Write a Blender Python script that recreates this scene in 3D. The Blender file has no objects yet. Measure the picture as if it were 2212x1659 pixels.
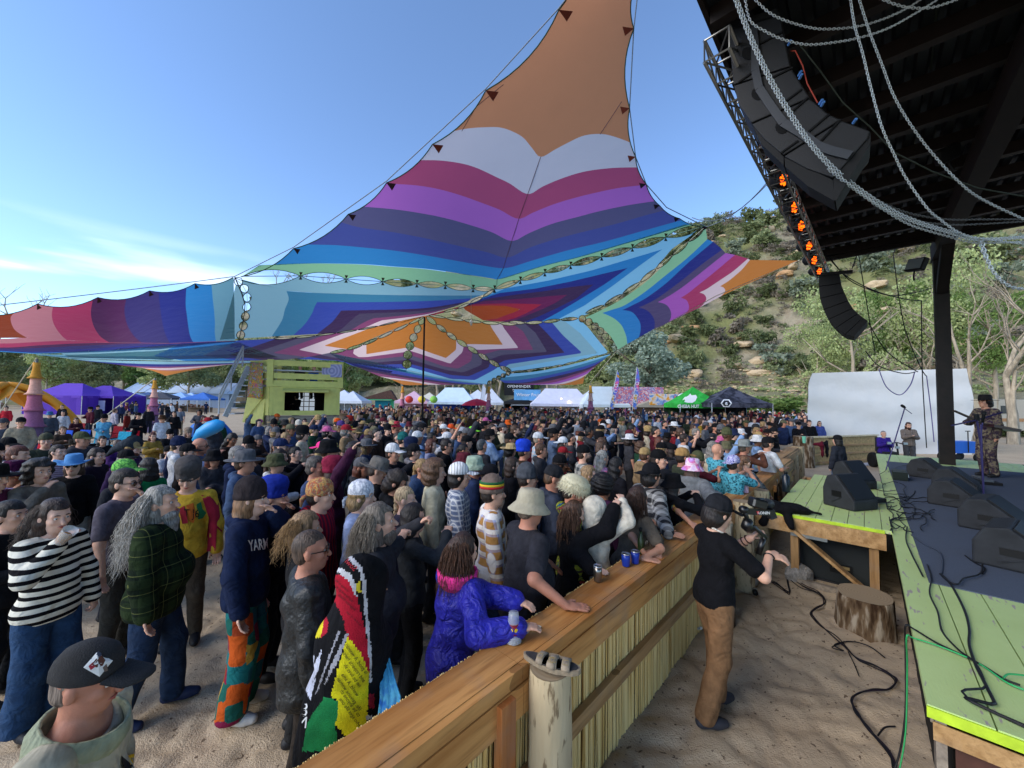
import bpy, math, random
import numpy as np
from mathutils import Vector, Matrix
R=math.radians
rnd=random.Random(7)
sc=bpy.context.scene
COL=sc.collection
F=831.0
PIT=R(2.35); ROL=0.012
fw=Vector((0,math.cos(PIT),math.sin(PIT)))
r0=Vector((1,0,0)); u0=r0.cross(fw)
rt=r0*math.cos(ROL)+u0*math.sin(ROL)
up=u0*math.cos(ROL)-r0*math.sin(ROL)
EYE=Vector((0,0,2.5))
cam=bpy.data.cameras.new('camera'); camo=bpy.data.objects.new('camera',cam); COL.objects.link(camo)
m=Matrix((rt,up,-fw)).transposed().to_4x4(); m.translation=EYE
camo.matrix_world=m
cam.sensor_fit='HORIZONTAL'; cam.sensor_width=36; cam.lens=36*F/2212; cam.clip_end=3000; cam.clip_start=0.05
sc.camera=camo
w=bpy.data.worlds.new("World"); sc.world=w; w.use_nodes=True
nt=w.node_tree; bg=nt.nodes['Background']
sky=nt.nodes.new('ShaderNodeTexSky'); sky.sky_type='NISHITA'; sky.sun_disc=False
SUN_EL=R(30); SUN_ROT=R(-118)
sky.sun_elevation=SUN_EL; sky.sun_rotation=SUN_ROT; sky.altitude=1800; sky.air_density=1.0; sky.dust_density=0.4; sky.ozone_density=3.6
tc=nt.nodes.new('ShaderNodeTexCoord'); mp=nt.nodes.new('ShaderNodeMapping'); mp.inputs['Scale'].default_value=(1.3,1.3,9)
mp.inputs['Location'].default_value=(0.35,0.1,0.62)
nz=nt.nodes.new('ShaderNodeTexNoise'); nz.inputs['Scale'].default_value=1.5; nz.inputs['Detail'].default_value=5; nz.inputs['Roughness'].default_value=0.45
nt.links.new(tc.outputs['Generated'],mp.inputs['Vector']); nt.links.new(mp.outputs[0],nz.inputs['Vector'])
cr=nt.nodes.new('ShaderNodeMapRange'); cr.interpolation_type='SMOOTHSTEP'
cr.inputs['From Min'].default_value=0.545; cr.inputs['From Max'].default_value=0.72
nt.links.new(nz.outputs['Fac'],cr.inputs['Value'])
sx=nt.nodes.new('ShaderNodeSeparateXYZ'); nt.links.new(tc.outputs['Generated'],sx.inputs[0])
lo=nt.nodes.new('ShaderNodeMapRange'); lo.inputs['From Min'].default_value=0.30; lo.inputs['From Max'].default_value=0.16; lo.inputs['To Min'].default_value=0; lo.inputs['To Max'].default_value=1
nt.links.new(sx.outputs['Z'],lo.inputs['Value'])
we=nt.nodes.new('ShaderNodeMapRange'); we.inputs['From Min'].default_value=-0.35; we.inputs['From Max'].default_value=-0.62
nt.links.new(sx.outputs['X'],we.inputs['Value'])
mu=nt.nodes.new('ShaderNodeMath'); mu.operation='MULTIPLY'; nt.links.new(cr.outputs[0],mu.inputs[0]); nt.links.new(lo.outputs[0],mu.inputs[1])
mu2=nt.nodes.new('ShaderNodeMath'); mu2.operation='MULTIPLY'; nt.links.new(mu.outputs[0],mu2.inputs[0]); nt.links.new(we.outputs[0],mu2.inputs[1])
mx=nt.nodes.new('ShaderNodeMix'); mx.data_type='RGBA'
nt.links.new(mu2.outputs[0],mx.inputs['Factor']); nt.links.new(sky.outputs[0],mx.inputs['A'])
mx.inputs['B'].default_value=(5.5,6,6.6,1)
nt.links.new(mx.outputs['Result'],bg.inputs['Color'])
bg.inputs['Strength'].default_value=0.135
sd=bpy.data.lights.new('sun','SUN'); sd.energy=1.3; sd.angle=R(45); sd.color=(1,0.90,0.78)
so=bpy.data.objects.new('sun',sd); COL.objects.link(so)
sdir=Vector((math.sin(SUN_ROT)*math.cos(SUN_EL),math.cos(SUN_ROT)*math.cos(SUN_EL),math.sin(SUN_EL)))
so.rotation_euler=sdir.to_track_quat('Z','Y').to_euler()
vs=sc.view_settings; vs.view_transform='Standard'; vs.look='None'; vs.exposure=1.35; vs.gamma=1; vs.use_curve_mapping=False
sc.cycles.max_bounces=6; sc.cycles.transparent_max_bounces=12; sc.cycles.use_denoising=True
def ray(u,v): return fw*F+rt*(u-1106)-up*(v-829.5)
def U(u,v,y):
 d=ray(u,v); return EYE+d*(y/d.y)
def G(u,v,z=0.0):
 d=ray(u,v); return EYE+d*((z-2.5)/d.z)
CO=Vector((2.2,2.09,0)); dS=Vector((.677,.736,0)).normalized(); nS=Vector((.736,-.677,0)).normalized()
def S(s,t,z=0.0): return CO+dS*s+nS*t+Vector((0,0,z))
YAW_S=math.atan2(dS.y,dS.x)
def tag(o,label=None,cat=None,group=None,kind=None):
 if label: o['label']=label
 if cat: o['category']=cat
 if group: o['group']=group
 if kind: o['kind']=kind
 return o
def empty(name,loc=(0,0,0),rz=0.0,label=None,cat=None,group=None,kind=None):
 o=bpy.data.objects.new(name,None); COL.objects.link(o); o.location=loc; o.rotation_euler=(0,0,rz); o.empty_display_size=.1
 return tag(o,label,cat,group,kind)
def link(name,me,parent=None,mat=None):
 o=bpy.data.objects.new(name,me); COL.objects.link(o)
 if parent: o.parent=parent
 if mat is not None and len(me.materials)==0: me.materials.append(mat)
 return o
def mesh(name,v,f,mats=(),mi=None,smooth=False):
 me=bpy.data.meshes.new(name)
 v=np.asarray(v,dtype=np.float32).reshape(-1,3)
 if isinstance(f,np.ndarray) and f.ndim==2:
  n,k=f.shape
  me.vertices.add(len(v)); me.vertices.foreach_set('co',v.ravel())
  me.loops.add(n*k); me.loops.foreach_set('vertex_index',f.astype(np.int32).ravel())
  me.polygons.add(n); me.polygons.foreach_set('loop_start',np.arange(0,n*k,k,dtype=np.int32))
  me.update(calc_edges=True)
 else:
  me.from_pydata([tuple(map(float,p)) for p in v],[],[tuple(int(i) for i in q) for q in f]); me.update()
 for m_ in mats: me.materials.append(m_)
 if mi is not None: me.polygons.foreach_set('material_index',np.asarray(mi,dtype=np.int32))
 if smooth: me.polygons.foreach_set('use_smooth',[True]*len(me.polygons))
 return me
class MB:
 def __init__(s): s.v=[];s.f=[];s.m=[];s.cur=0
 def add(s,vs,fs):
  b=len(s.v); s.v+= [tuple(p) for p in vs]; s.f+=[tuple(b+i for i in q) for q in fs]; s.m+=[s.cur]*len(fs); return s
 def box(s,c,d,M=None):
  hx,hy,hz=d[0]/2,d[1]/2,d[2]/2; c=Vector(c)
  P=[Vector((x*hx,y*hy,z*hz)) for z in(-1,1) for x,y in((-1,-1),(1,-1),(1,1),(-1,1))]
  if M is not None: P=[M@p for p in P]
  return s.add([c+p for p in P],[(3,2,1,0),(4,5,6,7),(0,1,5,4),(1,2,6,5),(2,3,7,6),(3,0,4,7)])
 def beam(s,a,b,wd,h,upv=(0,0,1)):
  a=Vector(a);b=Vector(b);x=(b-a); L=x.length
  if L<1e-6: return s
  x.normalize(); y=Vector(upv).cross(x)
  if y.length<1e-4: y=Vector((0,1,0)).cross(x)
  y.normalize(); z=x.cross(y)
  M=Matrix((x,y,z)).transposed()
  return s.box((a+b)/2,(L,wd,h),M)
 def tube(s,pts,r,n=6,cap=True):
  pts=[Vector(p) for p in pts]; N=len(pts); rs=r if isinstance(r,(list,tuple)) else [r]*N
  b=len(s.v); ref=None
  for i,p in enumerate(pts):
   t=(pts[min(i+1,N-1)]-pts[max(i-1,0)]);
   if t.length<1e-7: t=Vector((0,0,1))
   t.normalize()
   if ref is None: ref=t.orthogonal().normalized()
   ref=(ref-t*ref.dot(t));
   if ref.length<1e-5: ref=t.orthogonal()
   ref.normalize(); q=t.cross(ref)
   for k in range(n):
    a=2*math.pi*k/n; s.v.append(tuple(p+(ref*math.cos(a)+q*math.sin(a))*rs[i]))
  for i in range(N-1):
   for k in range(n):
    k2=(k+1)%n; s.f.append((b+i*n+k,b+i*n+k2,b+(i+1)*n+k2,b+(i+1)*n+k)); s.m.append(s.cur)
  if cap:
   s.f.append(tuple(b+k for k in reversed(range(n)))); s.m.append(s.cur)
   s.f.append(tuple(b+(N-1)*n+k for k in range(n))); s.m.append(s.cur)
  return s
 def lathe(s,prof,n=16,c=(0,0,0),sx=1,sy=1,M=None):
  c=Vector(c); b=len(s.v)
  for (r,z) in prof:
   for k in range(n):
    a=2*math.pi*k/n; p=Vector((r*math.cos(a)*sx,r*math.sin(a)*sy,z))
    if M is not None: p=M@p
    s.v.append(tuple(c+p))
  for i in range(len(prof)-1):
   for k in range(n):
    k2=(k+1)%n; s.f.append((b+i*n+k,b+i*n+k2,b+(i+1)*n+k2,b+(i+1)*n+k)); s.m.append(s.cur)
  if prof[0][0]>1e-4: s.f.append(tuple(b+k for k in reversed(range(n)))); s.m.append(s.cur)
  if prof[-1][0]>1e-4:
   o=(len(prof)-1)*n; s.f.append(tuple(b+o+k for k in range(n))); s.m.append(s.cur)
  return s
 def prism(s,poly,ext):   # poly: list of 3d points, ext: vector
  n=len(poly); P=[Vector(p) for p in poly]; Q=[p+Vector(ext) for p in P]
  f=[tuple(range(n)),tuple(reversed(range(n,2*n)))]+[(i,n+i,n+(i+1)%n,(i+1)%n) for i in range(n)]
  return s.add(P+Q,f)
 def build(s,name,mats,parent=None,smooth=False):
  if not isinstance(mats,(list,tuple)): mats=[mats]
  me=mesh(name,s.v,s.f,mats,s.m,smooth)
  return link(name,me,parent)
def catrom(P,n):
 P=[Vector(p) for p in P]; out=[]
 for i in range(len(P)-1):
  a=P[max(i-1,0)];b=P[i];c=P[i+1];d=P[min(i+2,len(P)-1)]
  for k in range(n):
   t=k/n; out.append(0.5*((2*b)+(c-a)*t+(2*a-5*b+4*c-d)*t*t+(3*b-a-3*c+d)*t**3))
 out.append(P[-1]); return out
def instance(o,name,loc,rz=0,scale=1,parent=None):
 c=o.copy(); COL.objects.link(c); c.name=name; c.parent=parent; c.location=loc; c.rotation_euler=(0,0,rz)
 c.scale=(scale,)*3 if not isinstance(scale,(tuple,list)) else scale; return c
_rs=np.random.RandomState(3); _tab=_rs.rand(64,64,64).astype(np.float32)
def vnoise(x,y,z=0.0,f=1.0):
 x=np.asarray(x,dtype=np.float32)*f;y=np.asarray(y,dtype=np.float32)*f;z=np.asarray(z,dtype=np.float32)*f+0*x
 xi=np.floor(x).astype(int);yi=np.floor(y).astype(int);zi=np.floor(z).astype(int)
 a=x-xi;b=y-yi;c=z-zi; a=a*a*(3-2*a);b=b*b*(3-2*b);c=c*c*(3-2*c)
 g=lambda i,j,k:_tab[(xi+i)&63,(yi+j)&63,(zi+k)&63]
 l=lambda p,q,t:p+(q-p)*t
 return l(l(l(g(0,0,0),g(1,0,0),a),l(g(0,1,0),g(1,1,0),a),b),l(l(g(0,0,1),g(1,0,1),a),l(g(0,1,1),g(1,1,1),a),b),c)-0.5
def fbm(x,y,z=0.0,f=1.0,o=4):
 r=0;A=1
 for i in range(o): r=r+A*vnoise(x,y,z,f*2**i); A*=.5
 return r
def lin(h):
 if isinstance(h,tuple): return h
 h=h.lstrip('#'); c=[int(h[i:i+2],16)/255 for i in(0,2,4)]
 return tuple((x/12.92 if x<=.04045 else ((x+.055)/1.055)**2.4) for x in c)
_M={}
def mat(name,col,rough=.8,metal=0,spec=.3,noise=0.0,nscale=8,bump=0.0,bscale=30,detail=4,col2=None,emit=0,trans=0,stretch=(1,1,1),coat=0,alpha=1):
 if name in _M: return _M[name]
 m=bpy.data.materials.new(name); m.use_nodes=True; nt=m.node_tree; N=nt.nodes; L=nt.links
 p=N['Principled BSDF']; c=lin(col); p.inputs['Base Color'].default_value=(*c,1)
 p.inputs['Roughness'].default_value=rough; p.inputs['Metallic'].default_value=metal; p.inputs['Specular IOR Level'].default_value=spec
 if coat: p.inputs['Coat Weight'].default_value=coat
 if trans: p.inputs['Transmission Weight'].default_value=trans
 if alpha<1: p.inputs['Alpha'].default_value=alpha
 if emit: p.inputs['Emission Color'].default_value=(*c,1); p.inputs['Emission Strength'].default_value=emit
 if noise or bump or col2:
  tc=N.new('ShaderNodeTexCoord'); mp=N.new('ShaderNodeMapping'); mp.inputs['Scale'].default_value=stretch
  L.new(tc.outputs['Object'],mp.inputs[0])
 if noise or col2:
  nz=N.new('ShaderNodeTexNoise'); nz.inputs['Scale'].default_value=nscale; nz.inputs['Detail'].default_value=detail; nz.inputs['Roughness'].default_value=.6
  L.new(mp.outputs[0],nz.inputs['Vector'])
  c2=lin(col2) if col2 else tuple(x*(1-noise) for x in c); c1=c if col2 else tuple(min(1,x*(1+noise)) for x in c)
  mr=N.new('ShaderNodeMapRange'); mr.inputs['From Min'].default_value=.35; mr.inputs['From Max'].default_value=.65
  L.new(nz.outputs['Fac'],mr.inputs['Value'])
  mx=N.new('ShaderNodeMix'); mx.data_type='RGBA'; mx.inputs['A'].default_value=(*c2,1); mx.inputs['B'].default_value=(*c1,1)
  L.new(mr.outputs[0],mx.inputs['Factor']); L.new(mx.outputs['Result'],p.inputs['Base Color'])
 if bump:
  nb=N.new('ShaderNodeTexNoise'); nb.inputs['Scale'].default_value=bscale; nb.inputs['Detail'].default_value=3
  L.new(mp.outputs[0],nb.inputs['Vector']); b=N.new('ShaderNodeBump'); b.inputs['Strength'].default_value=bump; b.inputs['Distance'].default_value=.02
  L.new(nb.outputs['Fac'],b.inputs['Height']); L.new(b.outputs[0],p.inputs['Normal'])
 _M[name]=m; return m
def cloth(h,**k):
 kk=dict(rough=.9,spec=.15,noise=.2,nscale=14,bump=.55,bscale=9); kk.update(k)
 m=mat('cloth_'+str(h),h,**kk)
 for n in m.node_tree.nodes:
  if n.type=='BUMP': n.inputs['Distance'].default_value=.06; n.inputs['Height'].links[0].from_node.inputs['Distortion'].default_value=.7
 return m
class NT:
 """small node helper on a fresh principled material"""
 def __init__(s,name,rough=.9,spec=.15):
  s.m=bpy.data.materials.new(name); s.m.use_nodes=True; s.t=s.m.node_tree; s.p=s.t.nodes['Principled BSDF']
  s.p.inputs['Roughness'].default_value=rough; s.p.inputs['Specular IOR Level'].default_value=spec
  s.c=s.t.nodes.new('ShaderNodeTexCoord').outputs['Object']; s.sp=s.t.nodes.new('ShaderNodeSeparateXYZ'); s.l(s.c,s.sp.inputs[0])
  s.x,s.y,s.z=s.sp.outputs
  _M[name]=s.m
 def l(s,a,b): s.t.links.new(a,b)
 def n(s,op,a,b=None,c=None):
  q=s.t.nodes.new('ShaderNodeMath'); q.operation=op
  for i,vv in enumerate((a,b,c)):
   if vv is None: continue
   if hasattr(vv,'links'): s.l(vv,q.inputs[i])
   else: q.inputs[i].default_value=vv
  return q.outputs[0]
 def noise(s,scale,detail=3,vec=None,col=False):
  q=s.t.nodes.new('ShaderNodeTexNoise'); q.inputs['Scale'].default_value=scale; q.inputs['Detail'].default_value=detail
  s.l(vec or s.c,q.inputs['Vector']); return q.outputs['Color' if col else 'Fac']
 def mix(s,f,a,b):
  q=s.t.nodes.new('ShaderNodeMix'); q.data_type='RGBA'
  for k,vv in(('Factor',f),('A',a),('B',b)):
   if hasattr(vv,'links'): s.l(vv,q.inputs[k])
   elif k=='Factor': q.inputs[k].default_value=vv
   else: q.inputs[k].default_value=(*lin(vv),1)
  return q.outputs['Result']
 def ramp(s,f,stops,const=False):
  q=s.t.nodes.new('ShaderNodeValToRGB'); s.l(f,q.inputs[0]); e=q.color_ramp
  if const: e.interpolation='CONSTANT'
  while len(e.elements)<len(stops): e.elements.new(.5)
  for i,(p,c) in enumerate(stops): e.elements[i].position=p; e.elements[i].color=(*lin(c),1)
  return q.outputs[0]
 def base(s,c): s.l(c,s.p.inputs['Base Color']); return s
 def bump(s,h,st=.4,d=.02):
  if 'plaid' in s.m.name or 'stripes' in s.m.name or 'tiedye' in s.m.name or 'patch_' in s.m.name: h=s.noise(8,3); h.node.inputs['Distortion'].default_value=.7; st=.6; d=.06
  b=s.t.nodes.new('ShaderNodeBump'); b.inputs['Strength'].default_value=st; b.inputs['Distance'].default_value=d
  s.l(h,b.inputs['Height']); s.l(b.outputs[0],s.p.inputs['Normal']); return s
def text(name,body,loc,M3,size,m,parent=None,ext=.002,align='CENTER',kind=None,flat=True):
 c=bpy.data.curves.new(name,'FONT'); c.body=body; c.size=size; c.extrude=ext; c.align_x=align; c.align_y='CENTER'
 c.resolution_u=2; c.materials.append(m)
 o0=bpy.data.objects.new(name,c); COL.objects.link(o0); bpy.context.view_layer.update(); me=bpy.data.meshes.new_from_object(o0.evaluated_get(bpy.context.evaluated_depsgraph_get())); bpy.data.objects.remove(o0)
 if not me.materials: me.materials.append(m)
 o=bpy.data.objects.new(name,me); COL.objects.link(o)
 mm=M3.to_4x4(); mm.translation=Vector(loc); o.matrix_world=mm
 if parent: o.parent=parent; o.matrix_parent_inverse=parent_inv(parent)
 return o
def parent_inv(p):
 bpy.context.view_layer.update(); return p.matrix_world.inverted()
def basis(x,y):
 x=Vector(x).normalized(); y=Vector(y); z=x.cross(y).normalized(); y=z.cross(x)
 return Matrix((x,y,z)).transposed()
# ================= terrain =================
sand=NT('sand',.95,.1)
_a=sand.noise(1.1,5); _b=sand.noise(26,4)
_c=sand.mix(sand.n('MULTIPLY',_a,1.0),'#a8947c','#c9b698')
_c=sand.mix(sand.n('GREATER_THAN',_b,.66),_c,'#6f5f4e'); sand.base(_c)
sand.bump(sand.n('ADD',sand.noise(90,4),sand.n('MULTIPLY',sand.noise(9,4),2.2)),.5,.02)
def lines(fine,lo,hi,step,grow=1.25,ends=700):
 a=list(np.arange(fine[0],fine[1],step)); s=step; x=fine[1]
 while x<hi: a.append(x); s=min(s*grow,40); x+=s
 a.append(hi); s=step; x=fine[0]-step; b=[]
 while x>lo: b.append(x); s=min(s*grow,40); x-=s
 b.append(lo); return np.array(b[::-1]+a)
gx=lines((-3.4,5.2),-900,900,.045); gy=lines((.6,9.5),-300,900,.05)
X,Y=np.meshgrid(gx,gy,indexing='xy')
s_=(X-CO.x)*dS.x+(Y-CO.y)*dS.y; t_=(X-CO.x)*nS.x+(Y-CO.y)*nS.y
near=np.clip((14-np.hypot(X,Y))/8,0,1)
wx=X+fbm(X,Y,1,1.3,2)*.35; wy=Y+fbm(X,Y,5,1.3,2)*.35
foot=np.abs(vnoise(wx,wy,2,4.6))*2+np.abs(vnoise(wx,wy,7,7.9))
Z=near*(-.095*np.clip(.62-foot,0,1)**1.4+.02*fbm(X,Y,3,1.1,3)-.004)-.0
Z=Z-.0+.05*fbm(X,Y,9,.12,3)*np.clip((np.hypot(X,Y)-12)/12,0,1)
ny,nx=X.shape; idx=np.arange(nx*ny).reshape(ny,nx)
fq=np.stack([idx[:-1,:-1],idx[:-1,1:],idx[1:,1:],idx[1:,:-1]],-1).reshape(-1,4)
g=link('ground',mesh('ground',np.stack([X,Y,Z],-1).reshape(-1,3),fq,[sand.m],smooth=True)); tag(g,'brown trampled sand between the crowd and the stage',kind='structure')
hm=NT('hillside',.95,.1)
_n1=hm.noise(.06,6); _n2=hm.noise(.35,5); _n3=hm.noise(1.6,4)
_c=hm.ramp(_n2,[(.30,'#76765f'),(.44,'#8c8670'),(.56,'#a59a84'),(.7,'#8a7a68')])
_c=hm.mix(hm.ramp(_n1,[(.42,'#000000'),(.60,'#ffffff')]),_c,'#7c8152'); _c=hm.mix(hm.n('MULTIPLY',_n3,.6),_c,'#5f573f'); hm.base(_c)
hm.bump(_n3,.8,.5)
KU=[-1500,-500,0,200,330,450,600,760,930,1200,1440,1560,1700,1900,2150,2500,4200]
KV=[700,735,748,752,715,690,650,618,590,545,512,492,464,410,370,345,330]
FD=[70,75,80,80,80,80,80,76,72,62,50,47,43,36,31,28,28]
RD=[200,200,210,210,210,200,190,185,180,160,135,128,118,105,95,85,80]
def hillpt(u,q):
 v=np.interp(u,KU,KV); f=np.interp(u,KU,FD); r=np.interp(u,KU,RD)
 yh=864+.012*(u-1106)
 y=f+(r-f)*q
 H=2.5+(yh-v)/F*r
 prof=np.interp(q,[0,.05,.12,.2,.3,.45,.62,.8,.93,1,1.2],[0,.015,.075,.10,.19,.38,.60,.80,.93,1.0,.93])
 return (u-1106)/F*y,y,H*prof
us=np.concatenate([np.arange(-1500,-200,60),np.arange(-200,2500,12),np.arange(2500,4200,60)]); qs=np.linspace(0,1.2,110)
UU,QQ=np.meshgrid(us,qs,indexing='xy')
HX,HY,HZ=hillpt(UU,QQ)
am=np.clip(QQ*6,0,1)*np.interp(UU,[-500,900,1500],[2.0,3.0,3.6])
ter=np.abs(fbm(HX,HY,3,.05,4))
HZ=HZ+am*(fbm(HX,HY,3,.045,5)*1.6+ .5*fbm(HX,HY,8,.25,3))-.12
st=(HZ/5.5); HZ=np.where(QQ>.35,HZ+1.3*(np.floor(st)+np.clip((st-np.floor(st))*3,0,1)-st)*(fbm(HX,HY,4,.03,2)>-.05),HZ)
def hillz(x,y):
 i=((HX-x)**2+(HY-y)**2).argmin(); return float(HZ.ravel()[i])
ny,nx=HX.shape; idx=np.arange(nx*ny).reshape(ny,nx)
fq=np.stack([idx[:-1,:-1],idx[:-1,1:],idx[1:,1:],idx[1:,:-1]],-1).reshape(-1,4)
o=link('hills',mesh('hills',np.stack([HX,HY,HZ],-1).reshape(-1,3),fq,[hm.m],smooth=True)); tag(o,'scrubby canyon slope with sandstone ledges behind the stage',kind='structure')
def leafmat(name,c1,c2):
 q=NT(name,.8,.2); k_=q.mix(q.ramp(q.noise(2.2,2),[(.4,'#000000'),(.6,'#ffffff')]),c1,c2); q.base(k_); t=q.t.nodes.new('ShaderNodeBsdfTranslucent'); q.l(k_,t.inputs[0]); ms=q.t.nodes.new('ShaderNodeMixShader'); ms.inputs[0].default_value=.35; q.l(q.p.outputs[0],ms.inputs[1]); q.l(t.outputs[0],ms.inputs[2]); q.l(ms.outputs[0],q.t.nodes['Material Output'].inputs[0]); return q.m
LM={'juniper':leafmat('leaf_juniper','#59633f','#7a8358'),'sage':leafmat('leaf_sage','#77826c','#9aa48e'),'cotton':leafmat('leaf_cottonwood','#9aa66a','#bcc68a'),
 'dull':leafmat('leaf_dull','#828c60','#a3ab7c'),'bright':leafmat('leaf_bright','#647f40','#869c58'),'grey':leafmat('leaf_russian_olive','#8d9c86','#aab7a2'),'twig':leafmat('leaf_twig','#7c7466','#968b7b')}
bark=mat('bark_pale','#a3957f',.9,noise=.3,nscale=6,stretch=(1,1,.25),bump=.6,bscale=12)
barkd=mat('bark_dark','#5f5346',.9,noise=.3,nscale=6,stretch=(1,1,.25))
def leaves(name,blobs,n,size,m,seed=1,shell=.35):
 r=np.random.RandomState(seed); w_=np.array([b[3]*b[4]*b[5] for b in blobs])**.67; w_=w_/w_.sum()
 bi=r.choice(len(blobs),n,p=w_); B=np.array(blobs)[bi]
 d=r.normal(size=(n,3)); d/=np.linalg.norm(d,axis=1)[:,None]; rad=(1-shell*r.rand(n)**1.6)
 rad*=1+.22*vnoise(d[:,0]*2+bi,d[:,1]*2,d[:,2]*2,1.3)*2
 c=B[:,:3]+d*B[:,3:6]*rad[:,None]
 a=r.normal(size=(n,3)); a/=np.linalg.norm(a,axis=1)[:,None]; b=np.cross(a,r.normal(size=(n,3))); b/=np.linalg.norm(b,axis=1)[:,None]
 s=size*(.6+.8*r.rand(n))[:,None]
 V=np.stack([c-a*s,c+b*s*.5,c+a*s,c-b*s*.5],1).reshape(-1,3)
 return mesh(name,V,np.arange(n*4).reshape(-1,4),[m])
def blobs(r,cx,cz,R_,H_,k,seed):
 q=random.Random(seed); out=[]
 for i in range(k):
  a=q.uniform(0,6.28); d=q.uniform(0,.72)*R_; z=cz+q.uniform(-.7,.8)*H_
  f=q.uniform(.3,.6)*(1-.35*abs(z-cz)/H_)
  out.append((cx+math.cos(a)*d,math.sin(a)*d,z,R_*f,R_*f,H_*f*.8))
 return out
def treeproto(name,kind,h,rad,n,leaf,seed,trunkr=.22,pale=True,crownlo=.35,k=11,bm=None):
 q=random.Random(seed)
 e=empty(name); mb=MB()
 top=h*.82
 P=[Vector((0,0,-.4))]
 for i in range(1,6): P.append(Vector((q.uniform(-.05,.05)*h*.3*i/3,q.uniform(-.05,.05)*h*.3*i/3,top*i/5)))
 mb.tube(P,[trunkr*(1.1-.17*i) for i in range(6)],7)
 for i in range(9):
  z0=h*q.uniform(.25,.65); a=q.uniform(0,6.28); L=rad*q.uniform(.6,1.05); zz=z0+L*q.uniform(.4,.9)
  p0=Vector((0,0,z0)); p2=Vector((math.cos(a)*L,math.sin(a)*L,zz)); p1=(p0+p2)/2+Vector((0,0,-.1*L))
  mb.tube([p0,p1,p2],[trunkr*.42,trunkr*.3,trunkr*.1],5)
  for j in range(2):
   b=a+q.uniform(-.9,.9); mb.tube([p1,p1+Vector((math.cos(b),math.sin(b),.8))*L*.45],[trunkr*.22,trunkr*.05],4)
 mb.build('trunk',bark if pale else barkd,e,True)
 ch=(1-crownlo)*h/2
 link('crown',leaves('crown',blobs(q,0,crownlo*h+ch,rad,ch,k,seed+5),n,leaf,LM[kind] if isinstance(kind,str) else kind,seed),e)
 return e
def bare(name,h,rad,seed,m=bark,dens=5):
 q=random.Random(seed); e=empty(name); mb=MB()
 def br(p,d,L,r,lv):
  d=d.normalized(); e1=p+d*L*.5+Vector((q.uniform(-.1,.1),q.uniform(-.1,.1),0))*L; e2=e1+(d+Vector((q.uniform(-.5,.5),q.uniform(-.5,.5),q.uniform(0,.4)))*.6).normalized()*L*.5
  mb.tube([p,e1,e2],[r,r*.75,r*.5],5 if lv<2 else 3,cap=False)
  if lv<dens:
   for i in range(3 if lv<3 else 2):
    dd=(d+Vector((q.uniform(-1,1),q.uniform(-1,1),q.uniform(-.3,.6)))*.85).normalized()
    br(e2 if i else e1,dd,L*q.uniform(.55,.78),r*.52,lv+1)
 br(Vector((0,0,-.3)),Vector((q.uniform(-.2,.2),q.uniform(-.2,.2),1)),h*.42,h*.028,0)
 mb.build('trunk',m,e,True); return e
def treecopy(p,loc,rz,sc_,label=None,group=None,cat='tree',used={}):
 if p.name in used:
  c=p.copy(); COL.objects.link(c)
  for ch in p.children: d=ch.copy(); COL.objects.link(d); d.parent=c
 else: used[p.name]=1; c=p
 c.location=loc; c.rotation_euler=(0,0,rz); c.scale=(sc_[0],sc_[0],sc_[1]) if isinstance(sc_,tuple) else (sc_,)*3
 tag(c,label,cat,group); return c
TP=[treeproto('cottonwood_tree','cotton',11,4.2,5200,.26,11,.2),treeproto('cottonwood_tree','dull',12,4.5,5200,.26,12,.24,k=13),treeproto('cottonwood_tree','bright',10,3.6,4600,.25,13,.18),treeproto('willow_tree','grey',9,4.4,6500,.24,14,.3,False,.15,14)]
TR=[treeproto('cottonwood_tree','cotton',11,4.2,5500,.115,31,.2,k=8),treeproto('cottonwood_tree','bright',11,3.8,5000,.115,37,.22,k=7)]; TR[0].name='thin_cottonwood_tree'; TR[1].name='thin_cottonwood_tree'
q=random.Random(21)
for i in range(46):
 u=-180+i*34+q.uniform(-12,12); D=q.uniform(72,98); p=TP[q.choice([0,0,1,1,2])]
 vt=q.uniform(752,800) if u<560 else q.uniform(735,790)
 H=(864+.012*(u-1106)-vt)/F*D+2.5
 x=(u-1106)/F*D
 treecopy(p,(x,D,0),q.uniform(0,6.28),(H/10.5,H/10.5),'light green cottonwood in the tree line behind the vendor tents','trees behind the vendor tents')
for i,(u,vb,vt,D) in enumerate([(690,868,770,60),(735,868,762,58),(775,868,775,62),(600,866,790,60),(650,866,775,61)]):
 H=(862-vt)/F*D+2.5; treecopy(TP[[0,2,0,1,2][i]],((u-1106)/F*D,D,0),i,(H/12,H/10.5),['slim pale green cottonwood just right of the yellow tower','taller pale green cottonwood among the tents right of the tower','thin young cottonwood beside the teal stall','pale cottonwood behind the yellow tower','cottonwood rising behind the corner of the yellow tower'][i])
for i,(u,D) in enumerate([(955,66),(982,64),(1045,58),(1068,60),(1000,75),(1125,66),(1195,60)]):
 b=bare('bare_tree',12,4,30+i,dens=4) if i<3 else None
 if b: bp=b; TB=globals().setdefault('TB',[]); TB.append(b)
 treecopy(TB[i%3],((u-1106)/F*D,D,0),i,1.1,'bare pale trunked cottonwood behind the middle vendor tents','bare cottonwoods behind the middle tents')
for i,(u,vt,D) in enumerate([(600,585,175),(650,592,170),(700,590,172),(30,640,120)]):
 H=(860-vt)/F*D+2.5; base=hillz((u-1106)/F*D,D)
 treecopy(TB[i%3],((u-1106)/F*D,D,base-.5),i,max(.5,(H-base)/11+.2),'leafless tree standing on the skyline ridge','bare trees on the ridge')
treecopy(TP[3],U(1400,850,41)-Vector((0,0,.7)),.4,(.95,.80),'large grey green willow behind the feather flags')
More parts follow.
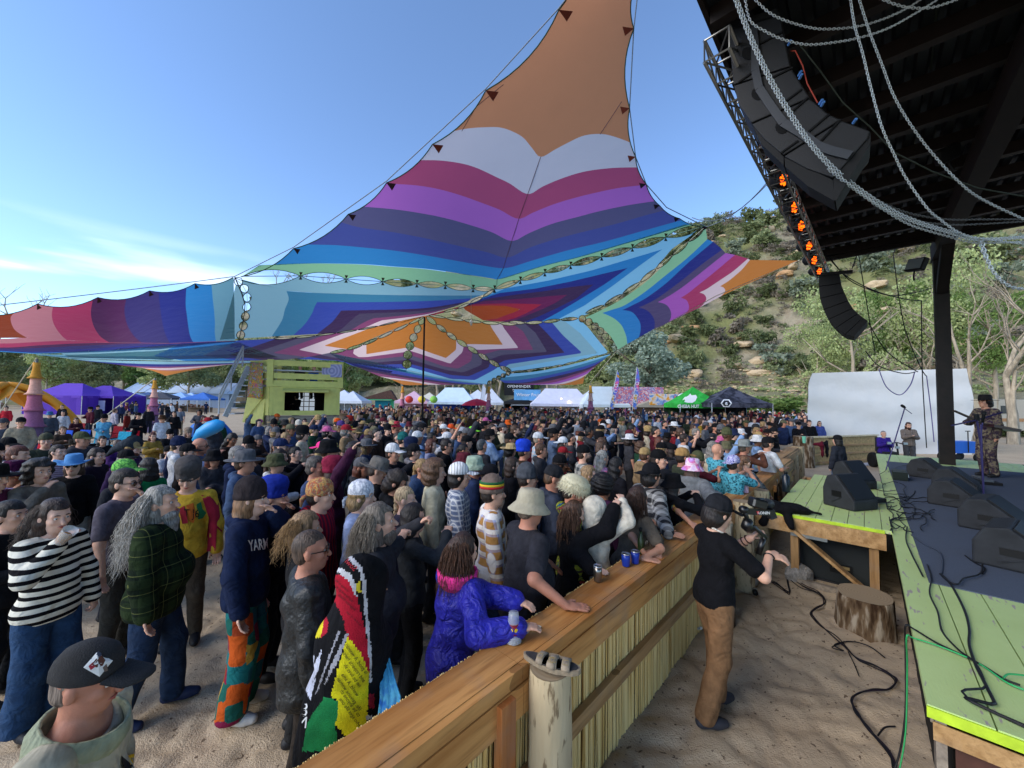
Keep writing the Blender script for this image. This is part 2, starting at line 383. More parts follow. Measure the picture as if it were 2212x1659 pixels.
for i,(u,D,H,pk,l) in enumerate([(1845,33,12.5,2,'leaning pale trunked cottonwood left above the white shelter'),(1930,35,14.0,0,'cottonwood with forked white trunk behind the white shelter'),(2010,34,14.5,2,'cottonwood beside the black stage column'),(2150,30,12.0,2,'leafy cottonwood right of the stage column'),(1770,37,10.5,0,'small cottonwood under the far speaker array')]):
 x=(u-1106)/F*D; treecopy(TR[i%2],(x,D,max(0,hillz(x,D))-.2),i*1.3,(H/13.5,H/10.5),l)
for i,(u,D,H) in enumerate([(2120,27,11),(2185,25,12),(2060,31,9)]):
 b=bare('bare_tree',H,3,60+i,dens=5); x=(u-1106)/F*D; treecopy(b,(x,D,max(0,hillz(x,D))-.3),i,1.0,['tangled leafless tree right of the stage column','big bare tree at the right edge of the bank','twisted grey dead tree behind the stage column'][i])
SH=[]
for i,(kd,sd_) in enumerate([('juniper',1),('juniper',2),('dull',3),('sage',4),('twig',5),('bright',6)]):
 me=leaves('shrub',blobs(None,0,.75,1.0,.75,8,sd_*9),520,.13,LM[kd],sd_,.5); SH.append(me)
q=random.Random(5); cnt=0
def shrub(u,qq,s,k,label,group):
 x,y,z=hillpt(np.float64(u),np.float64(qq)); z=hillz(float(x),float(y))
 o=link('shrub',SH[k]); o.location=(float(x),float(y),z-.15*s); o.scale=(s*q.uniform(.8,1.3),s,s*q.uniform(.8,1.15)); o.rotation_euler=(0,0,q.uniform(0,6))
 tag(o,label,'shrub',group); return o
for i in range(265):
 u=q.uniform(1180,2200) if i%7 else q.uniform(150,1100); qq=q.uniform(.24,1.02)
 k=q.choice([0,0,1,1,2,2,4,3]); shrub(u,qq,q.uniform(1.3,2.6)*(1+.8*qq),k,'dark juniper scrub bush on the rocky hillside' if k<2 else 'dull olive scrub bush on the rocky hillside' if k==2 else 'bare brown brush on the rocky hillside' if k==4 else 'pale grey sagebrush on the rocky hillside',['juniper bushes on the hillside','juniper bushes on the hillside','olive scrub on the hillside','sagebrush on the hillside','brown brush on the hillside'][k])
P_=[];
for i in range(1500):
 u=q.uniform(1100,2300); qq=q.uniform(.2,1.1); x,y,z=hillpt(np.float64(u),np.float64(qq)); P_.append((float(x),float(y)))
def scatter(name,pts,me,smin,smax,m,label,sub=None,zoff=0):
 V0=np.zeros(len(me.vertices)*3,dtype=np.float32); me.vertices.foreach_get('co',V0); V0=V0.reshape(-1,3)
 L0=np.zeros(len(me.loops),dtype=np.int32); me.loops.foreach_get('vertex_index',L0); k=len(L0)//len(me.polygons); F0=L0.reshape(-1,k)
 if sub: F0=F0[:sub]; V0=V0[:F0.max()+1]
 Vs=[];Fs=[];r=np.random.RandomState(4)
 for j,(x,y) in enumerate(pts):
  s=r.uniform(smin,smax); a=r.uniform(0,6.28); ca,sa=math.cos(a),math.sin(a); z=hillz(x,y)
  v=V0*s*np.array([r.uniform(.7,1.3),1,r.uniform(.7,1.1)]); v=np.stack([v[:,0]*ca-v[:,1]*sa+x,v[:,0]*sa+v[:,1]*ca+y,v[:,2]+z+zoff*s],1)
  Vs.append(v);Fs.append(F0+len(V0)*j)
 o=link(name,mesh(name,np.concatenate(Vs),np.concatenate(Fs),[m])); tag(o,label,kind='stuff'); return o
scatter('undergrowth',P_[:520],SH[2],.8,2.2,LM['juniper'],'low scrub covering the canyon slope',150)
scatter('undergrowth',P_[900:],SH[2],.7,1.8,LM['twig'],'brown dry brush covering the canyon slope',150)
for i,(u,D,w_,h_,l) in enumerate([(1530,47,3.6,2.4,'round bright green bush above the green canopy tent'),(1640,46,3.6,2.2,'bright green willow clump left of the white shelter'),(1700,45,3.4,2.0,'green willow clump touching the white shelter'),(1590,50,3,2.2,'olive bush between two willow clumps'),(1350,60,5,3,'dull bush above the feather flags')]):
 x=(u-1106)/F*D; me=leaves('bush',blobs(None,0,.8,1.0,.8,10,70+i),2600,.085,LM['bright' if i<3 else 'dull'],70+i,.45)
 o=link('bush',me); o.location=(x,D,max(0,hillz(x,D))-.1); o.scale=(w_,w_*.8,h_); tag(o,l,'bush')
rockm=NT('sandstone',.9,.15); rockm.base(rockm.mix(rockm.noise(.8,5),'#a08a6c','#cdb795')).bump(rockm.noise(5,5),.7,.1)
rockr=NT('sandstone_red',.9,.15); rockr.base(rockr.mix(rockr.noise(.6,5),'#a2714a','#c0a077')).bump(rockr.noise(5,5),.7,.1)
RK=[]
for i in range(6):
 b=bpy.data.meshes.new('boulder'); import bmesh
 bm=bmesh.new(); bmesh.ops.create_icosphere(bm,subdivisions=3,radius=1)
 for v in bm.verts:
  c=v.co; n_=float(vnoise(c.x*1.1+i*9,c.y*1.1,c.z*1.1,1.0))*.9+float(vnoise(c.x*3+i,c.y*3,c.z*3,1))*.25
  k=1+n_; v.co=Vector((c.x*k*1.25,c.y*k,max(-.6,min(.75,c.z*k))))
 bm.to_mesh(b); bm.free(); b.materials.append(rockr.m if i==5 else rockm.m); RK.append(b)
for i in range(110):
 u=q.uniform(1250,2210) if i%8 else q.uniform(920,1250); qq=q.choice([q.uniform(.25,.6),q.uniform(.6,1.0)]); x,y,z=hillpt(np.float64(u),np.float64(qq)); x=float(x);y=float(y)
 o=link('boulder',RK[q.choice([0,1,2,3,4,5])]); s=q.uniform(.4,1.25)*(1+.6*qq); o.location=(x,y,hillz(x,y)+.1*s); o.scale=(s*q.uniform(1,1.9),s,s*q.uniform(.6,1)); o.rotation_euler=(q.uniform(-.2,.2),q.uniform(-.2,.2),q.uniform(0,6)); tag(o,'tan sandstone boulder on the hillside','boulder','sandstone boulders on the hillside')
pts=[]
for i in range(1600):
 u=q.uniform(1350,1800); qq=q.uniform(.0,.26); x,y,z=hillpt(np.float64(u),np.float64(qq)); pts.append((float(x),float(y)))
scatter('rubble',pts,RK[1],.05,.26,rockm.m,'small pale stones scattered over the bank',None,.1)
grm=LM['dull']
gp_=[]
for i in range(2600):
 u=q.uniform(1200,2300); qq=q.uniform(.0,.3); x,y,z=hillpt(np.float64(u),np.float64(qq)); x,y=float(x),float(y)
 if vnoise(x,y,3,.13)+.12>0: gp_.append((x,y))
gt=leaves('grass_tuft',[(0,0,.25,.7,.7,.3)],46,.16,LM['bright'],3,.9)
scatter('grass',gp_,gt,.35,.95,LM['cotton'],'patchy green grass on the bank above the tents')
for i,(u,v,D,a,L) in enumerate([(1665,862,40,.35,3.4),(1655,868,38,.2,2.2),(1700,865,39,-.1,2.2),(1700,878,36,.1,1.6)]):
 p=U(u,v,D); p.z=hillz(p.x,p.y)+.1; mb=MB(); d=Vector((math.cos(a),math.sin(a),.18)); mb.tube([p-d*L/2,p+Vector((0,0,.15)),p+d*L/2],[.05,.13,.06],6)
 tag(mb.build('driftwood',bark,None,True),['longest grey driftwood log on the bank left of the white shelter','thinner log lying just below the longest driftwood log','short pale log near the white shelter corner','lowest small driftwood log on the bank'][i],'log')
# ================= stretch-fabric sail =================
CP=[(507,597,13),(-60,665,10.5),(0,760,13.5),(80,768,14.5),(335,815,26),(870,830,36),(1055,832,36),(1275,828,31),(917,685,20),(1525,490,12),(1249,688,19),(1326,762,25),(1727,562,15),
 (1310,0,8),(1320,-150,7),(840,402,11),(1055,205,9.2),(1388,403,10.8),(1349,238,9.5),(1074,603,14.5),(700,820,27),(515,735,18),(690,745,19),(200,640,11.5),(250,735,14),(1640,620,17)]
def _tps(P):
 A=np.array(P,dtype=float); X=A[:,:2]/500; w=1/A[:,2]; n=len(X)
 d=np.hypot(X[:,None,0]-X[None,:,0],X[:,None,1]-X[None,:,1]); K=np.where(d>0,d*d*np.log(d+1e-12),0)+np.eye(n)*1e-3
 Q=np.hstack([np.ones((n,1)),X]); M=np.block([[K,Q],[Q.T,np.zeros((3,3))]]); return X,np.linalg.solve(M,np.concatenate([w,np.zeros(3)]))
_X,_W=_tps(CP)
def sdepth(u,v):
 x=u/500;y=v/500; d=np.hypot(_X[:,0]-x,_X[:,1]-y); k=np.where(d>0,d*d*np.log(d+1e-12),0)
 return 1/max(float(k@_W[:len(_X)]+_W[-3]+_W[-2]*x+_W[-1]*y),.022)
def SP(u,v,off=0): return U(u,v,sdepth(u,v)+off)
def c1(x,y): return (.2728*x,493.7+.2728*y)
def c2(x,y): return (548.6+.2728*x,493.7+.2728*y)
def c3(x,y): return (1097.2+.2976*x,438.9+.2976*y)
def c4(x,y): return (768+.372*x,.372*y)
def fab(h,tr=.7):
 k='fabric_'+h
 if k in _M: return _M[k]
 q=NT(k,.75,.2); c=lin(h); n_=q.noise(2.5,3); q.base(q.mix(n_,tuple(x*.93 for x in c),tuple(min(1,x*1.07) for x in c)))
 q.bump(q.noise(1.6,4),.45,.12); q.p.inputs['Sheen Weight'].default_value=.7; q.p.inputs['Sheen Roughness'].default_value=.45
 t=q.t.nodes.new('ShaderNodeBsdfTranslucent'); t.inputs['Color'].default_value=(*c,1)
 ms=q.t.nodes.new('ShaderNodeMixShader'); ms.inputs[0].default_value=tr; out=q.t.nodes['Material Output']
 q.l(q.p.outputs[0],ms.inputs[1]); q.l(t.outputs[0],ms.inputs[2]); q.l(ms.outputs[0],out.inputs[0]); return q.m
def resamp(P,n):
 P=np.array(P,dtype=float); d=np.concatenate([[0],np.cumsum(np.hypot(*np.diff(P,axis=0).T))]); t=np.linspace(0,d[-1],n)
 return np.stack([np.interp(t,d,P[:,0]),np.interp(t,d,P[:,1])],1)
def smooth(P,k=4):
 if len(P)<3: return P
 return [(p.x,p.y) for p in catrom([(a,b,0) for a,b in P],k)]
sail=empty('stretch_sail',(0,0,0)); tag(sail,'huge striped rainbow stretch fabric sail shading the crowd','shade sail')
def strip(A,B,col,n=40,m=5,sm=True,off=0,bow=0):
 if sm: A=smooth(A);B=smooth(B)
 A=resamp(A,n);B=resamp(B,n); V=[]
 for j in range(m+1):
  t=j/m
  for i in range(n):
   u,v=A[i]*(1-t)+B[i]*t; V.append(SP(u,v,off))
 idx=np.arange(n*(m+1)).reshape(m+1,n); f=np.stack([idx[:-1,:-1],idx[:-1,1:],idx[1:,1:],idx[1:,:-1]],-1).reshape(-1,4)
 return link('fabric_stripe',mesh('fabric_stripe',V,f,[fab(col)],smooth=True),sail)
def panel(curves,cols,cv=None,**k):
 if cv: curves=[[cv(*p) for p in c] for c in curves]
 for a,b,c in zip(curves,curves[1:],cols): strip(a,b,c,**k)
def scallop(nodes,amp,n=8,side=1):
 """arcs between nodes; amp = fraction of chord, bulging to one side"""
 out=[]
 for (a,b) in zip(nodes,nodes[1:]):
  dx,dy=b[0]-a[0],b[1]-a[1]
  for i in range(n):
   t=i/n; w_=4*t*(1-t)*amp*side; out.append((a[0]+dx*t-dy*w_,a[1]+dy*t+dx*w_))
 out.append(nodes[-1]); return out
OR,PK,CR,MG,VG,NV,BL,GR,TL,LB,IN='#cd7c34','#e3c6be','#b03a60','#ae5aaa','#56496a','#28307a','#2f82b8','#90c492','#8ab4b8','#86c2d6','#3b4c9a'
MV,PU,SG,TD='#8a4668','#3f2a4c','#5c5467','#3f8098'
Lx=lambda y:None
sp=[
 [(1480,-330),(1560,-340),(1600,-330)],
 [(1280,-20),(1400,-10),(1500,-8),(1597,-20)],
 [(1120,160),(1300,150),(1450,150),(1600,160)],
 [(925,440),(1100,420),(1350,420),(1540,440)],
 [(617,762),(700,745),(810,738),(870,742),(930,765),(985,800),(1030,860),(1075,912),(1150,870),(1220,830),(1300,790),(1370,778),(1430,782),(1500,805),(1552,828)],
 [(413,930),(520,932),(640,950),(730,980),(830,1030),(900,1065),(1000,1128),(1080,1085),(1180,1040),(1300,1000),(1420,980),(1520,973),(1605,972)],
 [(235,1066),(380,1075),(500,1095),(620,1130),(740,1175),(850,1220),(948,1272),(1030,1235),(1150,1185),(1280,1145),(1400,1115),(1520,1090),(1665,1073)],
 [(85,1200),(250,1215),(400,1238),(550,1270),(700,1315),(800,1350),(907,1400),(1000,1355),(1130,1300),(1280,1258),(1400,1225),(1560,1190),(1700,1168)],
 [(-110,1290),(0,1320),(200,1348),(400,1385),(600,1430),(760,1465),(877,1497),(1000,1440),(1150,1390),(1300,1350),(1500,1300),(1650,1255),(1772,1222)],
 [(-330,1420),(-150,1424),(0,1436),(200,1455),(400,1485),(600,1520),(740,1545),(858,1557),(1000,1515),(1200,1455),(1400,1405),(1600,1345),(1820,1278)],
 [(-560,1540),(-300,1530),(0,1534),(200,1548),(400,1562),(600,1590),(750,1612),(822,1622),(950,1585),(1100,1540),(1300,1490),(1500,1430),(1700,1370),(1915,1303)]]
spo=[[c4(*p) for p in c] for c in sp]
cols=['#d08c62']*4+['#d6cfd0','#b55274','#b36ab8','#5d5a7c','#4a5492','#3788bc']
LN=[(1207,22),(1049,196),(934,312),(835,395),(752,463),(634,537),(520,598)]; RN=[(1371,-30),(1369,62),(1360,234),(1373,339),(1396,398),(1425,444),(1468,472),(1529,491)]
EL=scallop([(1262,-125)]+LN,-.085,10,1); ER=scallop([(1362,-130)]+RN,.085,10,1)
def edx(E,v):
 E=sorted(E,key=lambda p:p[1]); return float(np.interp(v,[p[1] for p in E],[p[0] for p in E]))
for a,b,c in zip(spo,spo[1:],cols):
 n=60;mm=8; A=resamp(smooth(a),n);B=resamp(smooth(b),n); V=[]
 for j in range(mm+1):
  t=j/mm; row=[(A[i][0]*(1-t)+B[i][0]*t,A[i][1]*(1-t)+B[i][1]*t) for i in range(n)]
  dl=edx(EL,row[0][1])-row[0][0]; dr=edx(ER,row[-1][1])-row[-1][0]
  if row[0][1]<-60: dl=dr=0
  for i in range(n):
   u,v=row[i]; V.append(SP(u+dl*(1-i/(n-1))**3+dr*(i/(n-1))**3,v))
 idx=np.arange(n*(mm+1)).reshape(mm+1,n); f=np.stack([idx[:-1,:-1],idx[:-1,1:],idx[1:,1:],idx[1:,:-1]],-1).reshape(-1,4)
 link('fabric_stripe',mesh('fabric_stripe',V,f,[fab(c)],smooth=True),sail)
gn=[c1(1920,378)]+[c2(*p) for p in[(370,375),(730,400),(1020,420),(1290,437),(1515,450),(1735,475),(1905,480)]]+[c3(*p) for p in[(90,560),(268,505),(455,452),(680,390),(903,325),(1145,248),(1430,165)]]
ups=scallop(gn[:8],.13,8,1)[:-1]+scallop(gn[7:],.10,8,1)
ups=[(u,v) for u,v in ups]
_up=scallop(gn,-.11,8,1); _dn=scallop(gn,.11,8,1)
strip(spo[-1],_up,GR,n=170,m=3,sm=False) if False else None
def split_strip(A,B,ia,ib,col,n,m=3,sm=False,**k):
 strip(A[:ia+1],B[:ib+1],col,n,m,sm,**k); strip(A[ia:],B[ib:],col,n,m,sm,**k)
A10=smooth(spo[-1]); ia=min(range(len(A10)),key=lambda i:abs(A10[i][0]-1074)); ib=min(range(len(_up)),key=lambda i:math.hypot(_up[i][0]-gn[7][0],_up[i][1]-gn[7][1]))
split_strip(A10,_up,ia,ib,GR,70)
seamT=[(507,600)]+gn[1:8]
top=scallop(seamT,.12,8,1)   # bulges downward = lower edge of the gap
low=[c2(*p) for p in[(0,885),(-400,885)]]
T=[
 [c1(*p) for p in[(1895,885),(1990,880),(2050,878)]],
]
hx=[c1(1890,885),c1(1850,640),c1(1850,390)]
ch=[
 [(140,855),(220,730),(245,640),(275,560),(257,495),(500,510),(1000,525),(1500,530),(1800,530)],
 [(310,845),(400,760),(455,680),(480,620),(500,583),(800,583),(1100,580),(1400,572),(1730,552)],
 [(500,835),(570,780),(620,740),(660,690),(690,650),(900,645),(1150,640),(1400,625),(1690,578)],
 [(640,828),(700,790),(750,745),(800,700),(835,675),(1000,668),(1200,660),(1400,640),(1640,598)],
 [(745,815),(800,785),(850,755),(900,730),(950,710),(1100,697),(1250,680),(1400,660),(1590,618)],
 [(850,795),(900,775),(940,757),(980,740),(1015,727),(1130,713),(1250,698),(1380,676),(1520,640)],
 [(1000,768),(1060,752),(1100,745),(1150,737),(1180,725),(1230,715),(1280,706),(1350,692),(1400,678)]]
cho=[[c2(*p) for p in c] for c in ch]
outer_lo=[c1(1895,888),c1(1850,800),c1(1840,700),c1(1845,600),c1(1835,500),c1(1850,395)]
oute=[c2(-270,880),c2(-215,700),c2(-175,560),c2(-145,450),(508,600)]
strip(oute[:],cho[0][:5],TL,n=30,m=4);
strip(top,cho[0][4:]+[gn[7]],TL,n=80,m=4,sm=False)
for a,b,c in zip(cho,cho[1:],[TD,IN,PU,'#4d4258',MV,PK]):
 strip(a[:5],b[:5],c,n=24,m=3); strip(a[4:],b[4:],c,n=40,m=3)
ap=(1355,690)
def sector(L,Rr,V,cols,cv=c2,n=16):
 """L,Rr: polylines from apex outward along two seams; V: per band (fraction along L, inner corner point(s), fraction along R)"""
 Ls=resamp([cv(*p) for p in L],101); Rs=resamp([cv(*p) for p in Rr],101); prev=[tuple(Ls[0])]*3
 curves=[]
 for fl,mid,fr in V:
  curves.append([tuple(Ls[int(fl*100)])]+[cv(*p) for p in mid]+[tuple(Rs[int(fr*100)])])
 a0=[tuple(Ls[0])]*len(curves[0]); allc=[a0]+curves
 for a,b,c in zip(allc,allc[1:],cols): strip(a,b,c,n=n*2,m=4,sm=False)
seamL1=[ap,(1150,733),(870,795),(430,855),(0,885),(-300,888),(-900,950),(-1600,985)]
seamL2=[ap,(1150,792),(990,866),(800,942),(600,985),(330,1035),(0,1045),(-600,1050),(-1500,1030)]
sector(seamL1,seamL2,[(.14,[(555,928)],.235),(.20,[(355,960)],.30),(.265,[(150,985)],.345),(.33,[(-30,995)],.40),(.40,[(-200,1000)],.46),(.50,[(-400,1005)],.53),(.66,[(-800,1008)],.67),(.985,[(-1500,1000)],.985)],[OR,PK,MV,SG,PU,IN,BL,TL],c2)
seamD=[ap,(1300,790),(1255,890),(1220,990),(1205,1060),(1210,1118)]
sector(seamL2[:6],seamD,[(.50,[(890,920),(890,995)],.60),(.62,[(795,940),(785,990),(830,1018),(890,1018)],.68),(.74,[(690,1000),(740,1015),(900,1040)],.76),(.82,[(620,1020),(760,1040),(950,1062)],.83),(.90,[(560,1035),(760,1055),(960,1080)],.90),(.99,[(640,1045),(800,1070),(1000,1100)],.99)],[OR,PK,MV,SG,PU,IN],c2)
seamR1=[ap,(1475,785),(1590,870),(1690,935),(1800,1005),(1960,1100),(2040,1132)]
sector(seamD,seamR1,[(.58,[(1400,985),(1520,1025),(1600,960)],.38),(.66,[(1400,1020),(1555,1070),(1650,980)],.475),(.73,[(1400,1055),(1500,1090),(1615,1110),(1720,1050)],.58),(.80,[(1400,1085),(1520,1120),(1655,1140),(1800,1080)],.68),(.88,[(1400,1115),(1560,1160),(1700,1170),(1860,1100)],.77),(.94,[(1350,1130),(1560,1190),(1750,1200),(1900,1120)],.87),(1,[(1400,1160),(1600,1200),(1850,1232),(1950,1180)],1)],[OR,PK,MV,SG,PU,IN,LB],c2)
seamR2=[ap,(1560,715),(1720,733),(1880,750),(2090,755)]
R2=[c2(*p) for p in seamR2]+[c3(*p) for p in[(215,868),(345,850),(510,835)]]
R1=[c2(*p) for p in seamR1]
R1e=[c3(*p) for p in[(30,1222),(200,1208),(420,1168),(620,1115),(765,1085)]]
RL=resamp(R2,101); R1s=resamp(R1,101)
def seg(fl,mid,fr): return [tuple(RL[int(fl*100)])]+mid+[tuple(R1s[int(fr*100)])]
q2=lambda *a:[c2(*p) for p in a]; q3=lambda *a:[c3(*p) for p in a]
sc_=[ [tuple(RL[0])]*5,
 seg(.42,q2((1885,790),(1970,920),(1700,915)),.47),
 seg(.50,q2((1980,790),(2095,945),(1800,960)),.56),
 seg(.575,q3((110,930),(185,1065),(-60,1065)),.66),
 seg(.65,q3((200,940),(285,1080),(-40,1100)),.75),
 seg(.73,q3((290,950),(412,1085),(-20,1140)),.84),
 seg(.82,q3((400,960),(540,1088),(0,1170)),.92),
 seg(.90,q3((520,940),(652,1088),(10,1200)),.97)]
for a,b,c in zip(sc_,sc_[1:],[OR,PK,MV,SG,PU,IN,TL]): strip(a,b,c,n=36,m=4,sm=False)
strip(sc_[-1],[tuple(RL[-1])]+q3((580,900),(660,1000),(730,1085),(620,1113),(420,1168),(30,1222)),LB,n=40,m=4,sm=False)
tp=scallop(gn[7:],.10,8,1)
V2=gn[-1]
dnr=q3((1430,170),(1190,332),(1080,462),(960,562),(860,642),(740,722),(640,775),(510,835))
ax=[(1430,166),(1120,335),(870,470),(640,578),(430,665),(245,735),(100,762),(-260,770)]
upL=q3((0,590),(-60,610),(-100,650),(-180,668),(-260,690),(-330,700),(-400,705))  # along the inner seam toward apex
loL=q3((470,840),(345,850),(220,862),(100,862),(0,865),(-90,862),(-200,850),(-330,838))
AR=[]
ups_=[q3((-20,620),(300,560),(600,490),(900,400)),q3((-60,652),(200,620),(450,570),(700,510)),q3((-130,690),(50,665),(250,640),(460,608)),q3((-180,712),(0,700),(150,690),(300,675)),q3((-250,735),(-150,730),(0,728),(120,730)),q3((-330,745),(-230,745),(-120,742),(-20,745))]
dns_=[q3((960,450),(760,600),(560,740),(370,840)),q3((700,590),(520,700),(370,790),(240,860)),q3((500,690),(360,760),(230,820),(120,862)),q3((350,720),(260,765),(150,810),(20,862)),q3((190,768),(130,800),(50,835),(-60,860)),q3((50,790),(-20,815),(-80,838),(-180,850))]
ap3=q3((-310,775))
tips=q3((1120,335),(870,470),(620,590),(430,665),(245,735),(90,770))
cu=[ups_[i]+[tips[i]]+dns_[i] for i in range(6)]
first_u=tp;
strip(list(first_u),ups_[0]+[tips[0],V2],LB,n=110,m=3,sm=False)
strip([V2]+dnr[1:],[tips[0]]+dns_[0],LB,n=60,m=3,sm=False)
for a,b,c in zip(cu,cu[1:],[BL,NV,PU,'#6d2350','#a8283f']): strip(a[:5],b[:5],c,n=30,m=3,sm=False); strip(a[4:],b[4:],c,n=30,m=3,sm=False)
strip(cu[-1],[ap3[0]]*3,'#b5491f',n=30,m=3,sm=False)
rim=q2((1905,482),(1810,548),(1740,578),(1620,632),(1520,662),(1440,680),(1360,690))
for i,(a,c) in enumerate(zip(range(6),[LB,BL,NV,PU,'#6d2350','#a8283f'])):
 s0=rim[i]; s1=rim[i+1]; e0=(first_u[0] if i==0 else cu[i-1][0]); e1=cu[i][0]
 strip([s0,s1],[e0,e1],c,n=8,m=4,sm=False)
tN=q3((1435,175),(1490,272),(1560,330),(1650,372),(1745,402),(1860,417),(1985,418),(2115,417))
wt=q3((1445,268),(1490,280),(1556,338),(1585,350),(1648,375),(1742,402),(1755,412),(2115,417))
W_=[q3((1434,175),(1240,345),(1100,480),(990,580),(880,660),(760,735),(560,832),(600,850),(680,905),(740,960),(790,1040),(800,1062)),
 q3((1447,262),(1300,400),(1150,520),(1000,640),(850,740),(760,772),(685,797),(760,830),(820,880),(850,940),(862,980),(866,1022)),
 q3((1490,280),(1300,440),(1150,580),(1000,690),(915,735),(870,758),(830,775),(900,790),(945,840),(962,880),(962,930),(950,975)),
 q3((1556,336),(1400,450),(1250,570),(1100,680),(1040,715),(1000,735),(950,757),(1010,778),(1050,820),(1065,860),(1064,895),(1058,914)),
 q3((1580,362),(1420,490),(1280,600),(1200,655),(1150,685),(1120,702),(1088,718),(1140,732),(1170,760),(1185,800),(1178,845),(1157,872)),
 q3((1648,375),(1500,500),(1400,580),(1350,620),(1320,645),(1290,665),(1255,687),(1295,703),(1313,740),(1312,770),(1300,790),(1285,806)),
 q3((1742,402),(1640,490),(1560,545),(1500,585),(1460,612),(1430,630),(1390,648),(1425,662),(1440,690),(1432,715),(1418,735),(1395,755)),
 q3((1757,412),(1700,480),(1650,525),(1610,558),(1590,572),(1570,585),(1540,603),(1565,612),(1577,632),(1570,650),(1558,664),(1545,676)),
 q3((2115,417),(2110,418),(2100,420),(2080,427),(2050,440),(2020,455),(1990,470),(1960,484),(1900,512),(1830,545),(1750,582),(1700,602))]
for a,b,c in zip(W_,W_[1:],[GR,BL,NV,VG,MG,CR,PK,OR]):
 strip(a[:7],b[:7],c,n=40,m=4); strip(a[6:],b[6:],c,n=24,m=4)
sL=R1e[::-1]  # right to left: (765,1085)...(30,1222)
LBb=[q3((750,1092),(620,1130),(420,1180),(200,1222),(30,1236),(-40,1240)),
 q3((735,1105),(600,1150),(420,1200),(200,1240),(0,1262),(-60,1262)),
 q3((715,1120),(600,1170),(420,1220),(220,1262),(60,1285),(-60,1285)),
 q3((690,1140),(600,1188),(450,1232),(260,1275),(120,1302),(-20,1305)),
 q3((665,1160),(590,1205),(460,1248),(320,1285),(200,1305),(60,1312)),
 q3((640,1180),(580,1220),(480,1258),(370,1292),(270,1310),(130,1316)),
 q3((610,1205),(570,1240),(500,1270),(410,1297),(340,1312),(220,1318)),
 q3((575,1240),(560,1252),(520,1275),(450,1300),(400,1312),(330,1319)),
 q3((548,1268),(552,1280),(548,1295),(546,1304),(540,1311),(480,1319))]
panel(LBb,[LB,TD,IN,PU,MV,MG,PK,OR],n=30,m=2)
MB_=[q2((1212,1120),(1400,1160),(1600,1195),(1850,1232)),
 q2((1150,1112),(1350,1160),(1600,1205),(1845,1233)),
 q2((700,1045),(1100,1120),(1500,1200),(1840,1234)),
 q2((800,1090),(1080,1145),(1450,1205),(1700,1235)),
 q2((900,1130),(1090,1165),(1400,1210),(1600,1236)),
 q2((1000,1172),(1100,1183),(1350,1216),(1480,1237)),
 q2((1080,1192),(1150,1200),(1280,1218),(1380,1237)),
 q2((1180,1236),(1220,1240),(1290,1239),(1370,1238))]
panel(MB_,[TL,TD,IN,PU,MV,PK,OR],n=30,m=2)
strip(q2((600,990),(900,1045),(1212,1118)),q2((690,1042),(850,1085),(1200,1135)),LB,n=20,m=2)
strip(q2((690,1042),(850,1085),(1100,1130)),q2((700,1045),(800,1092),(1080,1146)),IN,n=20,m=2)
wn=[c1(*p) for p in[(1845,388),(1545,435),(1185,492),(775,545),(297,597),(-260,660)]]
we_=scallop(wn,-.10,10,1)
def atx(P,x):
 P=sorted(P,key=lambda p:p[0]); return (x,float(np.interp(x,[p[0] for p in P],[p[1] for p in P])))
bx=[1845,1675,1475,1255,1000,735,420,115,-600]
bodies=[[(1850,390),(1852,500),(1855,590),(1857,700),(1858,800),(1860,890)],[(1675,455),(1685,560),(1695,650),(1702,750),(1700,820),(1710,893)],[(1475,495),(1470,600),(1482,700),(1492,780),(1505,850),(1530,900)],
 [(1255,505),(1265,600),(1278,700),(1295,790),(1315,850),(1345,908)],[(1000,565),(985,640),(995,720),(1020,790),(1060,850),(1120,905)],[(735,580),(720,650),(728,730),(755,800),(800,860),(865,902)],
 [(420,615),(410,680),(420,740),(450,800),(490,850),(530,885)],[(115,655),(85,700),(90,750),(115,800),(160,835),(215,865)],[(-600,700),(-600,740),(-600,780),(-600,820),(-600,850),(-600,873)]]
cut=[]
for P in bodies:
 Q=[c1(*p) for p in P]; Q[0]=atx(we_,Q[0][0]); cut.append(Q)
for a,b,c in zip(cut,cut[1:],['#6f9fa8',BL,NV,'#3a3268','#55284f','#b03a5c','#c2797c','#8f3a1e']):
 A=resamp(smooth(a),26);B=resamp(smooth(b),26); n=14
 V=[];
 for j in range(n+1):
  t=j/n; x0=A[0][0]*(1-t)+B[0][0]*t; y0=atx(we_,x0)[1]; lin0=A[0][1]*(1-t)+B[0][1]*t
  for i in range(26):
   w_=max(0,1-i/6); u=A[i][0]*(1-t)+B[i][0]*t; v=A[i][1]*(1-t)+B[i][1]*t+(y0-lin0)*w_; V.append(SP(u,v))
 idx=np.arange(26*(n+1)).reshape(n+1,26); f=np.stack([idx[:-1,:-1],idx[:-1,1:],idx[1:,1:],idx[1:,:-1]],-1).reshape(-1,4)
 link('fabric_stripe',mesh('fabric_stripe',V,f,[fab(c)],smooth=True),sail)
crease=[(-600,870),(0,873),(215,865),(530,885),(865,902),(1120,905),(1345,908),(1530,900),(1710,893),(1860,889)]
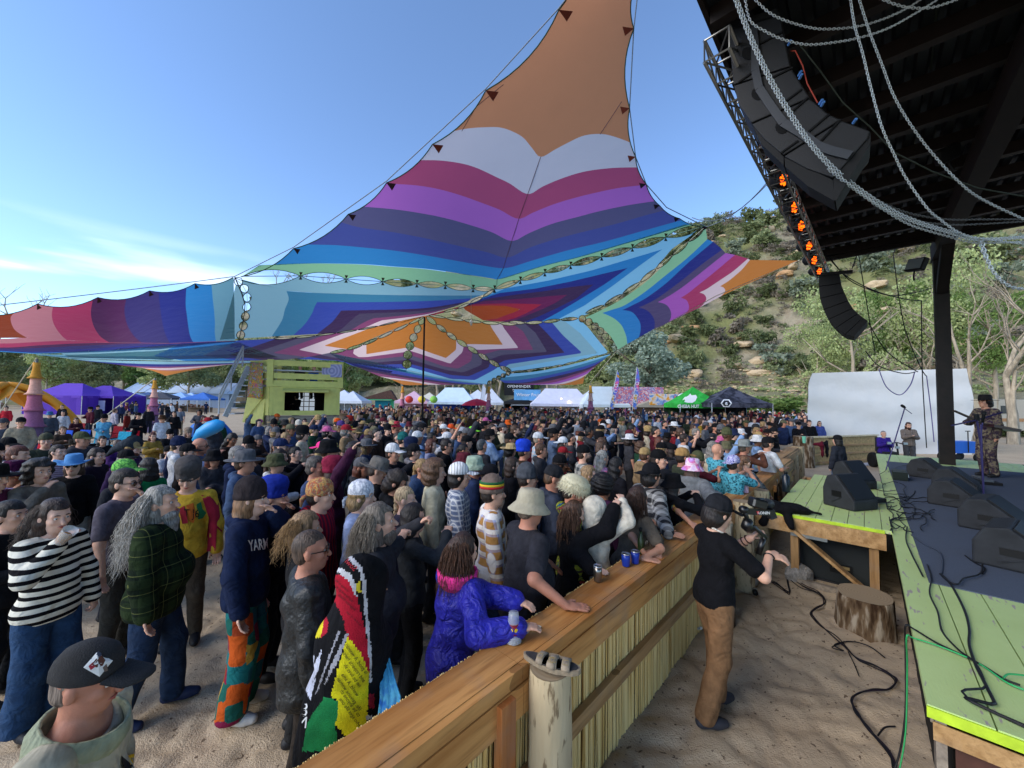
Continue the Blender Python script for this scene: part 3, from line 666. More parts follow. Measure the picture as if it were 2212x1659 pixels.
BL_=[crease,
 [(-600,895),(0,910),(250,900),(530,888),(865,903),(1120,906),(1345,909),(1530,901),(1710,894),(1862,890)],
 [(-600,910),(0,942),(300,925),(600,910),(865,905),(1120,907),(1345,910),(1530,902),(1710,895),(1864,891)],
 [(-600,920),(0,950),(300,945),(600,930),(900,918),(1120,909),(1345,911),(1530,903),(1710,896),(1866,892)],
 [(-600,930),(60,965),(300,972),(600,958),(900,940),(1120,928),(1345,915),(1530,905),(1710,897),(1868,893)],
 [(-600,935),(150,978),(300,984),(600,976),(900,962),(1120,948),(1345,932),(1530,920),(1710,904),(1870,895)],
 [(-600,940),(240,990),(300,990),(600,984),(900,974),(1120,962),(1345,946),(1530,928),(1710,908),(1873,897)]]
panel(BL_,['#c2797c','#b03a5c','#55284f','#3a3268',NV,BL],cv=c1,n=50,m=2)
sl=[[(280,996),(600,998),(900,985),(1130,972),(1400,952),(1700,925),(1890,900)],
 [(290,1000),(600,1010),(900,1012),(1300,1008),(1700,1000),(2100,985)],
 [(300,1003),(600,1022),(900,1030),(1300,1035),(1700,1030),(2212,1020)]]
panel(sl,['#7fb2b8','#3f8098'],cv=c1,n=40,m=2)
sl2=[[(330,1004),(650,1030),(900,1044),(1300,1052),(1800,1052),(2212,1046)],
 [(450,1017),(700,1048),(950,1064),(1300,1075),(1800,1066),(2212,1052)],
 [(700,1052),(850,1068),(1000,1084),(1300,1094),(1700,1078),(2100,1058)],
 [(850,1068),(950,1082),(1050,1096),(1280,1106),(1600,1090),(1950,1066)],
 [(1040,1090),(1120,1102),(1200,1112),(1320,1120),(1500,1108),(1800,1078)],
 [(1130,1104),(1180,1112),(1240,1122),(1320,1128),(1420,1125),(1650,1098)],
 [(1215,1128),(1240,1138),(1280,1152),(1310,1166),(1350,1158),(1440,1138)]]
panel(sl2,[TL,NV,MV,PK,'#c27a6c',OR],cv=c1,n=30,m=2)
def hem(nodes,amp,side,r=.012,inner=None,cols_=None):
 e=scallop(nodes,amp,8,side); mb=MB(); mb.tube([SP(*p,-.01) for p in e],r,4,False); return mb.build('hem_cord',mat('hem','#2c4a3c'),sail,True)
hem(wn,-.10,1,.015); hem(gn,-.11,1,.012); hem(seamT,.12,1,.012); hem(gn[7:],.10,1,.012)
hem([(1262,-125)]+LN,-.085,1,.015); hem([(1362,-130)]+RN,.085,1,.015)
_sm=[c4(1075,912),c4(1000,1128),c4(948,1272),c4(907,1400),c4(877,1497),c4(858,1557),c4(822,1622),c4(820,1655)]
mb=MB(); mb.tube([SP(*p,-.01) for p in _sm],.01,4,False); mb.build('seam',mat('seam_dark','#6a4a50'),sail)
for _s in ([(617,762),(700,620),(860,490)],[(1420,780),(1500,660),(1545,590)]):
 mb=MB(); mb.tube([SP(*c4(*p),-.01) for p in _s],.008,4,False); mb.build('seam',mat('seam_dark','#6a4a50'),sail)
def tri(p,dirv,size,col='#5b2a1e'):
 a=SP(*p,-.03); d=Vector(dirv).normalized();
 b1=SP(p[0]+dirv[0]*size-dirv[1]*size*.45,p[1]+dirv[1]*size+dirv[0]*size*.45,-.03); b2=SP(p[0]+dirv[0]*size+dirv[1]*size*.45,p[1]+dirv[1]*size-dirv[0]*size*.45,-.03)
 mb=MB(); mb.prism([a,b1,b2],(0,-.01,0)); return mb.build('tie_patch',mat('patch_'+col,col,.8),sail)
for p,s_ in zip(LN,[28,26,22,19,16,14,0]):
 if s_: tri(p,(.85,.5),s_,'#6a2a1a' if p[1]<330 else '#3a2430')
for p,s_ in zip(RN[1:],[24,20,17,15,13,12,10]): tri(p,(-.9,.25),s_,'#6a2a1a' if p[1]<360 else '#2a2030')
for p in wn[1:5]: tri(p,(.35,.9),12,'#3a1c1c')
for p in gn[1:-1]: tri(p,(.1,-1),8,'#4a3a28'); tri(p,(.0,1),8,'#33443a')
def cord(pts,r=.012,col='#8d8a80',name='lacing_cord',off=-.02):
 mb=MB(); mb.tube([SP(*p,off) for p in pts],r,4,False); return mb.build(name,mat('cord_'+col,col,.7),sail,True)
cord(gn,.014,'#5e7a6a'); cord([c1(1860,385),c1(1915,515),c1(1940,600),c1(1935,680),c1(1915,780),c1(1890,885)],.02,'#46525a')
LENS=[]; lens=rk=None
def ladder(P,wd,n,m_=None,cv=c2):
 Q=resamp(smooth([cv(*p) for p in P]),n+1); eb=MB()
 for i in range(n):
  a=np.array(Q[i]);b=np.array(Q[i+1]); d=b-a; L=np.hypot(*d); d/=L; nn=np.array([-d[1],d[0]]); w_=wd if not isinstance(wd,tuple) else wd[0]+(wd[1]-wd[0])*i/n
  poly=[]
  for k in range(12):
   t=2*math.pi*k/12; c=a+d*L*(.5+.48*math.cos(t))+nn*w_*math.sin(t)*(abs(math.sin(t))**.3); poly.append((c[0],c[1]))
  LENS.append(poly); ec=[SP(*p,-.015) for p in poly+[poly[0]]]
  eb.tube(ec,.007+.0006*sdepth(*a),3,False)
 eb.build('hem_cord',mat('hem_dark','#1d2421'),sail,True)
 cord([tuple(p) for p in Q],.008,'#c9c9b8')
def project(p):
 d=Vector(p)-EYE; k=F/d.dot(fw); return 1106+d.dot(rt)*k, 829.5-d.dot(up)*k
def cut_lenses():
 import bmesh
 for o in [c for c in sail.children if c.name.startswith('fabric_stripe')]:
  me=o.data; bm=None; pv=[project(v.co) for v in me.vertices]; us_=[p[0] for p in pv]; vs_=[p[1] for p in pv]; bb=(min(us_),min(vs_),max(us_),max(vs_))
  for poly in LENS:
   lu=[p[0] for p in poly]; lv=[p[1] for p in poly]; lb=(min(lu),min(lv),max(lu),max(lv))
   if lb[0]>bb[2] or lb[2]<bb[0] or lb[1]>bb[3] or lb[3]<bb[1]: continue
   if bm is None: bm=bmesh.new(); bm.from_mesh(me)
   def near_faces(pad=0):
    out=[]
    for f in bm.faces:
     q=[project(v.co) for v in f.verts]; x=[p[0] for p in q]; y=[p[1] for p in q]
     if min(x)<lb[2]+pad and max(x)>lb[0]-pad and min(y)<lb[3]+pad and max(y)>lb[1]-pad: out.append(f)
    return out
   fs=near_faces()
   if not fs: continue
   n=len(poly); cu_=sum(lu)/n; cv_=sum(lv)/n
   for i in range(n):
    A=ray(*poly[i]); B=ray(*poly[(i+1)%n]); nrm=A.cross(B).normalized()
    ge=set(fs)|{e for f in fs for e in f.edges}|{v for f in fs for v in f.verts}
    r_=bmesh.ops.bisect_plane(bm,geom=list(ge),plane_co=EYE,plane_no=nrm,dist=1e-5)
    fs=[g for g in r_['geom'] if isinstance(g,bmesh.types.BMFace)]
   def inside(u,v):
    s_=0
    for i in range(n):
     x1,y1=poly[i];x2,y2=poly[(i+1)%n]; c_=(x2-x1)*(v-y1)-(y2-y1)*(u-x1)
     if s_==0: s_=1 if c_>0 else -1
     elif c_*s_<-1e-3: return False
    return True
   kill=[f for f in fs if inside(*project(f.calc_center_median()))]
   bmesh.ops.delete(bm,geom=kill,context='FACES')
  if bm is not None: bm.to_mesh(me); bm.free()
ladder([(1345,700),(1150,792),(990,866),(800,942),(600,985)],(3.2,3.4),6); ladder([(1345,698),(1312,760),(1270,850),(1235,920),(1220,985),(1212,1040),(1210,1110)],(7,11),6)
ladder([(1365,698),(1475,785),(1590,870),(1690,935),(1800,1005),(1880,1055),(1960,1100),(2040,1132)],(5.5,5),8)
ladder([(1380,685),(1560,715),(1720,733),(1880,750),(2090,755)],(2.8,4),5); ladder([(0,862),(110,870),(215,868),(345,850),(510,835)],(3.6,4),4,cv=c3)
ladder([(1150,733),(870,795),(430,855),(150,872)],(1.6,2.6),6,lens);
ladder([(515,828),(590,860),(640,900),(690,945),(720,990),(760,1050),(775,1082)],(8,9),7,rk,c3)
ladder([(1425,178),(1250,330),(1100,455),(1000,545),(860,640),(720,728),(560,800)],(6,3.5),7,rk,c3)
ladder([(1850,1232),(1900,1200),(1960,1170),(2030,1138)],(5,5),5,rk); ladder([(30,1222),(200,1208),(420,1168),(620,1115),(765,1085)],(1.6,1.6),8,lens,c3)
ladder([(1905,480),(1810,545),(1740,577),(1620,632),(1500,662)],(3.5,2),4,rk)
ladder([(1858,395),(1940,470),(1960,560),(1950,640),(1945,700),(1925,770),(1912,825),(1895,880)],(9,9),7,cv=c1)
cut_lenses()
def rope(name,pts3,r,col,label,n=6):
 mb=MB(); mb.tube(pts3,r,5,False); return tag(mb.build(name,mat('rope_'+col,col,.8),None,True),label,'rope')
def sag(a,b,dz,n=10): return [Vector(a).lerp(Vector(b),i/n)-Vector((0,0,dz*4*(i/n)*(1-i/n))) for i in range(n+1)]
ext=[SP(*p,0.02) for p in LN]
rope('rope',[SP(507,597)]+[SP(634,534),SP(835,391),SP(1049,192),SP(1207,18),U(1290,-90,7.3)],.014,'#7d8490','taut grey rope along the left edge of the sail spire')
rope('rope',[U(1385,-60,7.8),U(1376,0,8.2),SP(1369,62),SP(1360,234),SP(1373,339),SP(1396,398),SP(1440,448),SP(1525,490)],.014,'#6d7886','rope running down the right edge of the sail spire')
rope('rope',sag(SP(507,597),SP(-80,668),.02),.014,'#8a8f94','thin rope along the top of the left sail wing')
rope('rope',sag(SP(1525,490),U(1660,395,9.2),.18),.012,'#707a86','upper guy rope from the sail corner to the stage roof')
rope('rope',sag(SP(1495,470),U(1660,390,9.2),.45),.012,'#606a76','sagging guy rope from the sail corner to the stage roof')
rope('rope',[SP(1727,562),SP(1545+0,640,-.1),SP(1330,760,-.1),SP(1275,826,-.05)],.02,'#c9c2ae','pale edge cable under the right sail wing')
GP=mat('mast_sleeve_gold','#c48a30',.8,noise=.1);
def mast(u,v,label,hfac=1.0):
 D=sdepth(u,v); top=U(u,v,D); H=top.z; e=empty('sail_mast',(top.x,top.y,0),0,label,'mast','flared fabric covered masts holding the sail')
 mb=MB(); mb.tube([(0,0,0),(0,0,H)],.04,6); mb.build('pole',mat('steel','#70757a',.5,1),e)
 z0=H*.965; n=6; cuts=[z0-(z0)*k/n for k in range(n+1)]
 for k,c in enumerate(['#c48a30','#d4a290','#a6647c','#8e5c80','#6a5876','#56506e']):
  w0=.11+.045*k; zt,zb=cuts[k],cuts[k+1]; h=zt-zb; mb=MB()
  mb.lathe([(w0+.42*.23+.05*k if False else w0+.13,zb+.0),(w0+.045,zb+h*.12),(w0+.01,zb+h*.35),(w0-.015,zb+h*.65),(w0-.01,zt-h*.02)],14)
  mb.build('fabric_sleeve',mat('sleeve_'+c,c,.85,noise=.12,nscale=20),e,True)
 return e
mast(80,775,'nearest gold and mauve flared sail mast at the left edge'); mast(335,817,'gold and mauve flared mast between the purple and blue tents')
mast(870,831,'flared mast right of the teal stall'); mast(1056,832,'flared mast beside the red umbrella'); mast(1276,829,'flared mast left of the feather flags')
D=20; t_=SP(917,685); e=empty('centre_pole',(t_.x,t_.y,0),0,'thin dark pole holding up the centre of the striped sail','pole'); mb=MB(); mb.tube([(0.0,0,0),(0,0,t_.z)],[.06,.045],8); mb.build('shaft',mat('darksteel','#1d1c1f',.5,.6),e)
mb=MB(); mb.tube([SP(1017,605),SP(1018,690,-1)],.01,4); mb.lathe([(.02,0),(.09,-.12),(.03,-.3)],8,SP(1018,690,-1)); tag(mb.build('hanging_rope_end',mat('rope_w','#d8d4c4'),None,True),'knotted white rope end dangling beneath the sail','rope')
# ================= wood, reeds, stage =================
def wood(name,c1,c2,ax=0,rough=.6,sc=5,knots=True):
 q=NT(name,rough,.3); mp=q.t.nodes.new('ShaderNodeMapping'); st=[9,9,9]; st[ax]=.7; mp.inputs['Scale'].default_value=st; q.l(q.c,mp.inputs[0])
 n1=q.noise(1.2,5,mp.outputs[0]); n2=q.noise(sc,4,mp.outputs[0]); k=q.noise(2.3,1)
 c=q.mix(q.ramp(n1,[(.35,'#000000'),(.65,'#ffffff')]),c1,c2); c=q.mix(q.n('MULTIPLY',q.ramp(n2,[(.5,'#000000'),(.7,'#ffffff')]),.45),c,tuple(x*.55 for x in lin(c1)))
 if knots: c=q.mix(q.n('MULTIPLY',q.n('GREATER_THAN',k,.72),.6),c,tuple(x*.35 for x in lin(c1)))
 wr_=q.ramp(q.noise(3.1,6),[(.52,'#000000'),(.72,'#ffffff')]); c=q.mix(q.n('MULTIPLY',wr_,.45),c,'#8f8070'); q.base(c).bump(n2,.35,.01); return q.m
cedar=wood('cedar','#a3682f','#cf9656'); cedarv=wood('cedar_upright','#a5622f','#c98a52',2); pine=wood('pine','#9a7548','#c09a68'); pinev=wood('pine_upright','#8f6c42','#b58f60',2); pineold=wood('pine_weathered','#7a7063','#a39684')
logm=NT('debarked_log',.75,.25); _mp=logm.t.nodes.new('ShaderNodeMapping'); _mp.inputs['Scale'].default_value=(6,6,1.3); logm.l(logm.c,_mp.inputs[0])
_n=logm.noise(1.6,5,_mp.outputs[0]); _k=logm.noise(5,5,_mp.outputs[0])
logm.base(logm.mix(logm.ramp(_k,[(.56,'#000000'),(.62,'#ffffff')]),logm.mix(_n,'#a38f6c','#d3c29e'),'#7d6b50')).bump(_k,.6,.012)
barkm=NT('rough_bark',.95,.1); _mp=barkm.t.nodes.new('ShaderNodeMapping'); _mp.inputs['Scale'].default_value=(7,7,1.6); barkm.l(barkm.c,_mp.inputs[0]); _n=barkm.noise(2.2,5,_mp.outputs[0])
barkm.base(barkm.ramp(_n,[(.35,'#3d2d20'),(.5,'#6d5a45'),(.62,'#a79b88')])).bump(_n,1,.04)
ringm=NT('cut_log_top',.8,.2); _r=ringm.n('SQRT',ringm.n('ADD',ringm.n('MULTIPLY',ringm.x,ringm.x),ringm.n('MULTIPLY',ringm.y,ringm.y))); _s=ringm.n('SINE',ringm.n('ADD',ringm.n('MULTIPLY',_r,240),ringm.n('MULTIPLY',ringm.noise(6,3),7)))
ringm.base(ringm.mix(ringm.n('MULTIPLY_ADD',_s,.2,.5),'#8a765c','#a8967a'))
reedm=NT('reed',.7,.25); _mp=reedm.t.nodes.new('ShaderNodeMapping'); _mp.inputs['Scale'].default_value=(60,60,.8); reedm.l(reedm.c,_mp.inputs[0]); reedm.base(reedm.ramp(reedm.noise(1,2,_mp.outputs[0]),[(.3,'#8f6c38'),(.42,'#dcb468'),(.55,'#f0d493'),(.7,'#dfbe78')]))
RT=1.10
bar=empty('barrier_fence',S(0,-1.67),YAW_S,'long cedar railed fence faced with yellow reeds between crowd and stage','fence')
def L_(s,t,z): return (s,-t-1.67,z)   # local: x along s, y toward crowd
def plank(name,s0,s1,t,z,w_,h,m_,par=bar):
 mb=MB(); mb.box(((s0+s1)/2,-(t+1.67),z),(s1-s0,w_,h)); return mb.build(name,m_,par)
ss=[-3.2,-1.45,1.6,3.9,6.6]
for a,b in zip(ss,ss[1:]):
 plank('top_rail',a+.002,b-.002,-1.70,RT-.0125-.006*random.Random(a).random(),.215,.042,cedar)
 plank('rail_lip',a+.002,b-.002,-1.572,RT-.035,.038,.075,cedar)
 plank('fascia_board',a+.002,b-.002,-1.568,RT-.155,.045,.16,cedar)
 plank('lower_rail',a+.002,b-.002,-1.568,.50,.045,.10,pine)
for s_ in (-.50,.86+.9,3.6,5.9): plank('bracket_block',s_-.05,s_+.05,-1.52,.86,.05,.12,cedar) if s_>0 else None
for s_ in (3.9,): plank('upright_board',s_-.045,s_+.045,-1.578,.52,.02,.9,cedarv)
mb=MB(); mb.box((-1.60,-.135,.5),(.10,.05,1.04)); mb.build('upright_board',cedarv,bar)
q=random.Random(3); mb=MB(); x=-3.2
while x<6.55:
 r=q.uniform(.0045,.0085); top=RT-.03; y=-( -1.60+1.67)+q.uniform(-.006,.006); lean=q.uniform(-.006,.006); mb.tube([(x,y,q.uniform(-.09,-.05)),(x+lean,y,.5),(x+q.uniform(-.004,.004),y,top)],r,5,False)
 if q.random()<.35:
  z=q.uniform(.1,.95); mb.tube([(x,y,z),(x,y,z+.008)],r*1.35,5,False)
 x+=r*2+q.uniform(-.001,.0035)
o=mb.build('reed_screen',reedm.m,bar,True); o['kind']='stuff'
mb=MB(); x=-3.2
while x<6.5: mb.tube([(x,.143,.0),(x,.143,RT+q.uniform(-.002,.010))],.004,4,True); x+=.009 if q.random()<.97 else .05
o=mb.build('reed_backing',reedm.m,bar,True); o['kind']='stuff'
mb=MB(); mb.box((1.65,.012+.0,.55),(9.7,.01,1.0)); mb.build('backing_board',mat('backing_dark','#2d241a'),bar)
def log(name,loc,r,h,m_,label,tilt=0,seed=1,cat='post',topm=None,grp=None):
 q=random.Random(seed); e=empty(name,(loc[0],loc[1],-.05),q.uniform(0,6),label,cat,grp); n=20; prof=[];mb=MB(); rows=14
 for i in range(rows):
  z=h*i/(rows-1)+.05*(i>0); b=len(mb.v)
  for k in range(n):
   a=2*math.pi*k/n; rr=r*(1.04-.06*i/rows)*(1+.05*math.sin(a*2+seed)+.12*float(vnoise(math.cos(a)*1.6+seed,math.sin(a)*1.6,z*2.2,1.3))+.035*float(vnoise(math.cos(a)*5,math.sin(a)*5,z*3+seed,1.5)))
   if i==rows-1: rr*=.965
   mb.v.append((rr*math.cos(a)+tilt*z,rr*math.sin(a),z))
  if i:
   for k in range(n):
    k2=(k+1)%n; mb.f.append((b-n+k,b-n+k2,b+k2,b+k)); mb.m.append(0)
 mb.build('shaft',m_,e,True)
 b=mb.v[-n:]; t2=MB(); t2.add([(p[0],p[1],p[2]+.002) for p in b],[tuple(range(n))]); t2.build('cut_top',topm or ringm.m,e)
 return e
p=G(1190,1440,1.09); log('log_post',(p.x,p.y),.112,1.09,logm.m,'pale peeled log post carrying a pair of sandals',0,3)
p=G(1683,1060,1.1);
for (s_,t_,r,h,m_,lab,sd_) in [(1.95,-1.47,.125,1.13,barkm.m,'bark covered log post right behind the camera operator',5),(3.05,-1.47,.12,1.15,logm.m,'peeled log post with a round sawn top past the camera operator',6),(4.3,-1.5,.13,1.1,logm.m,'log post under the pink bottle',7),(7.0,-1.62,.2,.98,barkm.m,'stout stump post left of the gap in the fence',8),(12.3,-1.85,.17,1.12,logm.m,'tallest pale peeled log post at the gap',9),(15.9,-2.05,.32,1.2,barkm.m,'dark bark stump ending the light wooden barrier',10),(11.2,-1.9,.2,.95,logm.m,'squat log post beside the tallest peeled one',12)]:
 P=S(s_,t_); log('log_post',(P.x,P.y),r,h,m_,lab,0,sd_)
f2=empty('barrier_fence',S(0,-1.67),YAW_S,'farther plank topped stretch of fence with belongings on its rail','fence')
for a,b,t in [(6.6,8.9,-1.75),(8.9,12.2,-1.95)]:
 plank('top_rail',a,b-.01,t,RT-.02,.3,.04,pine,f2); plank('fascia_board',a,b-.01,t+.17,RT-.13,.04,.18,pine,f2); plank('lower_rail',a,b-.01,t+.17,.5,.04,.1,pine,f2)
 mb=MB(); x=a
 while x<b: mb.tube([(x,-(t+.13+1.67),0),(x,-(t+.13+1.67),RT-.06)],.009,4,False); x+=.022
 o=mb.build('reed_screen',reedm.m,f2); o['kind']='stuff'
P0=S(16.1,-2.0); P1=S(20.3,.15); dv=(P1-P0); Lb=dv.length; bb=empty('barrier_fence',P0,math.atan2(dv.y,dv.x),'pale straw faced wooden barrier in front of the white shelter','fence')
mb=MB(); x=.2
while x<Lb: mb.tube([(x,.02,0),(x,.02,1.12)],.014,4,False); x+=.03
o=mb.build('reed_screen',mat('straw','#b59c6d',.8,noise=.25,nscale=9),bb); o['kind']='stuff'
for z in (.12,.45,.78): MB_x=MB(); MB_x.box((Lb/2,-.02,z),(Lb-.3,.05,.07)); MB_x.build('rail',pine,bb)
MB_x=MB(); MB_x.box((Lb/2,.03,1.15),(Lb,.16,.05)); MB_x.build('top_rail',mat('raw_pine','#d6c39a',.7,noise=.15),bb)
green=NT('lime_deck_paint',.55,.35); _mp=green.t.nodes.new('ShaderNodeMapping'); _mp.inputs['Scale'].default_value=(3.0,16,16); green.l(green.c,_mp.inputs[0])
_w=green.ramp(green.noise(1.5,6,_mp.outputs[0]),[(.63,'#000000'),(.665,'#ffffff')]); _g=green.mix(green.noise(3,4),'#b0c67c','#c6da92'); green.base(green.mix(_w,_g,'#a39a8f')).bump(green.noise(8,4,_mp.outputs[0]),.3,.008)
edge=mat('lime_edge_paint','#b5d334',.5,noise=.15,nscale=12)
ZD=.93
deck=empty('stage_deck',S(0,0),YAW_S,None,None,None,'structure')
def D_(s,t,z): return (s,-t,z)
def dplank(name,s0,s1,t0,t1,z0,z1,m_,par=deck):
 mb=MB(); mb.box(((s0+s1)/2,-(t0+t1)/2,(z0+z1)/2),(s1-s0,abs(t1-t0),z1-z0)); return mb.build(name,m_,par)
t=0.0; i=0
while t<2.6:
 w_=.235; dplank('deck_board',0-.0,13.9,t+.003,t+w_-.004,ZD-.045+.0015*(i%3),ZD+.0015*(i%3),green.m); t+=w_; i+=1
dplank('deck_floor',0.0,13.9,2.6,11,ZD-.06,ZD-.004,mat('deck_dark','#3a3a38'))
dplank('edge_strip',-.012,-.001,0,6,ZD-.06,ZD-.006,edge)
dplank('skirt_rail',-.02,-.0125,.02,6,ZD-.16,ZD-.07,pine); dplank('corner_post',.0,.1,.03,.07,0-.05,ZD-.065,pineold)
dplank('skirt_panel',.03,.05,.1,6,-.1,ZD-.16,mat('plywood_skirt','#4a2f26',.8,noise=.3,nscale=5))
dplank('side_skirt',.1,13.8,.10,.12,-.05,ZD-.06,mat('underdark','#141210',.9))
dplank('side_rail',.1,13.8,.02,.055,ZD-.14,ZD-.05,pineold)
cp=NT('stage_carpet',.97,.05); cp.base(cp.mix(cp.noise(160,2),'#454c58','#5f6876')).bump(cp.noise(200,2),.4,.004)
mb=MB(); mb.box((6.9,-5.6,ZD+.006),(9.75,10.85,.008)); tag(mb.build('carpet',cp.m),'blue grey carpet covering the stage floor','carpet'); _c=bpy.data.objects['carpet']; _c.location=S(0,0); _c.rotation_euler=(0,0,YAW_S)
mb=MB(); mb.box((7.3,-4.4,ZD+.016),(6.0,4.2,.006)); rg=NT('patterned_rug',.95,.05); _v=rg.t.nodes.new('ShaderNodeTexVoronoi'); _v.inputs['Scale'].default_value=2.2; rg.l(rg.c,_v.inputs['Vector']); rg.base(rg.ramp(_v.outputs['Distance'],[(.1,'#3a2f4a'),(.35,'#4a3a50'),(.5,'#6a5550'),(.7,'#2c2740')])); o=tag(mb.build('rug',rg.m),'dark purple patterned rug where the musician stands','rug'); o.location=S(0,0); o.rotation_euler=(0,0,YAW_S)
pl=empty('side_platform',S(0,0),YAW_S,'lime painted timber side platform with diagonal brace and two monitors','platform')
t=-1.24; i=0
while t<-.04:
 w_=.165; s0=3.78+.12*0; dplank('deck_board',3.72,7.85-(.9 if t<-1.1 else 0),t+.003,t+w_-.004,ZD-.04,ZD+.0012*(i%2),green.m,pl); t+=w_; i+=1
dplank('edge_strip',3.705,3.719,-1.24,-.06,ZD-.045,ZD-.004,edge,pl)
dplank('front_beam',3.70,3.74,-1.45,-.05,ZD-.25,ZD-.048,pine,pl); dplank('side_beam',3.75,7.7,-1.24,-1.20,ZD-.23,ZD-.045,pine,pl)
for s0,t0 in ((3.75,-.98),(3.75,-.16),(5.7,-1.15),(7.6,-1.15)): dplank('leg',s0,s0+.09,t0-.05,t0+.04,-.05,ZD-.05,pinev,pl)
mb=MB(); mb.beam(D_(3.69,-.98,ZD-.2),D_(3.69,-.10,.02),.035,.14,(0,1,0) if False else (1,0,0)); mb.build('diagonal_brace',pine,pl)
dplank('bottom_plate',3.72,3.80,-1.0,-.15,-.02,.05,pineold,pl)
galv=mat('galvanised','#aeb6b8',.35,.9); dplank('bracket_plate',3.685,3.70,-1.02,-.62,ZD-.285,ZD-.245,galv,pl)
blk=mat('speaker_black','#232528',.7,spec=.35,noise=.3,nscale=5,bump=.25,bscale=300); blk2=mat('speaker_grille','#0c0d0e',.6); scr=mat('scuffed_grey','#55585a',.6,noise=.3)
e=empty('subwoofer',S(4.0,-.55),YAW_S,'dark subwoofer cabinet tucked under the lime side platform','speaker')
mb=MB(); mb.box((.35,0,.31),(.6,.78,.6)); mb.build('cabinet',mat('sub_grey','#262b2c',.7,bump=.3,bscale=200),e)
for dy,dz,w_,h in ((.0,.61,.8,.03),(.0,.015,.8,.03),(.39,.31,.03,.62),(-.39,.31,.03,.62)): mb=MB(); mb.box((.04,dy,dz),(.03,w_,h)); mb.build('corner_trim',blk,e)
mb=MB(); mb.box((.045,-.05,.22),(.012,.24,.13)); mb.build('handle',blk2,e); mb=MB(); mb.box((.038,-.05,.245),(.012,.18,.04)); mb.build('label_plate',mat('brassy','#8d7b52',.5),e)
P=S(2.95,-.26); e=log('tree_stump',(P.x,P.y),.265,.36,barkm.m,'wide tree stump with peeling bark on the sand beside the stage',0,21,'stump')
def wedge(loc,yaw,w_,h,d,label,grp,slant=.55,flip=False):
 e=empty('floor_monitor',loc,yaw,label,'speaker',grp)
 prof=[(0,0),(d,0),(d,h*.28),(d*.42,h),(d*.14,h*.92),(0,h*.55)]
 hw=w_/2
 mb=MB(); mb.prism([(x,-hw,z) for x,z in prof],(0,w_,0)); o=mb.build('cabinet',blk,e)
 bv=o.modifiers.new('b','BEVEL'); bv.width=.02; bv.segments=2
 mb=MB(); a=Vector((d*1.003,0,h*.28));b=Vector((d*.42,0,h*1.003)); up_=(b-a).normalized(); nrm=Vector((up_.z,0,-up_.x)); c=(a+b)/2+nrm*.008
 M=Matrix((up_,Vector((0,1,0)),nrm)).transposed(); mb.box(c,((b-a).length*.88,w_*.88,.014),M); mb.build('grille',blk2,e)
 for sy in(-1,1):
  mb=MB(); mb.box((d*.46,sy*(hw+.001),h*.42),(d*.3,.012,h*.17)); mb.build('handle',mat('handle_black','#050505',.5),e)
  mb=MB(); mb.beam((d*.3,sy*(hw+.004),h*.15),(d*.62,sy*(hw+.004),h*.34),.006,.02,(0,1,0)); mb.build('ridge',blk,e)
 return e
MG_='wedge monitors along the stage'
n_yaw=math.atan2(nS.y,nS.x)
for s_,t_,a,sz,lab in [(3.25,.62,-.25,.62,'nearest black wedge monitor on the blue grey carpet'),(4.85,.72,-.3,.6,'second nearest wedge monitor on the carpet, behind the largest one'),(6.25,.55,-.25,.58,'wedge monitor in the middle of the row with a worn top edge'),(7.9,.72,-.2,.56,'wedge monitor half hidden behind the worn one'),(9.35,.5,-.3,.56,'farthest wedge monitor, pale edged, near the black column')]:
 wedge(S(s_,t_,ZD+.012),n_yaw+a,sz,.40,.56,lab,MG_)
for s_,t_,lab in [(5.05,-.62,'nearer upright monitor on the lime side platform'),(6.95,-.60,'farther upright monitor on the lime side platform')]:
 wedge(S(s_-.1,t_+.02,ZD+.003),n_yaw-.55,.5,.50,.44,lab,MG_)
dk=mat('roof_brown','#1c1513',.75,spec=.3,noise=.25,nscale=2); steelr=mat('roof_steel','#2a221f',.6,.3,noise=.3,nscale=3); ribm=mat('roof_sheet','#2b2e32',.55,.5)
roof=empty('stage_roof',S(0,0),YAW_S,'dark steel stage roof with corrugated sheets, girder and black column','roof')
ZR=7.05
mb=MB(); x=-7.0; k=0; V=[];Fc=[]
prof=[]
tt=-1.46
while tt<12: prof+= [(tt,0),(tt+.10,0),(tt+.13,.05),(tt+.20,.05),(tt+.23,0)]; tt+=.23
n=len(prof)
def edge_t(s): return 0
V=[(s_,-p[0]+ (0.0),ZR+p[1]) for s_ in (-7,-2,3,8,11.6) for p in prof]; Fc=[(j*n+i,j*n+i+1,(j+1)*n+i+1,(j+1)*n+i) for j in range(4) for i in range(n-1)]
o=link('corrugated_sheet',mesh('corrugated_sheet',V,Fc,[ribm]),roof)
for k in range(19):
 s_=-6.2+k*.98; tL=-1.44; mb=MB(); mb.box((s_,-(tL+12)/2,ZR-.11),(.07,12-tL,.2)); mb.box((s_+.05,-(tL+12)/2,ZR-.2),(.09,12-tL,.02)); mb.build('purlin',steelr,roof)
mb=MB(); mb.box((11.55,-5.2,ZR-.16),(.1,13.4,.34)); mb.build('end_beam',dk,roof)
mb=MB()
for y_ in(-1.2,-1.42): mb.box((2.5,y_,ZR-.42),(20,.03,.42))
mb.box((2.5,-1.31,ZR-.22),(20,.26,.03)); mb.box((2.5,-1.31,ZR-.62),(20,.26,.03)); mb.build('girder',dk,roof)
for a,b in zip((-1.75,-1.5),(-1.45,-1.25)): pass
mb=MB(); mb.beam((-7,1.48,ZR+.02),(11.6,1.48,ZR+.02),.05,.22); mb.build('edge_fascia',steelr,roof)
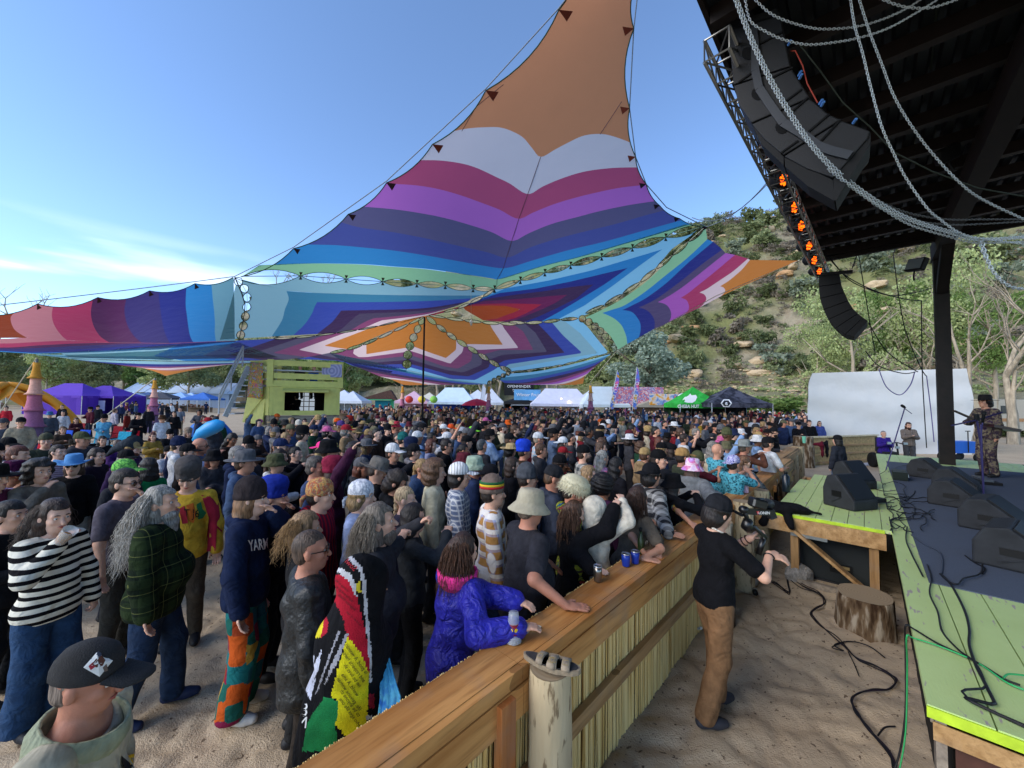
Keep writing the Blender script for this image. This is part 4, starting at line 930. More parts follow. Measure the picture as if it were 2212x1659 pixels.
mb=MB(); mb.box((12.35,-1.35,(ZR+ZD)/2-.1),(.26,.28,ZR-ZD)); mb.build('column',mat('column_black','#18120f',.6,noise=.4,nscale=6),roof)
mb=MB(); mb.beam((12.2,-1.35,ZR-1.5),(10.9,-1.35,ZR-.5),.22,.22); mb.build('knee_brace',dk,roof)
mb=MB(); mb.beam((-2.0,-3.2,ZR-.3),(6,-1.9,ZR-.3),.05,.05); mb.build('conduit',steelr,roof)
for (u,v0,v1,y) in ((1985,-5,500,5.5),(1998,-5,500,5.5)): pass
mb=MB(); mb.tube([U(2008,25,4.2)-CO if False else Vector((0,0,0)),Vector((0,0,.01))],.001,3);
def worldtube(name,pts,r,m_,label,cat,n=6):
 mb=MB(); mb.tube(pts,r,n,False); return tag(mb.build(name,m_,None,True),label,cat)
worldtube('steel_rod',[U(2012,8,4.2),U(1965,420,8.5),U(1932,545,11.3)],.018,mat('rod','#3b3a36',.5,.5),'thin steel rod crossing under the roof','rod')
worldtube('cable',[U(2024,12,4.2),U(2012,140,5),U(2002,230,6),U(1975,300,7),U(1890,400,8.5)],.010,mat('cable_grn','#2c332c',.6),'slack dark cable hanging beside the steel rod','cable')
chm=mat('chain_zinc','#cfd8dc',.35,.35,spec=.6)
def chain(pts,r,wire,label,grp='galvanised hoist chains hung under the stage roof',col=chm):
 P=catrom(pts,14); d=[0]
 for a,b in zip(P,P[1:]): d.append(d[-1]+(b-a).length)
 pitch=r*2.1; n=int(d[-1]/pitch); mb=MB(); j=0
 base=[]
 for k in range(10):
  a=2*math.pi*k/10; base.append((math.cos(a)*(r*1.55),math.sin(a)*r*.78))
 for i in range(n):
  s_=i*pitch
  while j<len(d)-2 and d[j+1]<s_: j+=1
  f=(s_-d[j])/max(1e-6,d[j+1]-d[j]); p=P[j].lerp(P[j+1],f); t=(P[j+1]-P[j]).normalized(); o_=t.cross(Vector((0,0,1)));
  if o_.length<1e-3: o_=Vector((1,0,0))
  o_.normalize(); q_=t.cross(o_); ang=(math.pi/2*(i%2))+.6; a=o_*math.cos(ang)+q_*math.sin(ang)
  mb.tube([p+t*x+a*y for x,y in base]+[p+t*base[0][0]+a*base[0][1]],wire,4,False)
 return tag(mb.build('chain',col,None,True),label,'chain',grp)
def cc(pts,y0,y1):
 n=len(pts); return [U(1498.7+.3224*x,.3224*y,y0+(y1-y0)*i/(n-1)) for i,(x,y) in enumerate(pts)]
m1=[(262,-60),(275,0),(330,150),(400,320),(500,530),(620,740),(760,950),(900,1110),(1050,1240),(1250,1380),(1450,1480),(1700,1560),(1900,1610),(2260,1590)]
chain(cc(m1,3.4,3.9),.012,.0035,'outermost long chain sagging from the roof edge in front of the speaker array')
chain(cc([(x+18,y-12) for x,y in m1],3.42,3.95),.012,.0035,'second long chain lying against the outermost one')
chain(cc([(x+4+10*math.sin(i),y+22+6*math.cos(i*2)) for i,(x,y) in enumerate(m1[7:])],3.7,3.95),.012,.0035,'short doubled chain under the lowest sag of the long chains')
chain(cc([(340,-40),(345,0),(380,140),(480,210),(600,265),(750,298),(900,290),(1100,255),(1300,190),(1500,80),(1660,-20)],3.5,3.5),.011,.003,'lower of the two shallow swags across the top of the speaker array')
chain(cc([(385,-30),(500,80),(620,140),(780,185),(900,195),(1080,180),(1250,135),(1420,60),(1560,-30)],3.6,3.6),.011,.003,'upper shallow chain swag at the top of the speaker array')
chain(cc([(1040,-60),(1050,0),(1080,180),(1130,350),(1190,600),(1260,850),(1340,1030),(1420,1190),(1560,1390),(1650,1470),(1780,1560),(1930,1600),(2260,1640)],3.3,3.9),.012,.0033,'left of the two steep chains dropping past the speaker array')
chain(cc([(1095,-60),(1110,0),(1180,220),(1260,430),(1340,640),(1450,830),(1600,1030),(1800,1240),(1960,1350),(2260,1490)],3.3,3.9),.012,.0033,'right of the two steep chains dropping past the speaker array')
chain(cc([(1230,-20),(1370,35),(1500,55),(1620,45),(1810,-20)],3.4,3.4),.011,.003,'small chain swag at the top edge of the roof')
chain(cc([(1050,1230),(1250,1350),(1450,1430),(1700,1470),(1950,1470),(2260,1470)],4.4,4.4),.012,.0033,'rusty toned chain sagging behind the long chains',col=mat('chain_dull','#7d7f80',.45,.8))
chain(cc([(1200,1370),(1450,1470),(1700,1505),(1950,1500),(2260,1480)],4.5,4.4),.012,.0033,'lower dull chain behind the long chains',col=mat('chain_dull','#7d7f80'))
chain([U(1865+.1567*x,521+.1567*y,3.9) for x,y in [(1640,0),(1660,100),(1700,220),(1780,400),(1900,540),(2050,630),(2260,660)]],.015,.0042,'heavier chain hanging lower right below the roof edge')
chain([U(1865+.1567*x,521+.1567*y,3.93) for x,y in [(1620,20),(1650,140),(1710,270),(1800,430),(1920,560),(2070,645),(2260,668)]],.015,.0042,'twin of the heavier chain at the lower right')
arm=mat('array_black','#191a1d',.62,spec=.35,bump=.2,bscale=150); armd=mat('array_black_deep','#0e0f11',.7)
def onplane(u,v,s0):  # intersection of the sight line with the plane s = s0
 d=ray(u,v); P=S(s0,0); k=(P-EYE).dot(dS)/d.dot(dS); return EYE+d*k
arr=empty('speaker_array',(0,0,0),0,'large curved black line array hanging close under the roof corner','speaker array')
A_=lambda x,y:onplane(1498.7+.3224*x,.3224*y,1.9)
dep=dS*.55
boxes=[ [(250,170),(575,75),(600,205),(645,440),(265,565),(240,300)],
 [(268,572),(648,448),(770,640),(775,652),(385,822),(300,700)],
 [(388,830),(778,660),(905,765),(985,800),(600,1038),(470,930)],
 [(604,1046),(990,806),(1180,875),(1170,920),(935,1190),(760,1130)] ]
for pb in boxes:
 mb=MB(); mb.prism([A_(*p) for p in pb],dep); o=mb.build('cabinet',arm,arr); bv=o.modifiers.new('b','BEVEL'); bv.width=.012; bv.segments=2
for pl_,nm in [([(255,160),(560,70),(570,110),(262,200)],'fly_frame')]:
 mb=MB(); mb.prism([A_(*p)-dS*.03 for p in pl_],dep*1.05); mb.build(nm,armd,arr)
sp_=[(400,190),(415,330),(415,480),(440,600),(520,720),(600,830),(720,900),(830,985),(930,1020),(1050,1050)]
for a,b in zip(sp_,sp_[1:]): mb=MB(); mb.beam(A_(*a)-dS*.02,A_(*b)-dS*.02,.075,.03,dS); mb.build('rigging_bar',mat('rigging','#3a3d42',.5,.5),arr)
for (x,y) in ((365,360),(430,630),(590,855)):
 mb=MB(); c=A_(x,y)-dS*.012; pts_=[]
 for k in range(12):
  a=2*math.pi*k/12; pts_.append(A_(x+38*math.cos(a)*(1.15),y+44*math.sin(a))-dS*.006)
 mb.prism(pts_,dS*.005); mb.build('handle_recess',mat('recess','#050506',.9),arr)
for a,b in (((420,310),(600,215)),((520,525),(665,455)),((590,700),(725,600)),((650,760),(772,650)),((770,885),(908,768)),((855,945),(985,802)),((925,1005),(1060,1035)),((420,470),(300,555)),((580,1030),(700,945))):
 mb=MB(); mb.beam(A_(*a)-dS*.008,A_(*b)-dS*.008,.02,.012,dS); mb.build('seam_gap',mat('recess','#050506'),arr)
for (x,y) in ((640,295),(710,500),(715,520),(850,690),(862,703),(1075,818)):
 mb=MB(); mb.tube([A_(x-8,y+8)-dS*.0,A_(x+14,y-8)-dS*.04],.013,8); mb.build('plug',mat('plug_blue','#4f7fc0',.5),arr)
for pb in ([(935,1195),(1185,880),(1180,960),(950,1340),(935,1330)],[(605,1050),(930,1200),(940,1340),(760,1240),(610,1110)],[(390,830),(600,1045),(600,1100),(450,960)]):
 mb=MB(); mb.prism([A_(*p)+dS*.02 for p in pb],dep*.5); mb.build('lower_waveguide',armd,arr)
worldtube('cable',[A_(640,300)+dS*.1,A_(680,340),A_(730,440),A_(760,560),A_(830,690)],.006,mat('cable_red','#9a3a2a',.6),'red signal cable down the back of the near speaker array','cable')
worldtube('cable',[U(1498.7+.3224*x,.3224*y,4.0) for x,y in [(710,300),(850,480),(1000,690),(1180,850),(1340,1020),(1600,1150),(1900,1260),(2230,1320)]],.008,mat('cable_grn','#2c332c'),'long dark green cable running diagonally under the roof','cable')
B_=lambda x,y:onplane(1498.7+.3224*x,438.9+.3224*y,10.9)
ar2=empty('speaker_array',(0,0,0),0,'small curved black line array hanging in front of the trees','speaker array')
Lf=[(838,478),(838,560),(845,640),(870,715),(905,780),(955,835),(1015,880),(1078,893)]; Rg=[(975,470),(985,540),(1010,600),(1035,655),(1065,705),(1100,740),(1135,768),(1168,790)]
for i in range(7):
 mb=MB(); sh=lambda p,q_,t:(p[0]*(1-t)+q_[0]*t,p[1]*(1-t)+q_[1]*t)
 mb.prism([B_(*Lf[i]),B_(*Rg[i]),B_(*sh(Rg[i],Rg[i+1],.93)),B_(*sh(Lf[i],Lf[i+1],.95))],dS*1.0); mb.build('cabinet',mat('array_far','#0f1012',.8),ar2)
mb=MB(); mb.beam(B_(850,478),B_(1065,458),.08,.08); mb.build('fly_bar',armd,ar2)
def flood(p,yaw,sz,label,col='#c9cfc8',e=0):
 r_=empty('floodlight',p,yaw,label,'floodlight'); mb=MB(); mb.box((0,0,0),(sz*.35,sz,sz*.75)); o=mb.build('housing',armd,r_); bv=o.modifiers.new('b','BEVEL'); bv.width=.02
 mb=MB(); mb.box((-sz*.18,0,0),(.01,sz*.85,sz*.6)); mb.build('glass',mat('flood_glass'+col,col,.2,spec=.6),r_); mb=MB(); mb.tube([(0,0,-sz*.3),(.05,0,-sz*.7),(.1,0,-sz*.9)],.02,6); mb.build('bracket',armd,r_); return r_
r_=flood(U(2047,333,6.2),-1.2,.32,'floodlight with pale glass bolted under the roof girder'); r_.rotation_euler=(.5,.5,-1.6)
r_=flood(U(1980,572,9.7),.1,.42,'black floodlight on an arm from the column','#6d7678'); r_.rotation_euler=(.2,.25,.1)
tr=empty('lighting_truss',(0,0,0),0,'steel box truss with orange stage lights along the roof edge','truss')
TA=U(1548,96,4.2); TB_=U(1779,596,11.4); ax_=(TB_-TA).normalized(); sd_=ax_.cross(Vector((0,0,1))).normalized(); ud=sd_.cross(ax_)
al=mat('truss_alu','#8b8c88',.35,.9); C4=[sd_*a+ud*b for a,b in((-.13,-.13),(.13,-.13),(.13,.13),(-.13,.13))]
N_=24
for c in C4: mb=MB(); mb.tube([TA+c,TB_+c],.02,8); mb.build('chord',al,tr,True)
mb=MB()
for i in range(N_):
 a=TA.lerp(TB_,i/N_); b=TA.lerp(TB_,(i+1)/N_)
 for k in range(4): mb.tube([a+C4[k],b+C4[(k+1)%4]],.011,5,False); mb.tube([a+C4[k],a+C4[(k+1)%4]],.011,5,False)
mb.build('lacing',al,tr)
orl=mat('lamp_orange','#ff5a08',.4,emit=1.6)
for i,(u,v) in enumerate([(1692,388),(1716,448),(1730,488),(1747,531),(1758,562),(1769,586)]):
 t_=(v-96)/500; D=4.2*11.4/(11.4+(4.2-11.4)*t_); p=U(u,v,D); L=empty('stage_light',p,0,['topmost','second from top','third from top','fourth from top','fifth from top','lowest'][i]+' glowing orange stage light on the roof edge truss','stage light','orange stage lights on the truss')
 M=basis(Vector((.5,-.6,-.2)).cross(Vector((0,0,1))),(0,0,1)); dirv=(Vector((0.35,-.85,-.25))).normalized(); X_=dirv.cross(Vector((0,0,1))).normalized(); Y_=X_.cross(dirv); MM=Matrix((X_,Y_,-dirv)).transposed()
 mb=MB(); mb.lathe([(.07,.26),(.12,.2),(.135,.02),(.14,0)],14,(0,0,0),M=MM); mb.build('housing',armd,L,True)
 mb=MB()
 for k in range(7):
  a=k*math.pi/3; r=0 if k==6 else .075; c=MM@Vector((r*math.cos(a),r*math.sin(a),-.008)); mb.lathe([(.034,0),(.03,-.008),(0,-.01)],8,c,M=MM)
 mb.build('lens',orl,L); mb=MB(); mb.tube([(-.15,0,0),(-.15,0,.16),(0,0,.2),(.15,0,.16),(.15,0,0)],.012,5); mb.build('yoke',armd,L)
cb=mat('cable_black','#141416',.6)
E_=lambda x,y,D:U(1498.7+.3224*x,438.9+.3224*y,D)
for pts,lab in [([(880,340),(960,430),(1050,520),(1180,580),(1330,620),(1480,600),(1590,570)],'cable bundle swagging from the roof edge to the column'),([(900,350),(1000,470),(1120,545),(1250,600),(1400,640),(1520,655)],'second cable swag just under the first'),([(1100,320),(1140,560),(1180,800),(1215,1000)],'cable dropping from the roof beam past the far array'),([(1335,330),(1370,600),(1420,860),(1520,1100),(1560,1160)],'cable dropping from the roof beam to the white shelter'),([(1150,990),(1240,1090),(1400,1140),(1485,1130)],'loose cable looping over the white shelter roof'),([(1240,1110),(1290,1230),(1380,1285),(1450,1220),(1480,1130)],'violet cable loop hanging in front of the white shelter'),([(1700,370),(1715,900),(1735,1300),(1745,1480)],'long vertical cable right of the black column'),([(1525,650),(1530,1100),(1545,1400),(1560,1640)],'vertical strap left of the black column'),([(1560,1160),(1590,1400),(1610,1600)],'violet rope slanting in front of the white shelter'),([(1170,800),(1300,1000),(1500,1130)],'thin cable from the far array tail'),([(1060,440),(1100,330)],'short chain motor line above the far array')]:
 D=11.0; worldtube('cable',[E_(x,y,D) for x,y in pts] if len(pts)<3 else catrom([E_(x,y,D) for x,y in pts],5),.013,mat('cable_violet','#6a6096',.5) if 'violet' in lab else cb,lab,'cable')
# ================= people: smooth-union bodies, polygonised on a grid =================
def V3(*a): return np.array(a,dtype=np.float64)
class Body:
 def __init__(s): s.p=[]
 def c(s,a,b,r1,r2,k=.03): s.p.append(('c',np.array(a,float),np.array(b,float),r1,r2,k)); return s
 def e(s,c,r,Rm=None,k=.03,neg=False): s.p.append(('e',np.array(c,float),np.array(r,float),Rm,k,neg)); return s
 def bounds(s,pad=.03):
  lo=np.full(3,9.);hi=np.full(3,-9.)
  for p in s.p:
   if p[0]=='c':
    r=max(p[3],p[4]); lo=np.minimum(lo,np.minimum(p[1],p[2])-r); hi=np.maximum(hi,np.maximum(p[1],p[2])+r)
   elif not p[5]: r=p[2].max() if p[3] is not None else p[2]; lo=np.minimum(lo,p[1]-r); hi=np.maximum(hi,p[1]+r)
  return lo-pad,hi+pad
def field(B,xs,ys,zs,cuts=(),wr=0,wf=26,seed=0):
 D=np.full((len(xs),len(ys),len(zs)),.2)
 for p in B.p:
  if p[0]=='c': a,b,r1,r2,k=p[1:]; r=max(r1,r2)+k+.045; lo=np.minimum(a,b)-r; hi=np.maximum(a,b)+r
  else: c,rr,Rm,k,neg=p[1:]; r=(np.full(3,rr.max()) if Rm is not None else rr)+k+.045; lo=c-r; hi=c+r
  i0,i1=np.searchsorted(xs,[lo[0],hi[0]]);j0,j1=np.searchsorted(ys,[lo[1],hi[1]]);k0,k1=np.searchsorted(zs,[lo[2],hi[2]])
  if i1<=i0 or j1<=j0 or k1<=k0: continue
  x=xs[i0:i1,None,None];y=ys[None,j0:j1,None];z=zs[None,None,k0:k1]
  if p[0]=='c':
   ab=b-a; L=max(ab@ab,1e-9); px,py,pz=x-a[0],y-a[1],z-a[2]
   h=np.clip((px*ab[0]+py*ab[1]+pz*ab[2])/L,0,1); d=np.sqrt((px-h*ab[0])**2+(py-h*ab[1])**2+(pz-h*ab[2])**2)-(r1+(r2-r1)*h)
  else:
   px,py,pz=np.broadcast_arrays(x-c[0],y-c[1],z-c[2])
   if Rm is not None: px,py,pz=[Rm[0,i]*px+Rm[1,i]*py+Rm[2,i]*pz for i in range(3)]
   k0_=np.sqrt((px/rr[0])**2+(py/rr[1])**2+(pz/rr[2])**2)+1e-9; k1_=np.sqrt((px/rr[0]**2)**2+(py/rr[1]**2)**2+(pz/rr[2]**2)**2)+1e-9
   d=k0_*(k0_-1)/k1_
   if neg:
    s=D[i0:i1,j0:j1,k0:k1]; h=np.clip(.5-.5*(s+d)/k,0,1); D[i0:i1,j0:j1,k0:k1]=s*(1-h)-d*h+k*h*(1-h); continue
  s=D[i0:i1,j0:j1,k0:k1]; h=np.maximum(k-np.abs(s-d),0)/k; D[i0:i1,j0:j1,k0:k1]=np.minimum(s,d)-h*h*k*.25
 X=xs[:,None,None];Y=ys[None,:,None];Z=zs[None,None,:]
 if wr:
  q=seed*1.7; n=np.sin(wf*Z+2.4*np.sin(9*X+q)+2.1*np.sin(11*Y+2*q)+q)*.5+np.sin(wf*.8*(X*.6+Y+Z*.5)+3*np.sin(7*Z+q))*.35+np.sin(wf*2.1*(Y*.7-Z*.4+X*.3)+2*np.sin(15*X+q))*.18
  D=D-wr*n
 for f in cuts: D=np.maximum(D,f(X,Y,Z))
 return D
def nets(D,xs,ys,zs):
 S_=D<0; nx,ny,nz=D.shape
 cs=np.zeros((nx-1,ny-1,nz-1),np.int32)
 for i in(0,1):
  for j in(0,1):
   for k in(0,1): cs+=S_[i:nx-1+i,j:ny-1+j,k:nz-1+k]
 act=(cs>0)&(cs<8); ids=np.full(act.shape,-1,np.int64); I,J,K=np.nonzero(act); n=len(I)
 if n==0: return np.zeros((0,3)),np.zeros((0,4),int)
 ids[I,J,K]=np.arange(n); P=np.zeros((n,3)); W=np.zeros(n)
 ax=(xs,ys,zs)
 for a in range(3):
  for u in(0,1):
   for v in(0,1):
    o=[0,0,0]; o[(a+1)%3]=u; o[(a+2)%3]=v; i0,j0,k0=I+o[0],J+o[1],K+o[2]; o[a]=1; i1,j1,k1=I+o[0],J+o[1],K+o[2]
    d0=D[i0,j0,k0];d1=D[i1,j1,k1]; m=(d0<0)!=(d1<0); t=np.where(m,d0/(d0-d1+1e-12),0)
    q=np.stack([xs[i0],ys[j0],zs[k0]],1); r=np.stack([xs[i1],ys[j1],zs[k1]],1); P+=np.where(m[:,None],q+(r-q)*t[:,None],0); W+=m
 P/=W[:,None]; Fs=[]
 for a in range(3):
  sl0=[slice(None)]*3; sl1=[slice(None)]*3; sl0[a]=slice(0,-1); sl1[a]=slice(1,None)
  A=S_[tuple(sl0)];Bq=S_[tuple(sl1)]; E=np.nonzero(A!=Bq); flip=A[E]
  b,c=(a+1)%3,(a+2)%3
  def cell(db,dc):
   q=[e.copy() for e in E]; q[b]-=db; q[c]-=dc; return q
  cs4=[cell(1,1),cell(0,1),cell(0,0),cell(1,0)]
  ok=np.ones(len(E[0]),bool)
  for q in cs4:
   for d in range(3): ok&=(q[d]>=0)&(q[d]<act.shape[d])
  cols=[ids[q[0][ok],q[1][ok],q[2][ok]] for q in cs4]; f=np.stack(cols,1); fl=~flip[ok]; f[fl]=f[fl][:,::-1]; f=f[(f>=0).all(1)]; Fs.append(f)
 return P,np.concatenate(Fs)
def poly(B,res,cuts=(),wr=0,wf=26,seed=0,box=None,drop=()):
 lo,hi=B.bounds() if box is None else box
 g=[np.arange(lo[i],hi[i]+res,res) for i in range(3)]
 D=field(B,*g,cuts,wr,wf,seed); P,Fq=nets(D,*g)
 if len(drop) and len(Fq):
  c=P[Fq].mean(1); m=np.ones(len(Fq),bool)
  for (l,h) in drop: m&=~((c>l)&(c<h)).all(1)
  Fq=Fq[m]
 return P,Fq
def joinm(parts):
 vs=[];fs=[];o=0
 for P,Fq in parts: vs.append(P);fs.append(Fq+o);o+=len(P)
 return np.concatenate(vs),np.concatenate(fs)
def rot(yaw=0,pitch=0,roll=0):   # pitch >0 looks down
 cy,sy=math.cos(yaw),math.sin(yaw);cp,sp=math.cos(pitch),math.sin(pitch);cr,sr=math.cos(roll),math.sin(roll)
 return np.array([[cy,-sy,0],[sy,cy,0],[0,0,1]])@np.array([[cp,0,sp],[0,1,0],[-sp,0,cp]])@np.array([[1,0,0],[0,cr,-sr],[0,sr,cr]])
def ik(sh,hand,L1,L2,hint):
 d=hand-sh; L=np.linalg.norm(d); mx=(L1+L2)*.995
 if L>mx: d=d*mx/L; L=mx; hand=sh+d
 a=(L1*L1-L2*L2+L*L)/(2*L); h=math.sqrt(max(L1*L1-a*a,0)); u=d/L; p=np.array(hint,float); p=p-u*(p@u); p/=np.linalg.norm(p)+1e-9
 return sh+u*a+p*h,hand
ARMS={ # hand target relative to the chest frame (x forward, y left, z up from ground), per side
 'down':((.04,.27,.80),(.04,-.27,.80)),'pockets':((.12,.19,.93),(.12,-.19,.93)),'phone':((.36,.05,1.47),(.36,-.05,1.47)),'fold':((.22,-.10,1.20),(.24,.10,1.14)),
 'raise':((.06,.26,.82),(.24,-.22,1.92)),'drink':((.05,.26,.84),(.20,-.06,1.44)),'cup':((.07,.25,.86),(.28,-.13,1.17)),'clap':((.30,.02,1.25),(.30,-.03,1.25)),'lean':((.42,.22,1.05),(.46,-.20,1.05)),
 'mouth':((.17,.02,1.50),(.06,-.26,.84)),'fist':((.10,.25,.9),(.30,-.14,1.50)),'both_up':((.22,.22,1.95),(.22,-.20,1.95)),'sit':((.34,.15,.62),(.34,-.15,.62))}
def figure(pose='down',fat=0.,fem=0,lean=0.,hy=0.,hp=0.,sit=False,arms=None,stride=.0,armr=1.0,feetf=.0):
 """joint positions of a 1.75 m figure facing +x, base at the origin"""
 J={}; k=1+fat*.9
 Rl=rot(0,lean); piv=V3(0,0,.93)
 up_=lambda *p: piv+Rl@(V3(*p)-piv)
 J['pel']=V3(0,0,.95); J['belly']=up_(.02+.05*fat,0,1.10); J['chest']=up_(.0,0,1.30); J['neck']=up_(-.015,0,1.47); J['head']=up_(.005,0,1.50)+V3(.012,0,.125)
 J['Rl']=Rl; J['RH']=rot(hy,hp+lean*.2); sw=.168-.022*fem; J['fat']=fat;J['fem']=fem
 tg=arms or ARMS[pose]
 for s,i in((1,0),(-1,1)):
  sh=up_(-.005,s*sw*(1+.15*fat),1.415); t=np.array(tg[i],float)
  if arms is None and pose not in('lean',): t=piv+Rl@(t-piv) if pose not in('down','pockets') else t
  el,ha=ik(sh,t,.285,.255,(-.55,s*.75,-.6)); J['sh',s]=sh;J['el',s]=el;J['ha',s]=ha
  if sit: hp_=V3(0,s*.09,.93); J['hip',s]=V3(0,s*.09,.50);
  hip=V3(0,s*.088,.93)
  f=stride*s; an=V3(-.03+f+feetf,s*(.10+.02*fat),.085); kn=V3(.03+f*.5+.01,s*(.098),.50)
  J['hip',s]=hip;J['kn',s]=kn;J['an',s]=an
 return J
def skin_body(J,face=True):
 B=Body(); fat,fem,Rl,RH=J['fat'],J['fem'],J['Rl'],J['RH']; H=J['head']; h=lambda x,y,z:H+RH@V3(x,y,z)
 B.e(H+RH@V3(-.012,0,.035),(.102,.080,.102),RH,.02); B.e(h(.025,0,-.045),(.068,.060,.082),RH,.03); B.e(h(.052,0,-.092),(.034,.036,.026),RH,.03)
 if face:
  B.c(h(.088,0,.012),h(.112,0,-.030),.009,.015,.012); B.c(h(.075,-.04,.028),h(.075,.04,.028),.016,.016,.02)
  B.e(h(.097,.033,.008),(.022,.017,.012),RH,.012,True); B.e(h(.097,-.033,.008),(.022,.017,.012),RH,.012,True)
  B.e(h(.084,0,-.060),(.017,.026,.010),RH,.010); B.e(h(.062,.042,-.022),(.025,.02,.02),RH,.02); B.e(h(.062,-.042,-.022),(.025,.02,.02),RH,.02)
  for s in(1,-1): B.e(h(-.008,s*.079,-.005),(.021,.013,.034),RH,.006)
 B.c(J['neck'],h(-.015,0,-.06),.056-.008*fem,.052-.008*fem,.03)
 B.e(J['chest'],(.105+.03*fat,.150-.012*fem+.03*fat,.19),Rl,.05); B.e(J['belly'],(.10+.12*fat,.135-.01*fem+.09*fat,.17),Rl,.05); B.e(J['pel']+V3(0,0,-.02),(.105+.04*fat,.150+.05*fat,.12),None,.05)
 B.c(J['sh',1]+V3(0,-.03,0),J['sh',-1]+V3(0,.03,0),.058,.058,.05)
 for s in(1,-1):
  a=.94 if fem else 1.06
  B.c(J['sh',s],J['el',s],.050*a+.012*fat,.038*a+.006*fat,.03); B.c(J['el',s],J['ha',s],.038*a+.005*fat,.026*a,.02)
  B.c(J['hip',s],J['kn',s],.080+.025*fat,.056,.04); B.c(J['kn',s],J['an',s],.055,.038,.03); B.c(J['an',s]+V3(-.03,0,-.03),J['an',s]+V3(.13,s*.02,-.05),.035,.028,.02)
  hand(B,J,s)
 return B
def hand(B,J,s):
 ha=J['ha',s]; d=ha-J['el',s]; d/=np.linalg.norm(d); k=J.get(('hk',s),'relax')
 side=np.cross(d,V3(0,0,1));
 if np.linalg.norm(side)<.2: side=V3(0,1,0)
 side/=np.linalg.norm(side); nrm=np.cross(side,d)
 if ('hn',s) in J: nrm=np.array(J['hn',s],float); nrm-=d*(nrm@d); nrm/=np.linalg.norm(nrm); side=np.cross(d,nrm)
 if ('hd',s) in J: d=np.array(J['hd',s],float); d/=np.linalg.norm(d); nrm=nrm-d*(nrm@d); nrm/=np.linalg.norm(nrm); side=np.cross(d,nrm)
 M=np.stack([d,side,nrm],1); c=ha+d*.045; B.e(c,(.050,.040,.017),M,.015); curl={'relax':.5,'flat':.06,'grip':1.35,'fist':1.7}[k]
 for i,(o,L) in enumerate(((-.030,.062),(-.010,.072),(.010,.068),(.029,.055))):
  p=c+d*.040+side*o; a1=curl*.6; d1=d*math.cos(a1)-nrm*math.sin(a1); q=p+d1*L*.52; a2=curl*1.5; d2=d*math.cos(a2)-nrm*math.sin(a2)
  B.c(p,q,.0098,.0088,.007); B.c(q,q+d2*L*.5,.0088,.0076,.004)
 th=side*(-.035*(1)) ; p=ha+d*.02+th*.8; q=p+(d*.7-side*.7-nrm*.35*curl)*.038; B.c(p,q,.013,.0105,.01); B.c(q,q+(d*.9-side*.15-nrm*.5*curl)*.030,.0105,.009,.004)
def top_body(J,loose=.012,long=True,hem=.86,k=.04,hood=0,flare=0):
 B=Body(); fat,fem,Rl=J['fat'],J['fem'],J['Rl']; g=loose
 B.e(J['chest'],(.108+.03*fat+g,.155-.012*fem+.03*fat+g,.20),Rl,k); B.e(J['belly'],(.105+.12*fat+g,.142-.01*fem+.09*fat+g,.18),Rl,k); B.e(J['pel']+V3(0,0,-.01),(.115+.05*fat+g+flare,.158+.05*fat+g+flare,.15),None,k)
 B.e((0,0,hem+.07),(.118+.05*fat+g+flare,.158+.055*fat+g+flare,.17),None,.05)
 B.c(J['sh',1]+V3(0,-.03,.0),J['sh',-1]+V3(0,.03,.0),.062+g*.5,.062+g*.5,.04); B.e(J['neck']+V3(-.0,0,-.035),(.085,.10,.05),Rl,.04)
 for s in(1,-1):
  r=.052+.012*fat+g*.9
  if long: B.c(J['sh',s],J['el',s],r,.044+g,.03); B.c(J['el',s],J['ha',s],.046+g*1.2,.034+g,.025)
  else: m_=J['sh',s]+(J['el',s]-J['sh',s])*.72; B.c(J['sh',s],m_,r+.004,.052+g+.01*fat,.03)
 if hood:
  B.e(J['neck']+V3(-.075,0,.01),(.06,.115,.055),Rl,.03); B.c(J['neck']+V3(.045,.07,-.02),J['neck']+V3(-.03,.10,.02),.022,.03,.03); B.c(J['neck']+V3(.045,-.07,-.02),J['neck']+V3(-.03,-.10,.02),.022,.03,.03)
 return B
def armcut(J,long):
 if not long: return []
 out=[]
 return out
def leg_body(J,loose=.010,wide=0.0,short=False,k=.03):
 B=Body(); fat=J['fat']; g=loose; B.e(J['pel']+V3(0,0,-.02),(.112+.05*fat+g,.155+.055*fat+g,.14),None,.04)
 for s in(1,-1):
  B.c(J['hip',s],J['kn',s],.088+.025*fat+g,.062+g+wide*.5,.04); B.c(J['kn',s],J['an',s]+V3(0,0,.0),.062+g+wide*.5,.048+g+wide,.03)
 return B
def shoe_body(J):
 B=Body()
 for s in(1,-1):
  a=J['an',s]; B.c(a+V3(-.035,0,-.035),a+V3(.10,s*.015,-.045),.045,.042,.02); B.c(a+V3(.08,s*.012,-.05),a+V3(.15,s*.02,-.052),.04,.034,.02)
  B.c(a+V3(-.01,0,-.02),a+V3(0,0,.02),.045,.045,.02)
 return B
floor_cut=lambda X,Y,Z:-Z+0*X+0*Y
SKIN=[mat('skin_%d'%i,c,.55,spec=.35,noise=.09,nscale=9,bump=.12,bscale=60) for i,c in enumerate(['#d3a48a','#c08c72','#9c6a4d','#6b4631','#d8ad96','#b27a62'])]
for m_ in SKIN: m_.node_tree.nodes['Principled BSDF'].inputs['Subsurface Weight'].default_value=.08; m_.node_tree.nodes['Principled BSDF'].inputs['Subsurface Radius'].default_value=(.01,.004,.002)
